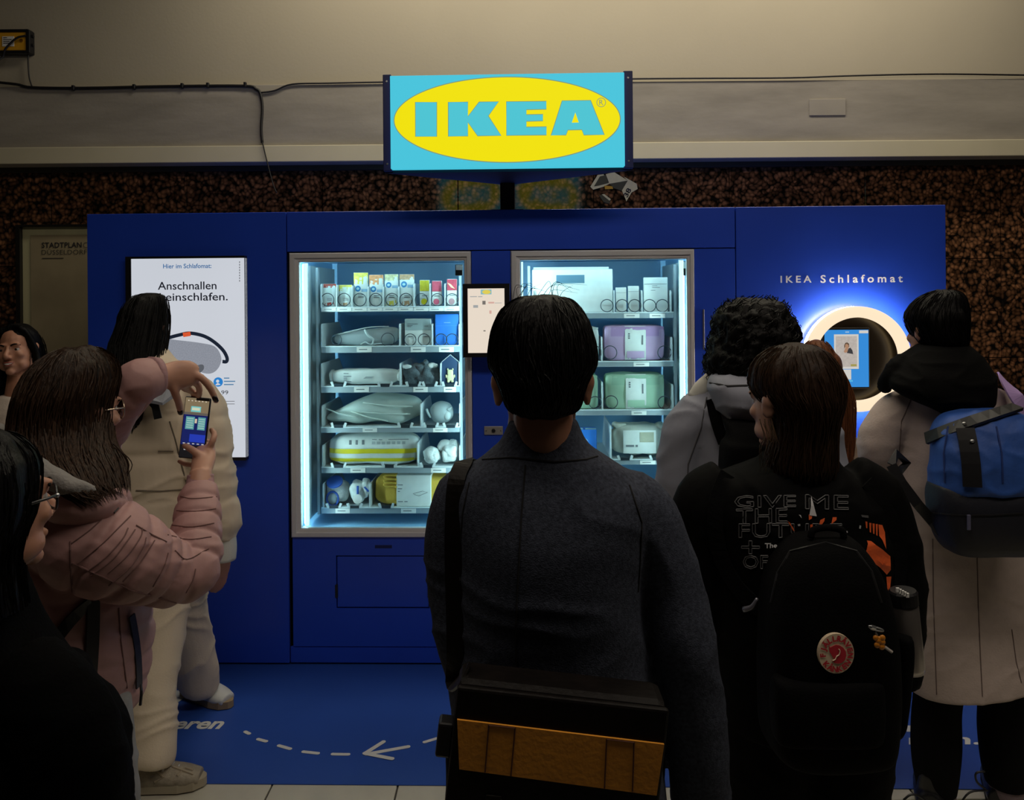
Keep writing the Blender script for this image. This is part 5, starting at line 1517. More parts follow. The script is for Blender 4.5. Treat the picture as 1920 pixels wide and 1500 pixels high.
for _ in range(3): S_ = [S_[0]] + [(S_[i - 1] + S_[i] * 2 + S_[i + 1]) / 4 for i in range(1, len(S_) - 1)] + [S_[-1]]
B().ribbon(S_, .030, .004, V((-.25, -1, .9))).build('shoulder_strap', LEA, st, so_)

# ---------------------------------------------------------------- person in the black printed jacket
ZB = 1.75
BJ = M('black_shell_fabric', (.0022, .0022, .0024), .8, bump=.2, bs=60, spec=.08)
f = Fig('person with brown hair in a black printed jacket and black backpack, face turned left', at(1510, 1500, ZB))
nk = at(1500, 880, ZB)
f.head(at(1478, 756, ZB - .01), math.radians(28), -.05, 0, .93, nk)
J = stand(f.org.x, f.org.y, .1, .84)
J.update(nk=nk, shL=at(1335, 945, ZB), shR=at(1640, 955, ZB), elL=at(1318, 1110, ZB), elR=at(1690, 1130, ZB - .02), wrL=at(1345, 1290, ZB + .1), wrR=at(1695, 1285, ZB + .02))
f.limbs(J)
f.relaxed_hand(J['wrR'] + Z(.015), (-.02, .15, -1), (-.7, .3, 0), (0, 1, 0), .92); f.relaxed_hand(J['wrL'], (0, .2, -1), (.7, .3, 0), (0, 1, 0), .92)
f.skin(SKINP, voxel=.0055)
f.eyes(H_BROWN)
b = B()
b.sil([(852, 1432, 1566, ZB, .075), (868, 1415, 1572, ZB, .085), (884, 1365, 1590, ZB, .10), (905, 1325, 1622, ZB, .115), (950, 1312, 1655, ZB, .135), (1030, 1318, 1672, ZB, .145), (1120, 1326, 1680, ZB, .145), (1220, 1335, 1690, ZB, .15), (1320, 1340, 1694, ZB, .15), (1345, 1345, 1690, ZB, .148)], n=36)
b.tube([at(1370, 905, ZB), at(1330, 945, ZB), at(1322, 1000, ZB), at(1330, 1110, ZB), at(1345, 1200, ZB + .02), at(1352, 1290, ZB + .09)], [.06, .076, .072, .062, .055, .045], n=18)
b.tube([at(1590, 895, ZB), at(1638, 935, ZB), at(1664, 1010, ZB), at(1682, 1110, ZB - .01), at(1684, 1200, ZB), at(1690, 1280, ZB + .01)], [.055, .066, .066, .062, .052, .040], n=18)
bj = b.vox('jacket', BJ, f.o, f.org, .007, 5, folds(.006, 4, 6))
bjb = bvh_of(bj)
GREYP = M('grey_outline_print', (.10, .10, .105), .6); ORP = M('orange_print', (.95, .15, .035), .55); WHP = M('pale_print', (.62, .62, .64), .6)
def txt_on(name, body, box, mt, bv, fig, tilt=0.0, off=.0025, **kw):
    v, fs = text_fit(body, 0, 0, 1, 1, **kw)
    x0, y0, x1, y1 = box; ok = {}; VV = []
    for i, p in enumerate(v):
        px = x0 + (x1 - x0) * p[0]; py = y1 + (y0 - y1) * p[1] + tilt * (px - x0)
        q, n = proj(bv, px, py, off)
        if q is not None: ok[i] = len(VV); VV.append(q + (V((0, -p[2] * .0, 0))))
    return B().add(VV, [[ok[i] for i in g_] for g_ in fs if all(i in ok for i in g_)]).build(name, mt, fig.o, fig.org, fix=False)
def outline_text(name, body, box, bv, fig, tilt=0.0, r=.0011, bold=.0):
    """hollow letters: their outlines as thin raised lines on the cloth"""
    cu = bpy.data.curves.new('t', 'FONT'); cu.body = body; cu.fill_mode = 'NONE'; cu.resolution_u = 2; cu.offset = bold
    ob = bpy.data.objects.new('t', cu); COL.objects.link(ob)
    me = bpy.data.meshes.new_from_object(ob.evaluated_get(bpy.context.evaluated_depsgraph_get()))
    vs = [v.co.copy() for v in me.vertices]; es = [tuple(e.vertices) for e in me.edges]
    bpy.data.objects.remove(ob); bpy.data.curves.remove(cu); bpy.data.meshes.remove(me)
    ax, bx = min(v.x for v in vs), max(v.x for v in vs); ay, by = min(v.y for v in vs), max(v.y for v in vs)
    P = []
    for v in vs:
        px = box[0] + (v.x - ax) / (bx - ax) * (box[2] - box[0]); py = box[3] + (v.y - ay) / (by - ay) * (box[1] - box[3]) + tilt * (px - box[0])
        P.append(proj(bv, px, py, .0015))
    b = B()
    for a, c in es:
        if P[a][0] is None or P[c][0] is None: continue
        if (P[a][0] - P[c][0]).length < 1e-5 or (P[a][0] - P[c][0]).length > .06: continue
        b.tube([P[a][0], P[c][0]], r, n=4, sub=1)
    return b.build(name, GREYP, fig.o, fig.org)
outline_text('lettering', 'GIVE', (1378, 930, 1492, 952), bjb, f, -.01); outline_text('lettering', 'ME', (1510, 928, 1590, 954), bjb, f, .02)
outline_text('lettering', 'THE', (1381, 955, 1476, 982), bjb, f, -.02); outline_text('lettering', 'FUTURE', (1386, 982, 1578, 1008), bjb, f, .0)
outline_text('lettering', '+', (1391, 1014, 1424, 1038), bjb, f); outline_text('lettering', 'OF', (1394, 1041, 1440, 1066), bjb, f)
txt_on('lettering', 'The C', (1434, 1018, 1471, 1027), WHP, bjb, f, bold=.03)
def cj(pts): return [(1360 + x / 5.333, 900 + y / 5.333) for x, y in pts]
for pl in ([(625, 410), (650, 430), (692, 505), (680, 510)], [(830, 345), (865, 355), (860, 385), (832, 400)], [(845, 445), (872, 440), (865, 510), (850, 525)], [(945, 400), (990, 378), (985, 410), (950, 460), (890, 520), (930, 460)], [(1068, 372), (1108, 372), (1105, 400), (1055, 442)],
           [(655, 575), (690, 580), (697, 605), (678, 612)], [(1392, 412), (1412, 415), (1412, 480), (1400, 480)], [(1430, 425), (1452, 428), (1448, 525), (1436, 520)], [(1462, 432), (1485, 435), (1482, 540), (1470, 535)], [(1495, 438), (1515, 440), (1512, 560), (1500, 550)], [(1522, 443), (1560, 450), (1585, 520), (1600, 690), (1560, 600), (1530, 560)],
           [(1408, 605), (1450, 612), (1500, 650), (1560, 690), (1640, 760), (1645, 895), (1600, 850), (1560, 810), (1580, 860), (1605, 945), (1540, 870), (1470, 820), (1385, 760), (1400, 715), (1480, 705), (1545, 735), (1530, 700), (1480, 680), (1420, 640)],
           [(1600, 965), (1650, 962), (1632, 1140), (1610, 1080)]):
    decal('flame_print', bjb, [cj(pl)], ORP, f.o, f.org, .0022)
decal('pale_print', bjb, [cj([(855, 160), (880, 260), (908, 362), (835, 352), (850, 260)])], WHP, f.o, f.org, .0030)
for pl in ([(730, 345), (750, 350), (760, 382)], [(720, 440), (745, 435), (748, 455), (725, 458)], [(1335, 450), (1350, 455), (1345, 485), (1330, 482)], [(1190, 505), (1215, 508), (1218, 525), (1200, 525)], [(1350, 348), (1420, 355), (1425, 378), (1360, 370)]):
    decal('pale_print', bjb, [cj(pl)], GREYP if pl[0][0] == 1350 else WHP, f.o, f.org, .0024)
# hair with a side lock over the ear
b = B(); hr = [(644, 1474, 1514, ZB, .02), (652, 1448, 1540, ZB, .06), (672, 1420, 1564, ZB, .09), (700, 1406, 1580, ZB, .112), (730, 1407, 1584, ZB - .005, .118), (752, 1424, 1582, ZB - .015, .112), (780, 1440, 1574, ZB - .025, .098), (815, 1446, 1568, ZB - .035, .082), (850, 1440, 1568, ZB - .04, .078), (880, 1440, 1566, ZB - .045, .072), (893, 1455, 1556, ZB - .045, .055)]
out = b.sil(hr, n=36, e=2.1)
f.cap(b); b.vox('hair', H_BROWN, f.o, f.org, .007, 4, lambda c, n: .004 * noise.noise(V((c.x * 45, c.y * 45, c.z * 8))))
D = spline(out, 4)
f.strands(D, 0, 2.1, 520, 8, 0, 2 * pi, .0011, .005, .02, 1.0, .3, .02).build('hair_strands', H_BROWN2, f.o, f.org)
b = B(); rnd = random.Random(9)
for k in range(12):
    x = rnd.uniform(1424, 1446); p0 = at(x, 790 + rnd.uniform(-6, 10), ZB - .080)
    b.tube([p0, at(x + rnd.uniform(4, 12), 820, ZB - .088), at(x + rnd.uniform(0, 16), 845 + rnd.uniform(-10, 10), ZB - .085), at(x + rnd.uniform(-10, 12), 880 + rnd.uniform(-12, 6), ZB - .07)], [.0012, .0012, .0010, .0004], n=3, sub=3)
b.build('hair_strands', hairmat('light_brown_lock', (.10, .06, .035)), f.o, f.org)
legs(f, J, TRD, (.115, .085, .075))
for q in 'LR': shoe(f, J['an' + q], .1, BLACK, GAP)
pb = f
# backpack
ZK = 1.44
c0 = at(1548, 1210, ZK)
bk_ = root('backpack', (c0.x, c0.y, c0.z - .2), 'black backpack with a round red and cream badge on the black jacket', 'bag')
bo = V(bk_.location); sK = F / ZK
CAN = M('black_canvas', (.0026, .0026, .003), .85, bump=.35, bs=260, var=.2, vs=50, spec=.08)
ks = [(1003, 1512, 1590, ZK + .115, .030), (1011, 1490, 1606, ZK + .112, .055), (1036, 1464, 1628, ZK + .11, .075), (1075, 1444, 1648, ZK + .108, .088), (1120, 1434, 1664, ZK + .108, .095), (1180, 1428, 1672, ZK + .108, .100), (1290, 1426, 1676, ZK + .108, .104), (1370, 1430, 1672, ZK + .110, .104), (1398, 1440, 1664, ZK + .112, .094), (1406, 1460, 1650, ZK + .112, .07)]
b = B(); b.sil(ks, n=40, e=3.6)
kp = b.vox('body', CAN, bk_, bo, .006, 3, lump(.003, 12, 2))
kb_ = bvh_of(kp)
b = B(); b.sil([(1268, 1452, 1650, ZK + .03, .02), (1278, 1448, 1654, ZK + .03, .036), (1320, 1446, 1656, ZK + .03, .042), (1378, 1450, 1652, ZK + .034, .040), (1388, 1458, 1645, ZK + .035, .03)], n=36, e=4)
pk_ = b.vox('front_pocket', CAN, bk_, bo, .006, 2, lump(.002, 14, 5))
seam('zipper', kb_, [(1446, 1130), (1458, 1075), (1482, 1034), (1548, 1018), (1606, 1034), (1634, 1072), (1652, 1130)], .0026, M('dark_zip', (.02, .02, .022), .5, .3), bk_, bo)
B().tube([at(1520, 1008, ZK + .09), at(1525, 994, ZK + .09), at(1550, 989, ZK + .09), at(1578, 994, ZK + .09), at(1582, 1008, ZK + .09)], .007, n=8).build('carry_handle', CAN, bk_, bo, smooth=True)
for pts in ([(1440, 1150), (1395, 1118), (1352, 1050), (1336, 980), (1340, 925), (1362, 892)], [(1662, 1165), (1678, 1120), (1688, 1060), (1678, 990), (1652, 935), (1622, 905)]):
    strap_on('shoulder_strap', bjb, pts, .034, .006, CAN, bk_, bo, .003)
B().tube([at(1395, 1143, ZK + .12), at(1410, 1138, ZK + .105), at(1420, 1122, ZK + .10)], [.006, .005, .003], n=6).build('strap_adjuster', M('grey_buckle', (.20, .20, .24), .35, .6), bk_, bo, smooth=True)
# badge on the pack
BCR = M('cream_badge', (.76, .61, .43), .7); BRD = M('badge_red', (.55, .02, .04), .6)
def on_pack(name, pts, mt, par, off):
    return decal(name, kb_if, [pts], mt, par, bo, off)
allv = [v.co + ob_world[kp.name] for v in kp.data.vertices] + [v.co + ob_world[pk_.name] for v in pk_.data.vertices]
nv = len(kp.data.vertices)
kb_if = BVHTree.FromPolygons(allv, [tuple(p.vertices) for p in kp.data.polygons] + [tuple(i + nv for i in p.vertices) for p in pk_.data.polygons])
bc = (1566, 1223); brx, bry = 34, 37
# a stiff round badge: flat disc tangent to the pack
pc, pn = proj(kb_if, *bc, .006)
pn = V((0.05, -1, .02)).normalized()
rt_ = V((0, 0, 1)).cross(pn).normalized() * -1
rt_ = V((1, 0, 0)) - pn * pn.x; rt_.normalize(); up_ = pn.cross(rt_) * -1
if up_.z < 0: up_ = -up_
zc = pc.y; kk = zc / F
def bpt(px, py, o=0.0): return pc + rt_ * ((px - bc[0]) * kk) + up_ * (-(py - bc[1]) * kk) + pn * o
def bdisc(name, pts, o0, o1, mt, par):
    n = len(pts)
    b = B().add([bpt(x, y, o0) for x, y in pts] + [bpt(x, y, o1) for x, y in pts], [tuple(range(n)), tuple(range(2 * n - 1, n - 1, -1))] + [(i, (i + 1) % n, n + (i + 1) % n, n + i) for i in range(n)])
    return b.build(name, mt, par, bo)
badge = bdisc('badge', [(bc[0] + brx * math.cos(a), bc[1] + bry * math.sin(a)) for a in [2 * pi * i / 40 for i in range(40)]], -.008, .0, BCR, bk_)
def cbg(pts): return [(1480 + x / 5.769, 1080 + y / 5.769) for x, y in pts]
bdisc('fox_emblem', cbg([(415, 735), (425, 755), (455, 742), (490, 728), (530, 735), (570, 760), (597, 800), (602, 850), (585, 895), (550, 922), (510, 930), (470, 922), (445, 900), (480, 897), (500, 880), (475, 885), (455, 862), (440, 835), (420, 805), (413, 770)]), .0003, .0012, BRD, badge)
b = B().tube([bpt(*p, .0014) for p in cbg([(520, 772), (532, 800), (520, 835), (495, 850), (480, 880), (450, 895)])], .0011, n=4)
b.build('emblem_line', BCR, badge, bo)
def arc_text(body, a0, a1, rad, size, inward):
    n = len(body)
    for i, ch in enumerate(body):
        a = a0 + (a1 - a0) * i / (n - 1)
        v, fs = text_mesh(ch, bold=.05)
        bx = (min(p.x for p in v) + max(p.x for p in v)) / 2
        rot = a - pi / 2 if not inward else a + pi / 2
        cxx, cyy = bc[0] + rad * math.cos(a), bc[1] - rad * 1.07 * math.sin(a)
        VV = []
        for p in v:
            x = (p.x - bx) * size; y = (p.y - .35) * size
            VV.append(bpt(cxx + x * math.cos(rot) - y * math.sin(rot), cyy - (x * math.sin(rot) + y * math.cos(rot)), .0010))
        B().add(VV, fs).build('badge_letter', BRD, badge, bo, fix=False)
arc_text('FJÄLLRÄVEN', math.radians(184), math.radians(-8), 26.5, 14.0, False)
arc_text('KÅNKEN', math.radians(222), math.radians(322), 26.5, 14.0, True)
# charm, clip and bottle
pq, _ = proj(kb_if, 1650, 1195, .012)
ch = root('key_charm', pq, 'small orange flower charm on a silver clip, hanging on the black backpack', 'charm')
zc2 = pq.y
def cp(x, y, d=0): return at(1480 + x / 5.769, 1080 + y / 5.769, zc2 - d)
B().tube([cp(870, 540), cp(1000, 575), cp(1005, 598), cp(905, 580), cp(870, 560)], .0016, n=6, closed=True).build('clip', STEEL, ch, V(pq), smooth=True)
B().tube([cp(885, 550), cp(930, 562)], .004, n=6, sub=1).build('clip_spring', STEEL, ch, V(pq))
B().tube([cp(930, 605), cp(950, 640)], .002, n=6, sub=1).build('link', STEEL, ch, V(pq))
b = B()
for (x, y, r) in ((935, 668, .0055), (1005, 670, .006), (965, 700, .006), (1005, 715, .006), (950, 745, .006), (1000, 765, .006), (975, 680, .005)):
    b.ell(cp(x, y), (r, r * .6, r), n=12, k=8)
b.build('flower', M('orange_enamel', (.62, .22, .02), .35), ch, V(pq), smooth=True)
B().tube([cp(1030, 765), cp(1110, 822)], .003, n=6, sub=1).build('bar', M('pale_enamel', (.5, .45, .42), .3), ch, V(pq))
zbt = ZK + .10
bt0, bt1 = at(1703, 1203, zbt), at(1693, 1108, zbt)
btl = root('water_bottle', bt0, 'silver water bottle with a black cap in the backpack side pocket', 'bottle')
ax_ = (bt1 - bt0); Lb = ax_.length; Q_ = V((0, 0, 1)).rotation_difference(ax_).to_matrix()
B().lathe([(.0, -.06), (.024, -.06), (.026, -.05), (.026, Lb * .70), (.023, Lb * .76)], bt0, 20, Q_).build('flask', M('brushed_bottle_steel', (.42, .38, .36), .3, .85), btl, bt0, smooth=True)
cap_ = B().lathe([(.024, Lb * .74), (.027, Lb * .76), (.027, Lb * .98), (.024, Lb * 1.02), (0, Lb * 1.02)], bt0, 20, Q_).build('cap', BLACK, btl, bt0)
for k in range(5):
    p = at(1683 + 4.5 * k, 1106 + 2.5 * k, zbt - .028); B().box(p.x - .003, p.x + .003, p.y - .002, p.y + .002, p.z - .004, p.z + .004).build('cap_mark', WHITE, cap_, bt0)
b = B(); b.sil([(1185, 1664, 1712, zbt - .01, .04), (1230, 1660, 1712, zbt - .01, .045), (1340, 1650, 1700, zbt - .01, .045), (1370, 1650, 1690, zbt - .01, .04)], n=24, e=3)
b.vox('side_pocket', CAN, bk_, bo, .007, 2)

# ---------------------------------------------------------------- curly haired person in the grey jacket
ZC = 2.15
GJ = M('light_grey_shell', (.27, .285, .35), .7, bump=.15, bs=40)
f = Fig('person with black curly hair in a light grey hooded jacket beside the glass', at(1410, 1500, ZC))
nk = at(1408, 735, ZC)
f.head(at(1412, 652, ZC), math.radians(-8), 0, 0, .97, nk)
J = stand(f.org.x, f.org.y, 0, .86)
J.update(nk=nk, shL=at(1310, 800, ZC), shR=at(1510, 800, ZC), elL=at(1268, 945, ZC), elR=at(1545, 950, ZC), wrL=at(1310, 955, ZC + .24), wrR=at(1520, 950, ZC + .24))
f.limbs(J)
f.relaxed_hand(J['wrL'], (.4, 1, .1), (.5, 0, -.8), (0, 0, 1), .95); f.relaxed_hand(J['wrR'], (-.4, 1, .1), (-.5, 0, -.8), (0, 0, 1), .95)
f.skin(SKIN, voxel=.0075)
f.eyes(H_BLACK)
b = B()
b.sil([(718, 1352, 1470, ZC, .08), (738, 1318, 1502, ZC, .10), (762, 1295, 1525, ZC, .115), (810, 1290, 1535, ZC, .13), (900, 1290, 1535, ZC, .14), (1000, 1292, 1535, ZC, .14), (1120, 1288, 1540, ZC, .14), (1180, 1288, 1540, ZC, .14)], n=32)
b.tube([at(1335, 765, ZC), at(1303, 795, ZC), at(1285, 850, ZC), at(1272, 915, ZC), at(1278, 955, ZC + .05), at(1300, 958, ZC + .16), at(1310, 955, ZC + .22)], [.06, .075, .072, .066, .062, .055, .045], n=18)
b.tube([at(1480, 765, ZC), at(1512, 795, ZC), at(1535, 850, ZC), at(1545, 925, ZC), at(1535, 955, ZC + .08), at(1522, 952, ZC + .2)], [.06, .075, .07, .066, .058, .045], n=18)
gj = b.vox('jacket', GJ, f.o, f.org, .0075, 4, folds(.010, 7, 6))
b = B()
b.sil([(700, 1335, 1470, ZC - .07, .075), (712, 1328, 1480, ZC - .085, .09), (735, 1329, 1480, ZC - .10, .095), (765, 1342, 1468, ZC - .105, .085), (785, 1362, 1446, ZC - .10, .06), (794, 1385, 1424, ZC - .095, .035)], n=30, e=2.2)
hood = b.vox('hood', GJ, f.o, f.org, .0065, 3, folds(.006, 9, 9))
hb = bvh_of(hood)
seam('hood_seam', hb, [(1331, 718), (1365, 724), (1402, 723), (1440, 726)], .0028, M('shadow_seam', (.04, .04, .045), .9), f.o, f.org)
B().tube([at(1298, 748, ZC), at(1316, 730, ZC), at(1334, 708, ZC)], [.018, .026, .02], n=12).build('white_collar', M('white_fleece', (.66, .66, .60), .9), f.o, f.org, smooth=True)
gjb = bvh_of(gj)
seam('sleeve_seam', gjb, [(1325, 745), (1315, 800), (1290, 870), (1288, 940)], .002, M('grey_seam', (.10, .10, .11), .9), f.o, f.org)
b = B(); hr = [(560, 1392, 1440, ZC, .03), (570, 1362, 1466, ZC, .09), (592, 1340, 1486, ZC - .005, .12), (625, 1334, 1498, ZC - .01, .135), (655, 1326, 1496, ZC - .015, .135), (685, 1322, 1485, ZC - .025, .125), (706, 1336, 1468, ZC - .035, .10), (716, 1360, 1450, ZC - .04, .06)]
out = b.sil(hr, n=34, e=2.2)
def curl(c, n): return .010 * noise.noise(c * 38) + .006 * noise.noise(c * 85)
f.cap(b); b.vox('hair', H_BLACK, f.o, f.org, .0065, 1, curl)
D = spline(out, 4); rnd = random.Random(12); b = B()
for k in range(420):
    t = rnd.uniform(.02, .98); q = D[int(t * (len(D) - 1))]; a = rnd.uniform(0, 2 * pi)
    p = V((q[0] + q[3] * math.cos(a), q[1] + q[4] * math.sin(a), q[2]))
    o_ = V((math.cos(a), math.sin(a), .2)).normalized(); w_ = V((-math.sin(a), math.cos(a), 0)); r_ = rnd.uniform(.006, .012); ph = rnd.uniform(0, 6)
    pts = [p + o_ * (.004 + r_ * .6 * math.sin(ph + i * .9)) + w_ * (r_ * math.cos(ph + i * .9)) - V((0, 0, .0045 * i - .01)) for i in range(10)]
    b.tube(pts, [.0012] * 9 + [.0005], n=3, sub=1)
b.build('hair_strands', H_BLACK, f.o, f.org)
legs(f, J, TRD)
for q in 'LR': shoe(f, J['an' + q], 0, BLACK, GAP)
b0 = at(1425, 1010, ZC - .2)
rk = root('backpack', b0, 'black backpack on the back of the grey jacket', 'bag')
b = B(); b.sil([(786, 1352, 1470, ZC - .15, .02), (800, 1360, 1490, ZC - .17, .04), (822, 1362, 1500, ZC - .19, .06), (835, 1352, 1508, ZC - .20, .075), (900, 1349, 1510, ZC - .20, .085), (1000, 1349, 1510, ZC - .20, .09), (1040, 1356, 1500, ZC - .19, .08)], n=30, e=3)
rkb = b.vox('body', CAN, rk, b0, .007, 2)
strap_on('shoulder_strap', gjb, [(1360, 830), (1345, 800), (1335, 770), (1338, 752)], .03, .006, CAN, rk, b0, .010)
# ---------------------------------------------------------------- auburn haired person by the ring light
ZA = 3.02
BEI = M('beige_wool_coat', (.36, .27, .19), .85, bump=.2, bs=120)
f = Fig('person with long auburn hair in a beige coat in front of the ring light', at(1540, 1300, ZA))
nk = at(1545, 840, ZA)
f.head(at(1540, 708, ZA), math.radians(-12), -.1, 0, .90, nk)
J = stand(f.org.x, f.org.y, 0, .82)
J.update(nk=nk, shL=at(1475, 880, ZA), shR=at(1605, 880, ZA), elL=at(1465, 1020, ZA), elR=at(1618, 1020, ZA), wrL=at(1480, 1080, ZA + .12), wrR=at(1600, 1080, ZA + .12))
f.limbs(J)
f.relaxed_hand(J['wrL'], (0, 1, -.2), (.5, 0, -.8), (0, 0, 1), .9); f.relaxed_hand(J['wrR'], (0, 1, -.2), (-.5, 0, -.8), (0, 0, 1), .9)
f.skin(SKINP, voxel=.008)
f.eyes(H_AUB)
b = B()
b.sil([(800, 1515, 1590, ZA, .07), (820, 1490, 1606, ZA, .09), (860, 1466, 1616, ZA, .115), (920, 1460, 1622, ZA, .13), (1050, 1462, 1618, ZA, .13), (1200, 1455, 1625, ZA, .14), (1300, 1450, 1630, ZA, .15)], n=28)
for (a_, c_) in ((1485, 1464), (1598, 1618)):
    b.tube([at(a_, 845, ZA), at(c_, 900, ZA), at(c_, 1020, ZA), at((c_ + 1540) / 2, 1080, ZA + .11)], [.05, .06, .055, .045], n=14)
b.vox('coat', BEI, f.o, f.org, .009, 4, folds(.007, 11, 6))
b = B(); hr = [(637, 1522, 1538, ZA, .02), (644, 1512, 1550, ZA, .05), (662, 1505, 1562, ZA, .085), (690, 1500, 1574, ZA - .01, .10), (720, 1499, 1590, ZA - .015, .105), (750, 1499, 1600, ZA - .02, .10), (790, 1502, 1600, ZA - .04, .09), (830, 1508, 1598, ZA - .06, .075), (868, 1518, 1594, ZA - .075, .06), (882, 1530, 1586, ZA - .08, .04)]
out = b.sil(hr, n=32, e=2.1)
f.cap(b); b.vox('hair', H_AUB, f.o, f.org, .008, 3, lambda c, n: .005 * noise.noise(V((c.x * 40, c.y * 40, c.z * 7))))
f.strands(spline(out, 4), 0, 2.1, 380, 15, 0, 2 * pi, .0012, .010, .02, 1.0, .3, .03).build('hair_strands', H_AUB, f.o, f.org)
legs(f, J, TRD)
for q in 'LR': shoe(f, J['an' + q], 0, BLACK, GAP)

# ---------------------------------------------------------------- person in the long beige coat with the blue backpack
ZO = 2.53
COAT = M('pale_beige_wool', (.52, .425, .385), .9, bump=.25, bs=160, var=.05, vs=40)
f = Fig('person with black hair in a long pale beige coat carrying a blue backpack', at(1795, 1500, ZO))
nk = at(1775, 690, ZO)
f.head(at(1752, 622, ZO), math.radians(16), -.04, 0, .92, nk)
fl, fr2 = gz(1752, 1528), gz(1885, 1518)
J = stand(f.org.x, f.org.y, .15, .90)
J.update(nk=nk, shL=at(1690, 775, ZO), shR=at(1880, 770, ZO), elL=at(1645, 862, ZO), elR=at(1905, 900, ZO), wrL=at(1668, 858, ZO + .18), wrR=at(1880, 900, ZO + .2),
         knL=at(1757, 1290, ZO), knR=at(1880, 1280, ZO), anL=V((fl.x, fl.y, .085)), anR=V((fr2.x, fr2.y, .085)))
J.pop('ftL'); J.pop('ftR')
f.limbs(J)
f.relaxed_hand(J['wrL'], (.6, .7, .25), (.4, 0, -.8), (.2, 0, 1), .92); f.relaxed_hand(J['wrR'], (-.3, 1, 0), (-.5, 0, -.8), (0, 0, 1), .92)
f.skin(SKIN, voxel=.0065)
f.eyes(H_BLACK)
b = B()
b.sil([(700, 1712, 1840, ZO, .08), (722, 1694, 1864, ZO, .095), (748, 1676, 1884, ZO, .11), (790, 1668, 1900, ZO, .125), (860, 1672, 1905, ZO, .135), (960, 1668, 1912, ZO, .14), (1080, 1666, 1922, ZO, .15), (1200, 1670, 1934, ZO, .165), (1290, 1676, 1942, ZO, .175), (1318, 1680, 1944, ZO, .178)], n=40, e=2.5)
b.tube([at(1712, 752, ZO), at(1684, 778, ZO), at(1655, 815, ZO), at(1648, 848, ZO + .02), at(1660, 862, ZO + .10), at(1668, 858, ZO + .16)], [.055, .074, .070, .066, .060, .048], n=18)
b.tube([at(1850, 752, ZO), at(1884, 785, ZO), at(1900, 850, ZO), at(1905, 905, ZO), at(1885, 905, ZO + .18)], [.055, .072, .068, .062, .046], n=18)
def hem(c, n):
    # the hem hangs lower on the left leg and rises to the right
    return 0.0
ct_ = b.vox('coat', COAT, f.o, f.org, .0075, 5, folds(.004, 21, 4))
# slanted, curved hem
xm, zm = at(1755, 1331, ZO - .16).x, at(1755, 1331, ZO - .16).z
for v in ct_.data.vertices:
    x, z = v.co.x + f.org.x, v.co.z
    zh = zm + (x - xm) * (.13 if x > xm else -.10) + .06 * (x - xm) ** 2
    zt0 = at(1755, 1150, ZO).z; zb0 = at(1755, 1319, ZO).z
    if z < zt0:
        t = (zt0 - z) / (zt0 - zb0)
        v.co.z = zt0 - t * (zt0 - zh)
ct_.data.update()
cb_v = bvh_of(ct_)
SM2 = M('coat_seam', (.14, .10, .09), .9)
seam('coat_seam', cb_v, [(1749, 1010), (1750, 1120), (1754, 1240), (1757, 1318)], .0016, SM2, f.o, f.org)
seam('coat_seam', cb_v, [(1832, 1036), (1834, 1130), (1838, 1230), (1842, 1306)], .0016, SM2, f.o, f.org)
seam('coat_seam', cb_v, [(1897, 1180), (1905, 1240), (1915, 1280)], .0016, SM2, f.o, f.org)
seam('sleeve_seam', cb_v, [(1712, 742), (1690, 790), (1686, 850)], .0018, SM2, f.o, f.org)
# black hood lying on the shoulders
HOODM = M('black_hood_cotton', (.004, .004, .004), .85, bump=.3, bs=120, spec=.08)
b = B(); b.sil([(648, 1722, 1812, ZO - .04, .055), (662, 1704, 1832, ZO - .055, .085), (686, 1682, 1856, ZO - .07, .10), (710, 1668, 1868, ZO - .085, .105), (732, 1672, 1870, ZO - .10, .095), (752, 1710, 1866, ZO - .11, .08), (770, 1752, 1850, ZO - .115, .055), (779, 1772, 1830, ZO - .115, .03)], n=32, e=2.2)
b.tube([at(1716, 668, ZO - .02), at(1684, 694, ZO - .05), at(1660, 722, ZO - .02), at(1664, 728, ZO + .05)], [.03, .036, .022, .012], n=12)
b.vox('hood', HOODM, f.o, f.org, .0065, 3, folds(.007, 31, 8))
b = B(); hr = [(543, 1758, 1786, ZO, .02), (550, 1738, 1803, ZO, .06), (566, 1714, 1812, ZO, .085), (592, 1698, 1815, ZO - .005, .10), (615, 1703, 1815, ZO - .012, .098), (636, 1716, 1814, ZO - .022, .088), (654, 1730, 1812, ZO - .03, .07)]
out = b.sil(hr, n=32, e=2.3)
f.cap(b); b.vox('hair', H_BLACK, f.o, f.org, .006, 3, lambda c, n: .004 * noise.noise(V((c.x * 50, c.y * 50, c.z * 10))))
f.strands(spline(out, 4), 0, 2.3, 300, 23, 0, 2 * pi, .0011, .004, .02, .95, .2).build('hair_strands', H_BLACK, f.o, f.org)
LEG = M('black_leggings', (.0045, .0045, .005), .8, bump=.1, bs=200, spec=.1)
b = B()
b.tube([at(1770, 1240, ZO), at(1757, 1320, ZO), at(1755, 1390, ZO), at(1755, 1440, ZO), at(1757, 1484, ZO)], [.075, .073, .076, .070, .058], n=20)
b.tube([at(1870, 1230, ZO), at(1882, 1310, ZO), at(1884, 1370, ZO), at(1886, 1430, ZO), at(1886, 1472, ZO)], [.078, .077, .080, .074, .060], n=20)
b.vox('leggings', LEG, f.o, f.org, .007, 3)
SOCK = M('mauve_grey_sock', (.26, .20, .22), .9, bump=.3, bs=300)
for (x, y, an) in ((1757, 1478, fl), (1888, 1464, fr2)):
    B().tube([at(x, y, ZO), at(x, y + 14, ZO), V((an.x, an.y, .06))], [.056, .055, .050], n=18).build('sock', SOCK, f.o, f.org, True)
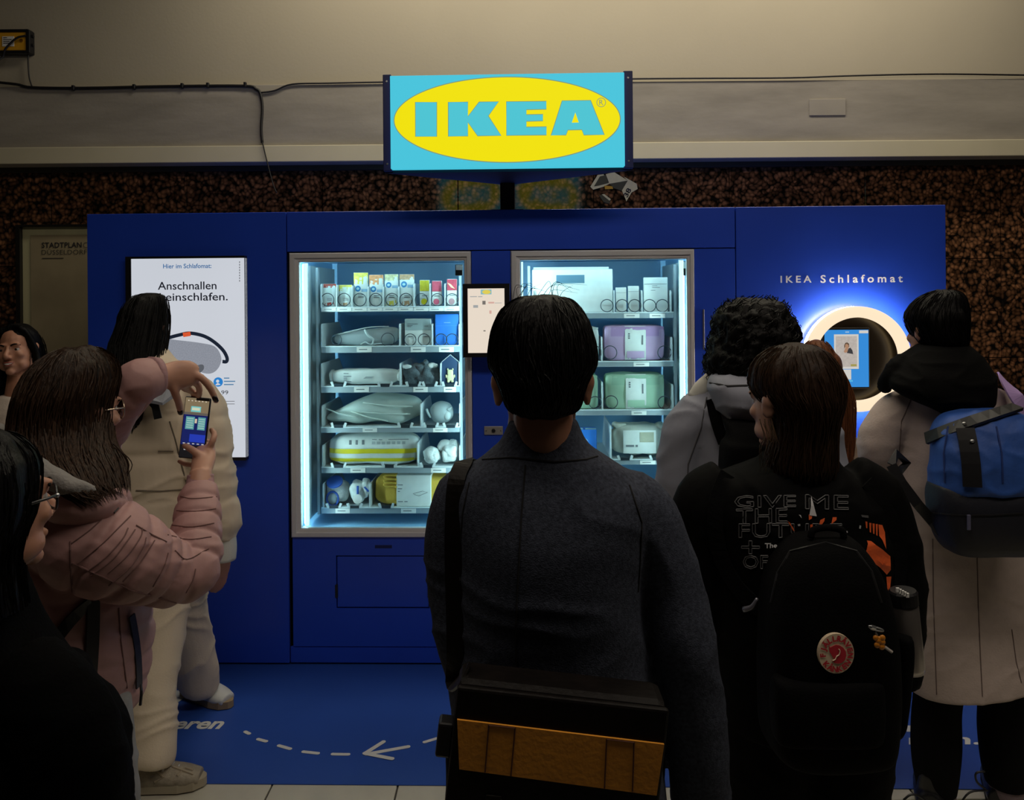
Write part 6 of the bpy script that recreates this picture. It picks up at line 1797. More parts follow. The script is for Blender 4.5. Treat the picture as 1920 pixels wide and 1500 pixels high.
for an, (lx, ly), pts in ((fl, (1738, 1500), [(1746, 1512), (1726, 1494), (1708, 1490), (1694, 1500)]), (fr2, (1845, 1480), [(1848, 1480), (1832, 1466), (1830, 1450), (1846, 1446)])):
    bo_ = shoe(f, V((an.x, an.y + .02, 0)), -.48, BLACK, GAP, name='boot', w=.052, hgt=.15)
    B().tube([at(x, y, an.y - .10) for x, y in pts], .0035, n=6).build('boot_lace', BLACK, f.o, f.org, True)
    B().tube([at(pts[0][0] + 4, pts[0][1] + 2, an.y - .10), at(pts[0][0] - 30, pts[0][1] + 6, an.y - .11), at(pts[0][0] - 52, pts[0][1] + 34, an.y - .11)], .003, n=6).build('boot_lace', BLACK, f.o, f.org, True)
# blue backpack on the right shoulder
ZP = 2.20
BLB = M('blue_nylon', (.022, .085, .36), .6, bump=.25, bs=80, var=.15, vs=20)
NVB = M('navy_nylon', (.005, .006, .014), .6, bump=.2, bs=80)
b0 = at(1845, 1030, ZP)
bb = root('backpack', b0, 'bright blue backpack with a black base on the beige coat', 'bag')
b = B(); b.sil([(905, 1745, 1945, ZP + .09, .085), (935, 1742, 1950, ZP + .09, .10), (985, 1748, 1950, ZP + .09, .10), (1015, 1760, 1945, ZP + .095, .09), (1032, 1775, 1935, ZP + .10, .07)], n=36, e=3.2)
base_ = b.vox('base_panel', NVB, bb, b0, .007, 3, lump(.004, 12, 1))
b = B(); b.sil([(768, 1800, 1892, ZP + .13, .03), (778, 1770, 1915, ZP + .12, .06), (800, 1752, 1930, ZP + .11, .08), (850, 1748, 1940, ZP + .09, .095), (900, 1746, 1945, ZP + .09, .10), (918, 1746, 1945, ZP + .09, .099)], n=36, e=2.8)
top_ = b.vox('top_panel', BLB, bb, b0, .007, 3, folds(.006, 41, 8))
allv = [v.co + b0 for v in top_.data.vertices] + [v.co + b0 for v in base_.data.vertices]; nv = len(top_.data.vertices)
tbv = BVHTree.FromPolygons(allv, [tuple(p.vertices) for p in top_.data.polygons] + [tuple(i + nv for i in p.vertices) for p in base_.data.polygons])
strap_on('compression_strap', tbv, [(1746, 824), (1775, 812), (1806, 800), (1840, 790), (1880, 778), (1905, 772)], .036, .010, BLACK, bb, b0, .011)
strap_on('zip_flap', tbv, [(1808, 805), (1816, 830), (1820, 870), (1822, 912)], .048, .006, BLACK, bb, b0, .008)
for pxy in ((1807, 797), (1820, 831)):
    p, n = proj(tbv, *pxy, .013); 
    if p is not None: B().ell(p, (.007, .004, .005), n=10, k=8).build('eyelet', STEEL, bb, b0, True)
p, n = proj(tbv, 1815, 978, .004)
B().box(p.x - .005, p.x + .005, p.y - .006, p.y, p.z - .022, p.z + .022, r=.002).build('zip_puller', M('purple_grey_puller', (.10, .10, .17), .5), bb, b0)
seam('zipper', tbv, [(1750, 962), (1800, 966), (1860, 966), (1918, 962)], .003, BLACK, bb, b0)
seam('panel_seam', tbv, [(1778, 800), (1770, 850), (1772, 905)], .003, M('deep_blue_seam', (.008, .03, .16), .8), bb, b0)
seam('panel_seam', tbv, [(1868, 800), (1878, 850), (1880, 905)], .003, M('deep_blue_seam', (.008, .03, .16), .8), bb, b0)
B().ribbon([at(1671, 872, ZO - .19), at(1690, 905, ZO - .21), at(1720, 945, ZO - .23), at(1748, 978, ZP + .12), at(1766, 1000, ZP + .10)], .030, .005, V((-.3, -1, .2))).build('lower_strap', BLACK, bb, b0)
B().ribbon([at(1671, 872, ZO - .19), at(1680, 850, ZO - .17), at(1700, 868, ZO - .15), at(1684, 885, ZO - .18)], .024, .005, V((-.3, -1, .2))).build('strap_loop', BLACK, bb, b0)
LAV = M('lavender_canvas', (.40, .27, .56), .8)
t0_ = at(1925, 900, ZO - .05)
tot = root('tote_bag', t0_, 'lavender fabric bag with its strap over the far right shoulder of the beige coat', 'bag')
B().ribbon([V(q) for q in spline([tuple(at(1878, 712, ZO + .04)), tuple(at(1884, 716, ZO - .06)), tuple(at(1900, 738, ZO - .12)), tuple(at(1915, 762, ZO - .13)), tuple(at(1932, 800, ZO - .12)), tuple(at(1945, 850, ZO - .1))], 5)], .055, .005, V((.3, -1, .5))).build('strap', LAV, tot, t0_)
b = B(); b.sil([(830, 1935, 1985, ZO - .05, .06), (860, 1930, 2010, ZO - .05, .08), (1000, 1932, 2020, ZO - .05, .09), (1060, 1940, 2010, ZO - .05, .07)], n=20)
b.vox('body', LAV, tot, t0_, .009, 3, folds(.006, 51))

# ---------------------------------------------------------------- cream puffer walker
ZW = 2.95
CREAMF = M('cream_padded_nylon', (.70, .585, .45), .75, bump=.12, bs=60)
TRO = M('cream_trouser_cloth', (.66, .56, .43), .85, bump=.2, bs=150)
WCUF = M('white_cuff_cotton', (.62, .62, .60), .85, bump=.2, bs=150)
na, fa = gz(285, 1478), gz(380, 1312)
f = Fig('person with long black hair, cream padded jacket and wide cream trousers beside the screen', ((na.x + fa.x) / 2, (na.y + fa.y) / 2, 0))
nk = at(280, 680, ZW)
f.head(at(268, 622, ZW), math.radians(5), 0, 0, .95, nk)
J = dict(nk=nk, yaw=-.3, shL=at(218, 740, ZW), shR=at(365, 745, ZW), elL=at(205, 890, ZW), elR=at(395, 890, ZW), wrL=at(225, 1010, ZW), wrR=at(417, 1030, ZW),
         hipL=at(290, 1030, ZW - .04), hipR=at(330, 1030, ZW + .05), knL=at(298, 1230, 2.78), knR=at(352, 1180, 3.12), anL=V((na.x - .045, na.y, .10)), anR=V((fa.x, fa.y, .10)))
J['ftL'] = J['anL'] + V((.10, .01, -.065)); J['ftR'] = J['anR'] + V((.05, -.05, -.065))
f.limbs(J)
f.relaxed_hand(J['wrR'] + V((0, 0, -.03)), (-.06, .02, -1), (-.7, .5, 0), (.3, 1, 0), .9, .7); f.relaxed_hand(J['wrL'], (0, 0, -1), (.7, .5, 0), (0, 1, 0), .9)
f.skin(SKIN, voxel=.0065)
f.eyes(H_BLACK)
b = B()
def quilt(z, a):
    ph = (z - at(0, 845, ZW).z) / .155
    fr_ = ph - math.floor(ph)
    return 1.0 - .07 * math.exp(-min(fr_, 1 - fr_) ** 2 / .008) 
b.sil([(668, 248, 318, ZW, .075), (690, 222, 345, ZW, .095), (725, 198, 372, ZW, .125), (780, 192, 382, ZW, .15), (860, 190, 384, ZW, .16), (940, 196, 380, ZW, .165), (990, 204, 372, ZW, .155), (1010, 214, 362, ZW, .13)], n=36, sub=8, mod=quilt)
def puff(pts, rad, n=20, sub=10, bands=5, depth=.10):
    """padded sleeve: smooth path with pinched stitch rows"""
    rows = spline([(*p, r) for p, r in zip(pts, rad)], sub); m = len(rows)
    L = np.concatenate([[0], np.cumsum(np.linalg.norm(np.diff(rows[:, :3], axis=0), axis=1))])
    out, rr = [], []
    for q, l in zip(rows, L):
        ph = l / L[-1] * bands; fr_ = ph - math.floor(ph)
        out.append(V(q[:3])); rr.append(q[3] * (1 - depth * math.exp(-min(fr_, 1 - fr_) ** 2 / .012)))
    return out, rr
for pts, rd in (([at(350, 722, ZW), at(378, 765, ZW), at(388, 850, ZW - .02), at(396, 930, ZW - .03), at(410, 985, ZW - .03), at(415, 1012, ZW - .03)], [.07, .085, .092, .095, .082, .052]),
                ([at(232, 722, ZW), at(212, 765, ZW), at(204, 850, ZW), at(206, 930, ZW), at(218, 985, ZW), at(224, 1010, ZW)], [.07, .085, .09, .09, .08, .05])):
    o2, r2 = puff(pts, rd, bands=4, depth=.07)
    b.tube(o2, r2, n=20, sub=1)
pj = b.vox('jacket', CREAMF, f.o, f.org, .0075, 3, folds(.010, 61, 6))
pjb = bvh_of(pj)
for pts in ([(296, 846), (325, 846)], [(255, 920), (300, 921), (342, 918)], [(318, 790), (328, 822), (340, 870), (350, 906)]):  # last path draws the shade of the arm-to-torso crease as a dark line
    seam('stitch_crease_line', pjb, pts, .0028, M('cream_stitch_and_crease_shade', (.16, .13, .10), .9), f.o, f.org)
b = B(); b.sil([(650, 250, 306, ZW + .01, .07), (662, 238, 318, ZW, .085), (682, 226, 334, ZW - .01, .095), (694, 232, 330, ZW - .01, .09)], n=28)
b.vox('collar', CREAMF, f.o, f.org, .007, 3, folds(.004, 71))
B().tube([at(417, 1002, ZW - .03), at(418, 1026, ZW - .03), at(418, 1049, ZW - .03)], [.048, .050, .047], n=20).build('cuff', WCUF, f.o, f.org, True)
b = B(); hr = [(550, 262, 296, ZW, .03), (558, 245, 308, ZW, .07), (580, 230, 314, ZW, .10), (615, 220, 314, ZW - .01, .115), (650, 205, 310, ZW - .03, .12), (690, 205, 304, ZW - .06, .11), (730, 212, 296, ZW - .09, .09), (770, 218, 282, ZW - .11, .075), (795, 226, 270, ZW - .12, .05), (806, 235, 258, ZW - .12, .025)]
out = b.sil(hr, n=32, e=2.1)
f.cap(b); b.vox('hair', H_BLACK, f.o, f.org, .007, 3, lambda c, n: .006 * noise.noise(V((c.x * 40, c.y * 40, c.z * 6))))
f.strands(spline(out, 4), 0, 2.1, 380, 35, 0, 2 * pi, .0013, .010, .02, 1.0, .3, .03).build('hair_strands', H_BLACK, f.o, f.org)
b = B()
b.rings([(*at(322, 985, ZW), .16, .125), (*at(320, 1040, ZW), .175, .14), (*at(318, 1090, ZW), .165, .135)], yaw=-.4)
b.tube([at(296, 1060, ZW - .06), at(298, 1130, 2.86), at(296, 1210, 2.80), at(284, 1290, 2.74), at(286, 1370, 2.70), at(280, 1415, 2.68), at(276, 1434, 2.67)], [.115, .108, .088, .074, .080, .088, .078], n=20)
b.tube([at(334, 1060, ZW + .05), at(338, 1120, 3.04), at(354, 1190, 3.12), at(368, 1240, 3.18), at(372, 1275, 3.21), at(370, 1291, 3.22)], [.11, .098, .086, .082, .078, .066], n=20)
b.vox('trousers', TRO, f.o, f.org, .008, 4, folds(.011, 81, 5))
SNK = M('beige_sneaker_mesh', (.30, .26, .20), .7, var=.2, vs=40, bump=.5, bs=140); SOL = M('cream_sole', (.40, .35, .26), .6); SNW = M('white_sneaker', (.56, .58, .58), .6)
yw = -pi / 2 + .08
sh = shoe(f, (na.x - .02, na.y, 0), yw, SNK, SOL, w=.052, name='sneaker', hgt=.12)
rt, fw = frame(yw); a_ = V((na.x - .02, na.y, 0))
for k in range(4):
    c_ = a_ + fw * (.045 + .022 * k) + Z(.092 - .008 * k)
    B().tube([c_ + rt * .032 - Z(.010), c_ + Z(.004), c_ - rt * .032 - Z(.010)], .0035, n=6).build('sneaker_lace', SNW, sh, f.org)
sdb = bvh_of(sh)
OVL = M('tan_overlay', (.36, .30, .22), .5)
for pts in ([(240, 1452), (262, 1436), (290, 1440), (306, 1458), (290, 1466)], [(262, 1428), (290, 1424), (318, 1436), (345, 1446), (362, 1452)], [(332, 1455), (346, 1440), (362, 1444)]):
    seam('sneaker_overlay', sdb, pts, .004, OVL, sh, f.org, off=.001)
shoe(f, (fa.x - .03, fa.y + .02, 0), math.radians(-118), SNW, M('gum_sole', (.30, .22, .13), .6), w=.050, name='sneaker')
# grey felt pouch with black strap tail
p0 = at(286, 760, ZW - .26)
gp = root('felt_pouch', p0, 'flat grey felt pouch with a black strap tail below the raised pink sleeve', 'pouch')
def gq(px, py, d): return at(px, py, ZW - .26 + d)
b = B(); b.add([gq(247, 741, 0), gq(305, 755, 0), gq(326, 738, .08), (gq(318, 720, .14)), gq(262, 727, .12), gq(247, 750, 0), gq(305, 760, 0), gq(326, 746, .08), gq(318, 730, .14), gq(262, 737, .12)],
              [(0, 1, 2, 3, 4), (9, 8, 7, 6, 5), (0, 5, 6, 1), (1, 6, 7, 2), (2, 7, 8, 3), (3, 8, 9, 4), (4, 9, 5, 0)])
b.build('pouch', M('grey_blue_felt', (.20, .21, .25), .9, bump=.3, bs=200), gp, p0)
B().ribbon([gq(284, 752, .03), gq(292, 762, .02), gq(297, 785, .02)], .027, .004, V((0, -1, 0))).build('strap_tail', BLACK, gp, p0)

# ---------------------------------------------------------------- pink padded jacket, taking a picture
ZK2 = 1.72
PNKJ = M('dusty_pink_nylon', (.385, .215, .205), .62, bump=.15, bs=70)
PIN = M('pale_hood_lining', (.21, .20, .19), .95, bump=.6, bs=160)
f = Fig('person in a quilted pink jacket with brown hair and glasses raising a phone', at(140, 1500, ZK2))
nk = at(125, 905, ZK2)
f.head(at(146, 772, ZK2), math.radians(-26), -.02, 0, .92, nk)
J = stand(f.org.x, f.org.y, -.6, .80, .065)
J.update(nk=nk, shL=at(70, 950, ZK2 + .14), shR=at(165, 985, ZK2 - .10), elL=at(185, 830, ZK2 + .22), elR=at(358, 1072, 1.77), wrL=at(294, 708, 1.88), wrR=at(376, 885, 1.93))
f.limbs(J, .62)
# right hand: palm behind the phone, thumb across the front
ZF = 2.0
f.b.tube([at(376, 905, 1.92), at(377, 885, 1.935), at(382, 862, 1.97), at(384, 838, 2.015)], [(.025, .022), (.026, .022), (.030, .022), (.026, .018)], n=14)
f.finger([at(384, 866, 1.955), at(372, 852, 1.955), at(358, 842, 1.965), at(347, 836, 1.975)], .0105)
f.finger([at(390, 845, 1.99), at(398, 828, 1.985), at(402, 815, 1.995), at(397, 806, 2.01)], .0092)
f.finger([at(388, 850, 2.0), at(397, 838, 2.03), at(388, 828, 2.04), at(372, 824, 2.035)], .0090)
f.finger([at(384, 860, 2.0), at(380, 856, 2.04), at(366, 852, 2.045), at(350, 850, 2.035)], .0088)
f.finger([at(374, 872, 1.97), at(362, 872, 1.995), at(348, 870, 2.01), at(337, 865, 2.015)], .0082)
# left hand: over the top edge of the phone
f.b.tube([at(285, 710, 1.87), at(300, 706, 1.89), at(325, 704, 1.92), at(350, 702, 1.94), at(366, 706, 1.955)], [(.027, .024), (.028, .022), (.036, .020), (.036, .018), (.028, .017)], n=14, ref=V((0, 0, 1)))
f.finger([at(360, 700, 1.945), at(378, 709, 1.945), at(392, 725, 1.955), at(400, 739, 1.965), at(405, 751, 1.975)], .0098)
f.finger([at(362, 712, 1.95), at(372, 722, 1.97), at(374, 736, 1.99), at(372, 746, 2.01)], .0090)
f.finger([at(350, 716, 1.94), at(352, 726, 1.97), at(362, 736, 2.0), at(364, 746, 2.025)], .0088)
f.finger([at(340, 718, 1.93), at(344, 728, 1.96), at(356, 734, 1.99)], .0082)
f.finger([at(322, 716, 1.91), at(328, 736, 1.92), at(335, 755, 1.945), at(339, 773, 1.975)], .0105)
f.skin(SKINP, voxel=.0048, smooth=2)
NAIL = M('dark_nail_polish', (.012, .008, .008), .25)
for a_, c_ in (((401, 743, 1.962), (407, 753, 1.968)), ((337, 766, 1.962), (339.5, 777, 1.968))):
    p, q = at(*a_), at(*c_); d_ = (q - p)
    B().tube([p, (p + q) / 2 + V((0, -.002, 0)), q], [(.006, .004), (.0072, .0048), (.005, .003)], n=10, ref=V((1, 0, 0))).build('nail', NAIL, f.o, f.org, True)
f.eyes(H_BROWN)
# glasses
gl = root('glasses', f.T(0, .09, .0), 'thin pale wire glasses on the person in the pink jacket', 'glasses')
GO = V(gl.location); WG = M('pale_gold_wire', (.50, .40, .30), .25, .8)
for sx in (-1, 1):
    B().tube([f.T(sx * .034 + .025 * math.cos(a), .093 - .012 * abs(math.cos(a)) * (1 if sx * math.cos(a) > 0 else 0), -.002 + .023 * math.sin(a)) for a in [2 * pi * k / 20 for k in range(20)]], .0018, n=6, sub=1, closed=True).build('lens_rim', WG, gl, GO, True)
    B().tube([f.T(sx * .058, .082, .004), f.T(sx * .074, .05, .006), f.T(sx * .078, .0, .004), f.T(sx * .080, -.02, -.012)], .0018, n=6).build('temple', WG, gl, GO, True)
    b = B(); n = 20
    b.add([f.T(sx * .034 + .024 * math.cos(2 * pi * k / n), .0925 - .012 * abs(math.cos(2 * pi * k / n)) * (1 if sx * math.cos(2 * pi * k / n) > 0 else 0), -.002 + .022 * math.sin(2 * pi * k / n)) for k in range(n)], [tuple(range(n))])
    b.build('lens', GLASS, gl, GO)
B().tube([f.T(-.010, .094, .004), f.T(0, .098, .006), f.T(.010, .094, .004)], .0016, n=6).build('bridge', WG, gl, GO, True)
# jacket
b = B()
def hquilt(z, a):
    ph = (z * .95 + .035 * math.sin(a)) / .066; fr_ = ph - math.floor(ph)
    return 1.0 - .035 * math.exp(-min(fr_, 1 - fr_) ** 2 / .012)
b.sil([(900, 60, 200, ZK2, .09), (925, 30, 228, ZK2, .115), (975, 12, 246, ZK2, .145), (1050, 8, 262, ZK2, .16), (1130, 8, 268, ZK2, .165), (1215, 8, 276, ZK2, .17), (1290, 10, 266, ZK2, .17), (1335, 18, 256, ZK2, .165), (1362, 50, 240, ZK2, .155), (1378, 80, 222, ZK2, .14)], n=44, sub=10, yaw=-.25, mod=hquilt)
o2, r2 = puff([at(120, 985, ZK2 - .08), at(165, 1010, ZK2 - .11), at(225, 1038, ZK2 - .09), at(290, 1066, 1.70), at(335, 1080, 1.74), at(362, 1062, 1.77), at(366, 1020, 1.81), at(371, 970, 1.86), at(374, 930, 1.90), at(375, 908, 1.92)], [.088, .104, .099, .080, .066, .062, .060, .055, .047, .036], bands=11, depth=.13, sub=14)
b.tube(o2, r2, n=26, sub=1)
o2, r2 = puff([at(90, 950, ZK2 + .10), at(140, 880, ZK2 + .18), at(190, 800, ZK2 + .20), at(222, 748, ZK2 + .13), at(258, 718, 1.84), at(290, 705, 1.885)], [.09, .08, .066, .058, .053, .046], bands=7, depth=.12, sub=14)
b.tube(o2, r2, n=24, sub=1)
pk = b.vox('jacket', PNKJ, f.o, f.org, .005, 1, folds(.0035, 91, 9))
pkb = bvh_of(pk)
PST = M('pink_stitch_thread', (.17, .09, .085), .9)
def c7(pts): return [(x / 2.942, 590 + y / 2.942) for x, y in pts]
def c8(pts): return [(x / 3.0, 1000 + y / 3.0) for x, y in pts]
for pts in (c7([(395, 1262), (500, 1185), (580, 1110), (625, 1065)]), c7([(430, 1370), (560, 1270), (660, 1170), (720, 1110)]), c7([(500, 1440), (620, 1350), (700, 1250), (745, 1185)]), c7([(600, 1495), (720, 1390), (790, 1280), (805, 1230)]),
            c8([(505, 205), (600, 130), (690, 30), (720, -30)]), c8([(610, 222), (720, 120), (790, 20), (800, -30)]), c8([(690, 272), (790, 160), (870, 40)]), c8([(860, 300), (920, 190), (945, 110)]), c8([(1045, 335), (1085, 260), (1100, 200)]),
            c7([(995, 1000), (1060, 1015), (1195, 1005)]), c7([(975, 1080), (1080, 1085), (1190, 1070)]), c7([(950, 1160), (1060, 1170), (1180, 1150)]), c7([(925, 1215), (1040, 1240), (1165, 1225)]),
            c7([(965, 1300), (1030, 1350), (1150, 1290)])):
    seam('stitch_crease_line', pkb, curve2(pts, 5, False), .0014, PST, f.o, f.org, step=8)
for pts in ([(132, 1015), (133, 1080), (136, 1110)], [(135, 1055), (190, 1080), (250, 1108), (330, 1130)], [(255, 985), (285, 1003), (312, 1016)], [(222, 1140), (226, 1200), (238, 1290)]):
    seam('stitch_crease_line', pkb, pts, .0018, PST, f.o, f.org)
CUF = M('pink_rib_cuff', (.34, .19, .20), .8, bump=.5, bs=120)
b = B().tube([at(375, 918, 1.91), at(375.5, 903, 1.925), at(376, 890, 1.93)], [.036, .033, .031], n=20); b.build('cuff', CUF, f.o, f.org, True)
B().tube([at(282, 707, 1.87), at(296, 706, 1.885)], [.050, .047], n=22, sub=2).build('cuff', CUF, f.o, f.org, True)
b = B().tube([at(-14, 822, ZK2 - .02), at(20, 862, ZK2 - .12), at(70, 905, ZK2 - .17), at(130, 938, ZK2 - .18), at(185, 950, ZK2 - .15), at(222, 948, ZK2 - .06)], [.03, .042, .046, .044, .034, .02], n=16)
b.vox('hood', PNKJ, f.o, f.org, .007, 3, folds(.006, 93, 9))
b = B().tube([at(-4, 806, ZK2 - .01), at(26, 846, ZK2 - .15), at(74, 884, ZK2 - .215), at(130, 912, ZK2 - .22), at(178, 920, ZK2 - .19)], [.016, .022, .024, .020, .010], n=14)
b.vox('hood_lining', PIN, f.o, f.org, .006, 2, lump(.004, 40, 3))
b = B(); hr = [(650, 128, 170, ZK2 - .005, .03), (658, 100, 192, ZK2 - .01, .075), (680, 66, 214, ZK2 - .015, .105), (710, 42, 220, ZK2 - .02, .12), (740, 30, 214, ZK2 - .03, .125), (775, 22, 208, ZK2 - .03, .125), (810, 20, 206, ZK2 - .045, .12), (842, 34, 210, ZK2 - .08, .115), (872, 66, 226, ZK2 - .11, .115), (900, 112, 234, ZK2 - .13, .105), (918, 156, 238, ZK2 - .14, .07)]
out = b.sil(hr, n=36, e=2.2)
f.cap(b); b.vox('hair', H_BROWN, f.o, f.org, .007, 3, lambda c, n: .006 * noise.noise(V((c.x * 40, c.y * 40, c.z * 6))))
f.strands(spline(out, 4), 0, 2.2, 620, 45, 0, 2 * pi, .0012, .007, .01, 1.0, .3, .02).build('hair_strands', H_BROWN2, f.o, f.org)
b = B()
for (p, q) in (((236, 916), (2, 0)), ((228, 905), (10, 14)), ((232, 895), (4, 26))):
    b.tube([at(212 - q[1], 832, ZK2 - .04), at(226, 846, ZK2 - .06), at(238 + q[0], 872, ZK2 - .07), at(p[0], p[1], ZK2 - .08)], [.0012, .0014, .0013, .0005], n=4, sub=4)
b.build('hair_strands', H_BROWN, f.o, f.org)
# pocket zip and straps
strap_on('pocket_zip', pkb, [(241, 1154), (246, 1178), (252, 1206), (258, 1236), (257, 1262), (255, 1284)], .018, .004, BLACK, f.o, f.org, .006)
B().tube([at(264, 1284, ZK2 - .13), at(265, 1300, ZK2 - .14), at(263, 1322, ZK2 - .14)], .003, n=6).build('zip_puller', BLACK, f.o, f.org)
legs(f, J, M('grey_trouser_cloth', (.20, .195, .20), .85), (.085, .080, .075), hw=.75)
for q in 'LR': shoe(f, J['an' + q], -.6, WHITE, SOL)
s0_ = at(120, 1240, ZK2 - .2)
sbag = root('shoulder_bag', s0_, 'black shoulder bag whose straps cross the pink jacket', 'bag')
strap_on('strap', pkb, [(168, 1126), (140, 1146), (116, 1180), (96, 1212), (74, 1236)], .024, .005, BLACK, sbag, s0_, .004)
strap_on('strap', pkb, [(172, 1126), (172, 1180), (168, 1250), (162, 1326)], .026, .005, BLACK, sbag, s0_, .004)
strap_on('strap', pkb, [(128, 942), (170, 934), (200, 938), (216, 960)], .016, .004, BLACK, sbag, s0_, .004)
b = B(); b.sil([(1225, 10, 100, ZK2 - .28, .04), (1250, 0, 165, ZK2 - .28, .06), (1360, -5, 170, ZK2 - .28, .07), (1450, 0, 165, ZK2 - .28, .06)], n=24, e=3)
b.vox('body', CAN, sbag, s0_, .009, 2)
# phone
PC = [at(348, 742, ZF), at(396.5, 748, ZF), at(381, 862, ZF - .01), at(333, 859, ZF - .01)]
cpn = sum(PC, V((0, 0, 0))) / 4
ph = root('phone', cpn, 'smartphone showing a photo preview, held up by the person in pink', 'phone')
xu = ((PC[1] - PC[0]) + (PC[2] - PC[3])).normalized(); zu = ((PC[0] - PC[3]) + (PC[1] - PC[2])); zu = (zu - xu * zu.dot(xu)).normalized(); nu = zu.cross(xu)
if nu.y > 0: nu = -nu
pw_, phh = ((PC[1] - PC[0]).length + (PC[2] - PC[3]).length) / 4, ((PC[0] - PC[3]).length + (PC[1] - PC[2]).length) / 4
def pl(u, v, o): return cpn + xu * (u * pw_) + zu * (v * phh) + nu * o
def pslab(name, u0, v0, u1, v1, o0, o1, mt, par, r=0.0):
    b = B().box(u0, u1, o0, o1, v0, v1)
    b = B().box(u0 * pw_, u1 * pw_, 0, o1 - o0, v0 * phh, v1 * phh, r=r)
    b.xf(lambda p: cpn + xu * p.x + zu * p.z + nu * (o0 + p.y))
    return b.build(name, mt, par, V(ph.location))
pslab('casing', -1, -1, 1, 1, -.008, .0, BLACK, ph, .003)
def SC(n, c, e=.8): return M(n, c, emit=e)
scr = pslab('display', -.92, -.96, .92, .97, .0, .0006, SC('phone_black', (.012, .012, .014), .6), ph)
pslab('picture_wall', -.92, .50, .92, .97, .0006, .0009, SC('phone_wall', (.25, .19, .11)), scr)
pslab('picture_beam', -.92, .42, .92, .50, .0006, .0009, SC('phone_beam', (.14, .12, .10)), scr)
pslab('picture_kiosk', -.92, -.55, .92, .42, .0006, .0009, SC('phone_blue', (.010, .018, .13)), scr)
pslab('picture_floor', -.30, -.45, .92, -.20, .0009, .0012, SC('phone_floor', (.02, .05, .5)), scr)
pslab('picture_sign', -.42, .52, .34, .70, .0009, .0012, SC('phone_cyan', (.20, .62, .62)), scr)
pslab('picture_sign_oval', -.34, .57, .26, .66, .0012, .0015, SC('phone_pale', (.7, .75, .55)), scr)
pslab('picture_machine', -.72, -.05, -.05, .36, .0009, .0012, SC('phone_teal', (.12, .38, .40)), scr)
pslab('picture_machine', .22, -.05, .80, .36, .0009, .0012, SC('phone_teal', (.12, .38, .40)), scr)
for k in range(5):
    for u0, u1 in ((-.64, -.14), (.28, .74)):
        pslab('picture_tray', u0, .0 + .07 * k, u1, .03 + .07 * k, .0012, .0014, SC('phone_pale_teal', (.40, .62, .55)), scr)
pslab('picture_terminal', -.02, .16, .14, .30, .0012, .0015, SC('phone_cream', (.75, .6, .45)), scr)
for k in range(6): pslab('icon', -.72 + .27 * k, .86, -.62 + .27 * k, .89, .0012, .0015, SC('phone_icon', (.75, .65, .5)), scr)
for k in range(5): pslab('icon', -.75 + .36 * k, -.52, -.58 + .36 * k, -.49, .0012, .0015, SC('phone_icon2', (.55, .55, .55)), scr)
pslab('shutter_button', -.62, -.72, -.40, -.62, .0009, .0014, SC('phone_white', (.8, .8, .8)), scr)
pslab('notch', -.1, .90, .92, .985, .0012, .0014, BLACK, scr)

# ---------------------------------------------------------------- smiling person at the left edge
ZL = 3.3
f = Fig('smiling person with dark wavy hair and a pale top at the left edge', at(20, 1290, ZL))
nk = at(36, 745, ZL)
f.head(at(32, 657, ZL), math.radians(187), .05, .08, .90, nk)
J = stand(f.org.x, f.org.y, math.radians(160), .80)
J.update(nk=nk, shL=at(85, 790, ZL), shR=at(-50, 790, ZL), elL=at(95, 920, ZL), elR=at(-60, 920, ZL), wrL=at(90, 1030, ZL), wrR=at(-55, 1030, ZL))
f.limbs(J)
f.relaxed_hand(J['wrL'], (0, 0, -1), (-.5, -.5, 0), (0, -1, 0), .9); f.relaxed_hand(J['wrR'], (0, 0, -1), (.5, -.5, 0), (0, -1, 0), .9)
f.skin(SKIN, voxel=.0052, smooth=2)
f.eyes(H_BLACK)
LIP = M('lip_red', (.30, .08, .06), .4); TEE = M('teeth', (.75, .70, .64), .3)
B().tube([f.T(-.021, .088, -.058), f.T(0, .100, -.062), f.T(.021, .088, -.058)], [.0015, .0045, .0015], n=8).build('teeth', TEE, f.o, f.org, True)
B().tube([f.T(-.024, .086, -.056), f.T(-.010, .099, -.056), f.T(0, .101, -.057), f.T(.010, .099, -.056), f.T(.024, .086, -.056)], [.0015, .0035, .0030, .0035, .0015], n=8).build('lip', LIP, f.o, f.org, True)
B().tube([f.T(-.024, .086, -.057), f.T(0, .098, -.069), f.T(.024, .086, -.057)], [.0015, .0045, .0015], n=8).build('lip', LIP, f.o, f.org, True)
b = B()
D0 = []
for (py, xl, xr, dy, ry) in [(611, 18, 44, .03, .04), (618, 2, 62, .035, .075), (634, -10, 74, .06, .085), (660, -16, 84, .075, .085), (690, -20, 80, .08, .08), (720, -22, 74, .08, .07), (755, -26, 70, .075, .05), (775, -20, 60, .07, .03)]:
    D0.append((py, xl, xr, ZL + dy, ry))
out = b.sil(D0, n=30, e=2.1)
for pts in ([f.T(.0, .035, .118), f.T(.058, .040, .085), f.T(.080, .005, .0), f.T(.084, .0, -.09), f.T(.088, .0, -.16)], [f.T(.0, .035, .118), f.T(-.058, .040, .085), f.T(-.080, .005, .0), f.T(-.084, .0, -.08), f.T(-.086, .0, -.15)]):
    b.tube(pts, [.010, .012, .016, .018, .012], n=10)
f.cap(b); b.vox('hair', H_BLACK, f.o, f.org, .007, 2, lambda c, n: .007 * noise.noise(V((c.x * 30, c.y * 30, c.z * 14))))
f.strands(spline(out, 4), 0, 2.1, 260, 55, 0, 2 * pi, .0013, .010, .02, 1.0, .3).build('hair_strands', H_BLACK, f.o, f.org)
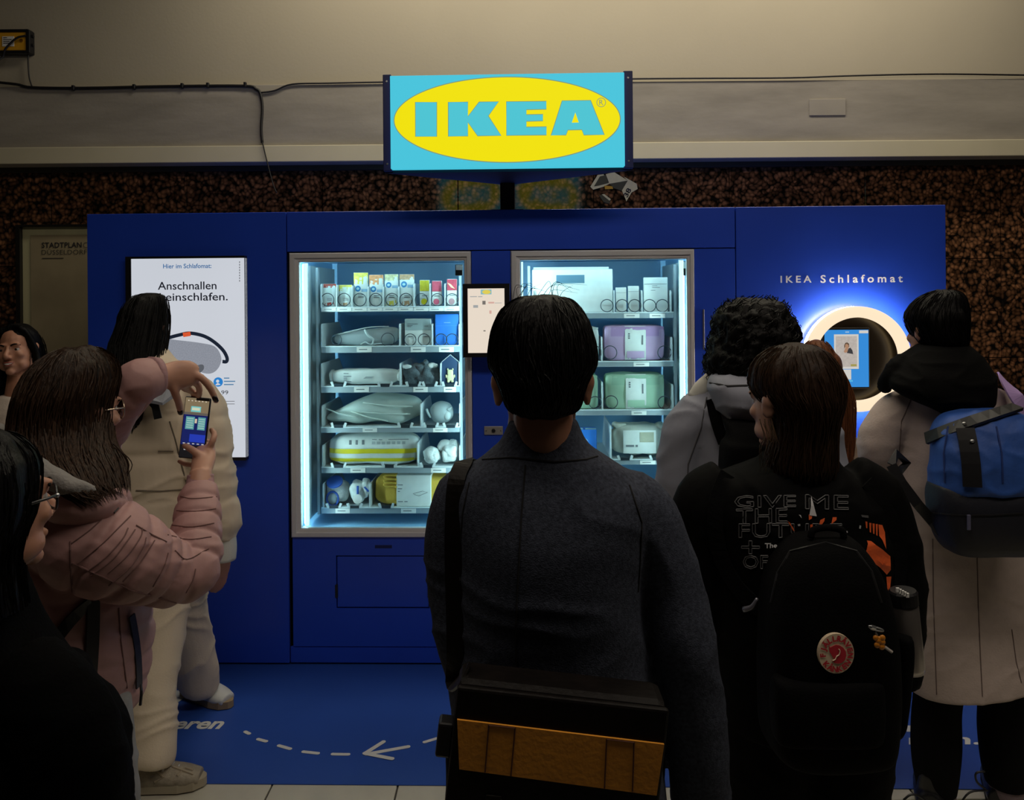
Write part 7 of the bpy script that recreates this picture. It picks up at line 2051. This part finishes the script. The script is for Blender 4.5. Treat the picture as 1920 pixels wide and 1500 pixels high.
b = B(); b.sil([(742, 0, 66, ZL, .075), (760, -40, 84, ZL, .10), (800, -50, 96, ZL, .12), (900, -45, 92, ZL, .125), (1010, -48, 95, ZL, .13)], n=28)
for (a_, c_, d_) in ((70, 90, 93), (-36, -54, -58)):
    b.tube([at(a_, 775, ZL), at(c_, 800, ZL), at(d_, 920, ZL), at(d_ - 3, 1020, ZL)], [.055, .06, .05, .042], n=14)
b.vox('top', M('pale_cream_knit', (.52, .44, .38), .9, bump=.3, bs=150), f.o, f.org, .008, 4, folds(.006, 95))
legs(f, J, TRD)
for q in 'LR': shoe(f, J['an' + q], math.radians(160), BLACK, GAP)

# ---------------------------------------------------------------- dark figure close to the camera at lower left
ZD = 1.2
f = Fig('person in black with glasses close by at the lower left corner, face turned away', at(-20, 1500, ZD))
nk = at(-70, 1130, ZD)
f.head(at(-32, 950, ZD), math.radians(-26), .0, 0, 1.0, nk)
J = stand(f.org.x, f.org.y, -.9, .74)
J.update(nk=nk, shL=at(-120, 1200, ZD + .12), shR=at(25, 1300, ZD - .06), elL=at(-150, 1430, ZD + .12), elR=at(150, 1450, ZD - .05), wrL=at(-60, 1560, ZD + .2), wrR=at(190, 1600, ZD + .12))
f.limbs(J, .8)
f.relaxed_hand(J['wrL'], (.3, .6, -.7), (.5, .5, .2), (0, 0, 1), .95); f.relaxed_hand(J['wrR'], (.2, .7, -.6), (-.5, .5, .2), (0, 0, 1), .95)
f.skin(SKIN, voxel=.0055, smooth=3)
f.eyes(H_BLACK)
g2 = root('glasses', f.T(0, .09, 0), 'dark framed glasses on the person in black at the lower left', 'glasses')
GO = V(g2.location)
for sx in (-1, 1):
    B().tube([f.T(sx * .034 + .025 * math.cos(a), .092 - .012 * abs(math.cos(a)) * (1 if sx * math.cos(a) > 0 else 0), -.002 + .020 * math.sin(a)) for a in [2 * pi * k / 20 for k in range(20)]], .0022, n=6, sub=1, closed=True).build('lens_rim', BLACK, g2, GO, True)
    B().tube([f.T(sx * .058, .082, .006), f.T(sx * .076, .05, .008), f.T(sx * .079, .0, .004), f.T(sx * .081, -.02, -.012)], .0024, n=6).build('temple', BLACK, g2, GO, True)
    B().ell(f.T(sx * .062, .078, .006), .0038).build('hinge', STEEL, g2, GO, True)
B().tube([f.T(-.010, .094, .004), f.T(0, .098, .006), f.T(.010, .094, .004)], .0018, n=6).build('bridge', BLACK, g2, GO, True)
b = B(); hr = [(812, -60, 0, ZD - .01, .03), (822, -95, 24, ZD - .015, .075), (838, -120, 46, ZD - .02, .10), (870, -136, 70, ZD - .03, .115), (910, -140, 74, ZD - .035, .118), (950, -138, 71, ZD - .04, .115), (985, -136, 63, ZD - .045, .11), (1020, -134, 48, ZD - .05, .105), (1060, -132, 39, ZD - .05, .10), (1110, -130, 42, ZD - .05, .10), (1160, -128, 50, ZD - .05, .09)]
out = b.sil(hr, n=36, e=2.2)
f.cap(b); b.vox('hair', H_BLACK, f.o, f.org, .007, 3, lambda c, n: .005 * noise.noise(V((c.x * 40, c.y * 40, c.z * 6))))
f.strands(spline(out, 4), 0, 2.2, 300, 65, 0, 2 * pi, .0011, .004, .02, 1.0, .3).build('hair_strands', H_BLACK, f.o, f.org)
b = B()
b.sil([(1062, -140, 36, ZD - .03, .085), (1085, -150, 44, ZD - .03, .10), (1120, -165, 48, ZD - .02, .105), (1175, -190, 64, ZD, .12), (1230, -205, 88, ZD, .135), (1290, -220, 128, ZD, .145), (1345, -230, 186, ZD, .15), (1390, -235, 226, ZD, .15), (1440, -238, 233, ZD, .15), (1520, -240, 232, ZD, .15), (1650, -240, 228, ZD, .15), (1900, -230, 215, ZD, .14)], n=40, e=2.6)
b.tube([at(40, 1255, ZD - .05), at(110, 1340, ZD - .08), at(160, 1450, ZD - .06), at(190, 1580, ZD + .08)], [.06, .065, .06, .05], n=16)
b.vox('coat', M('black_wool_coat', (.0012, .0012, .0014), .9, bump=.3, bs=150, spec=.05), f.o, f.org, .008, 4, folds(.005, 97))
legs(f, J, TRD)
for q in 'LR': shoe(f, J['an' + q], -.9, BLACK, GAP)
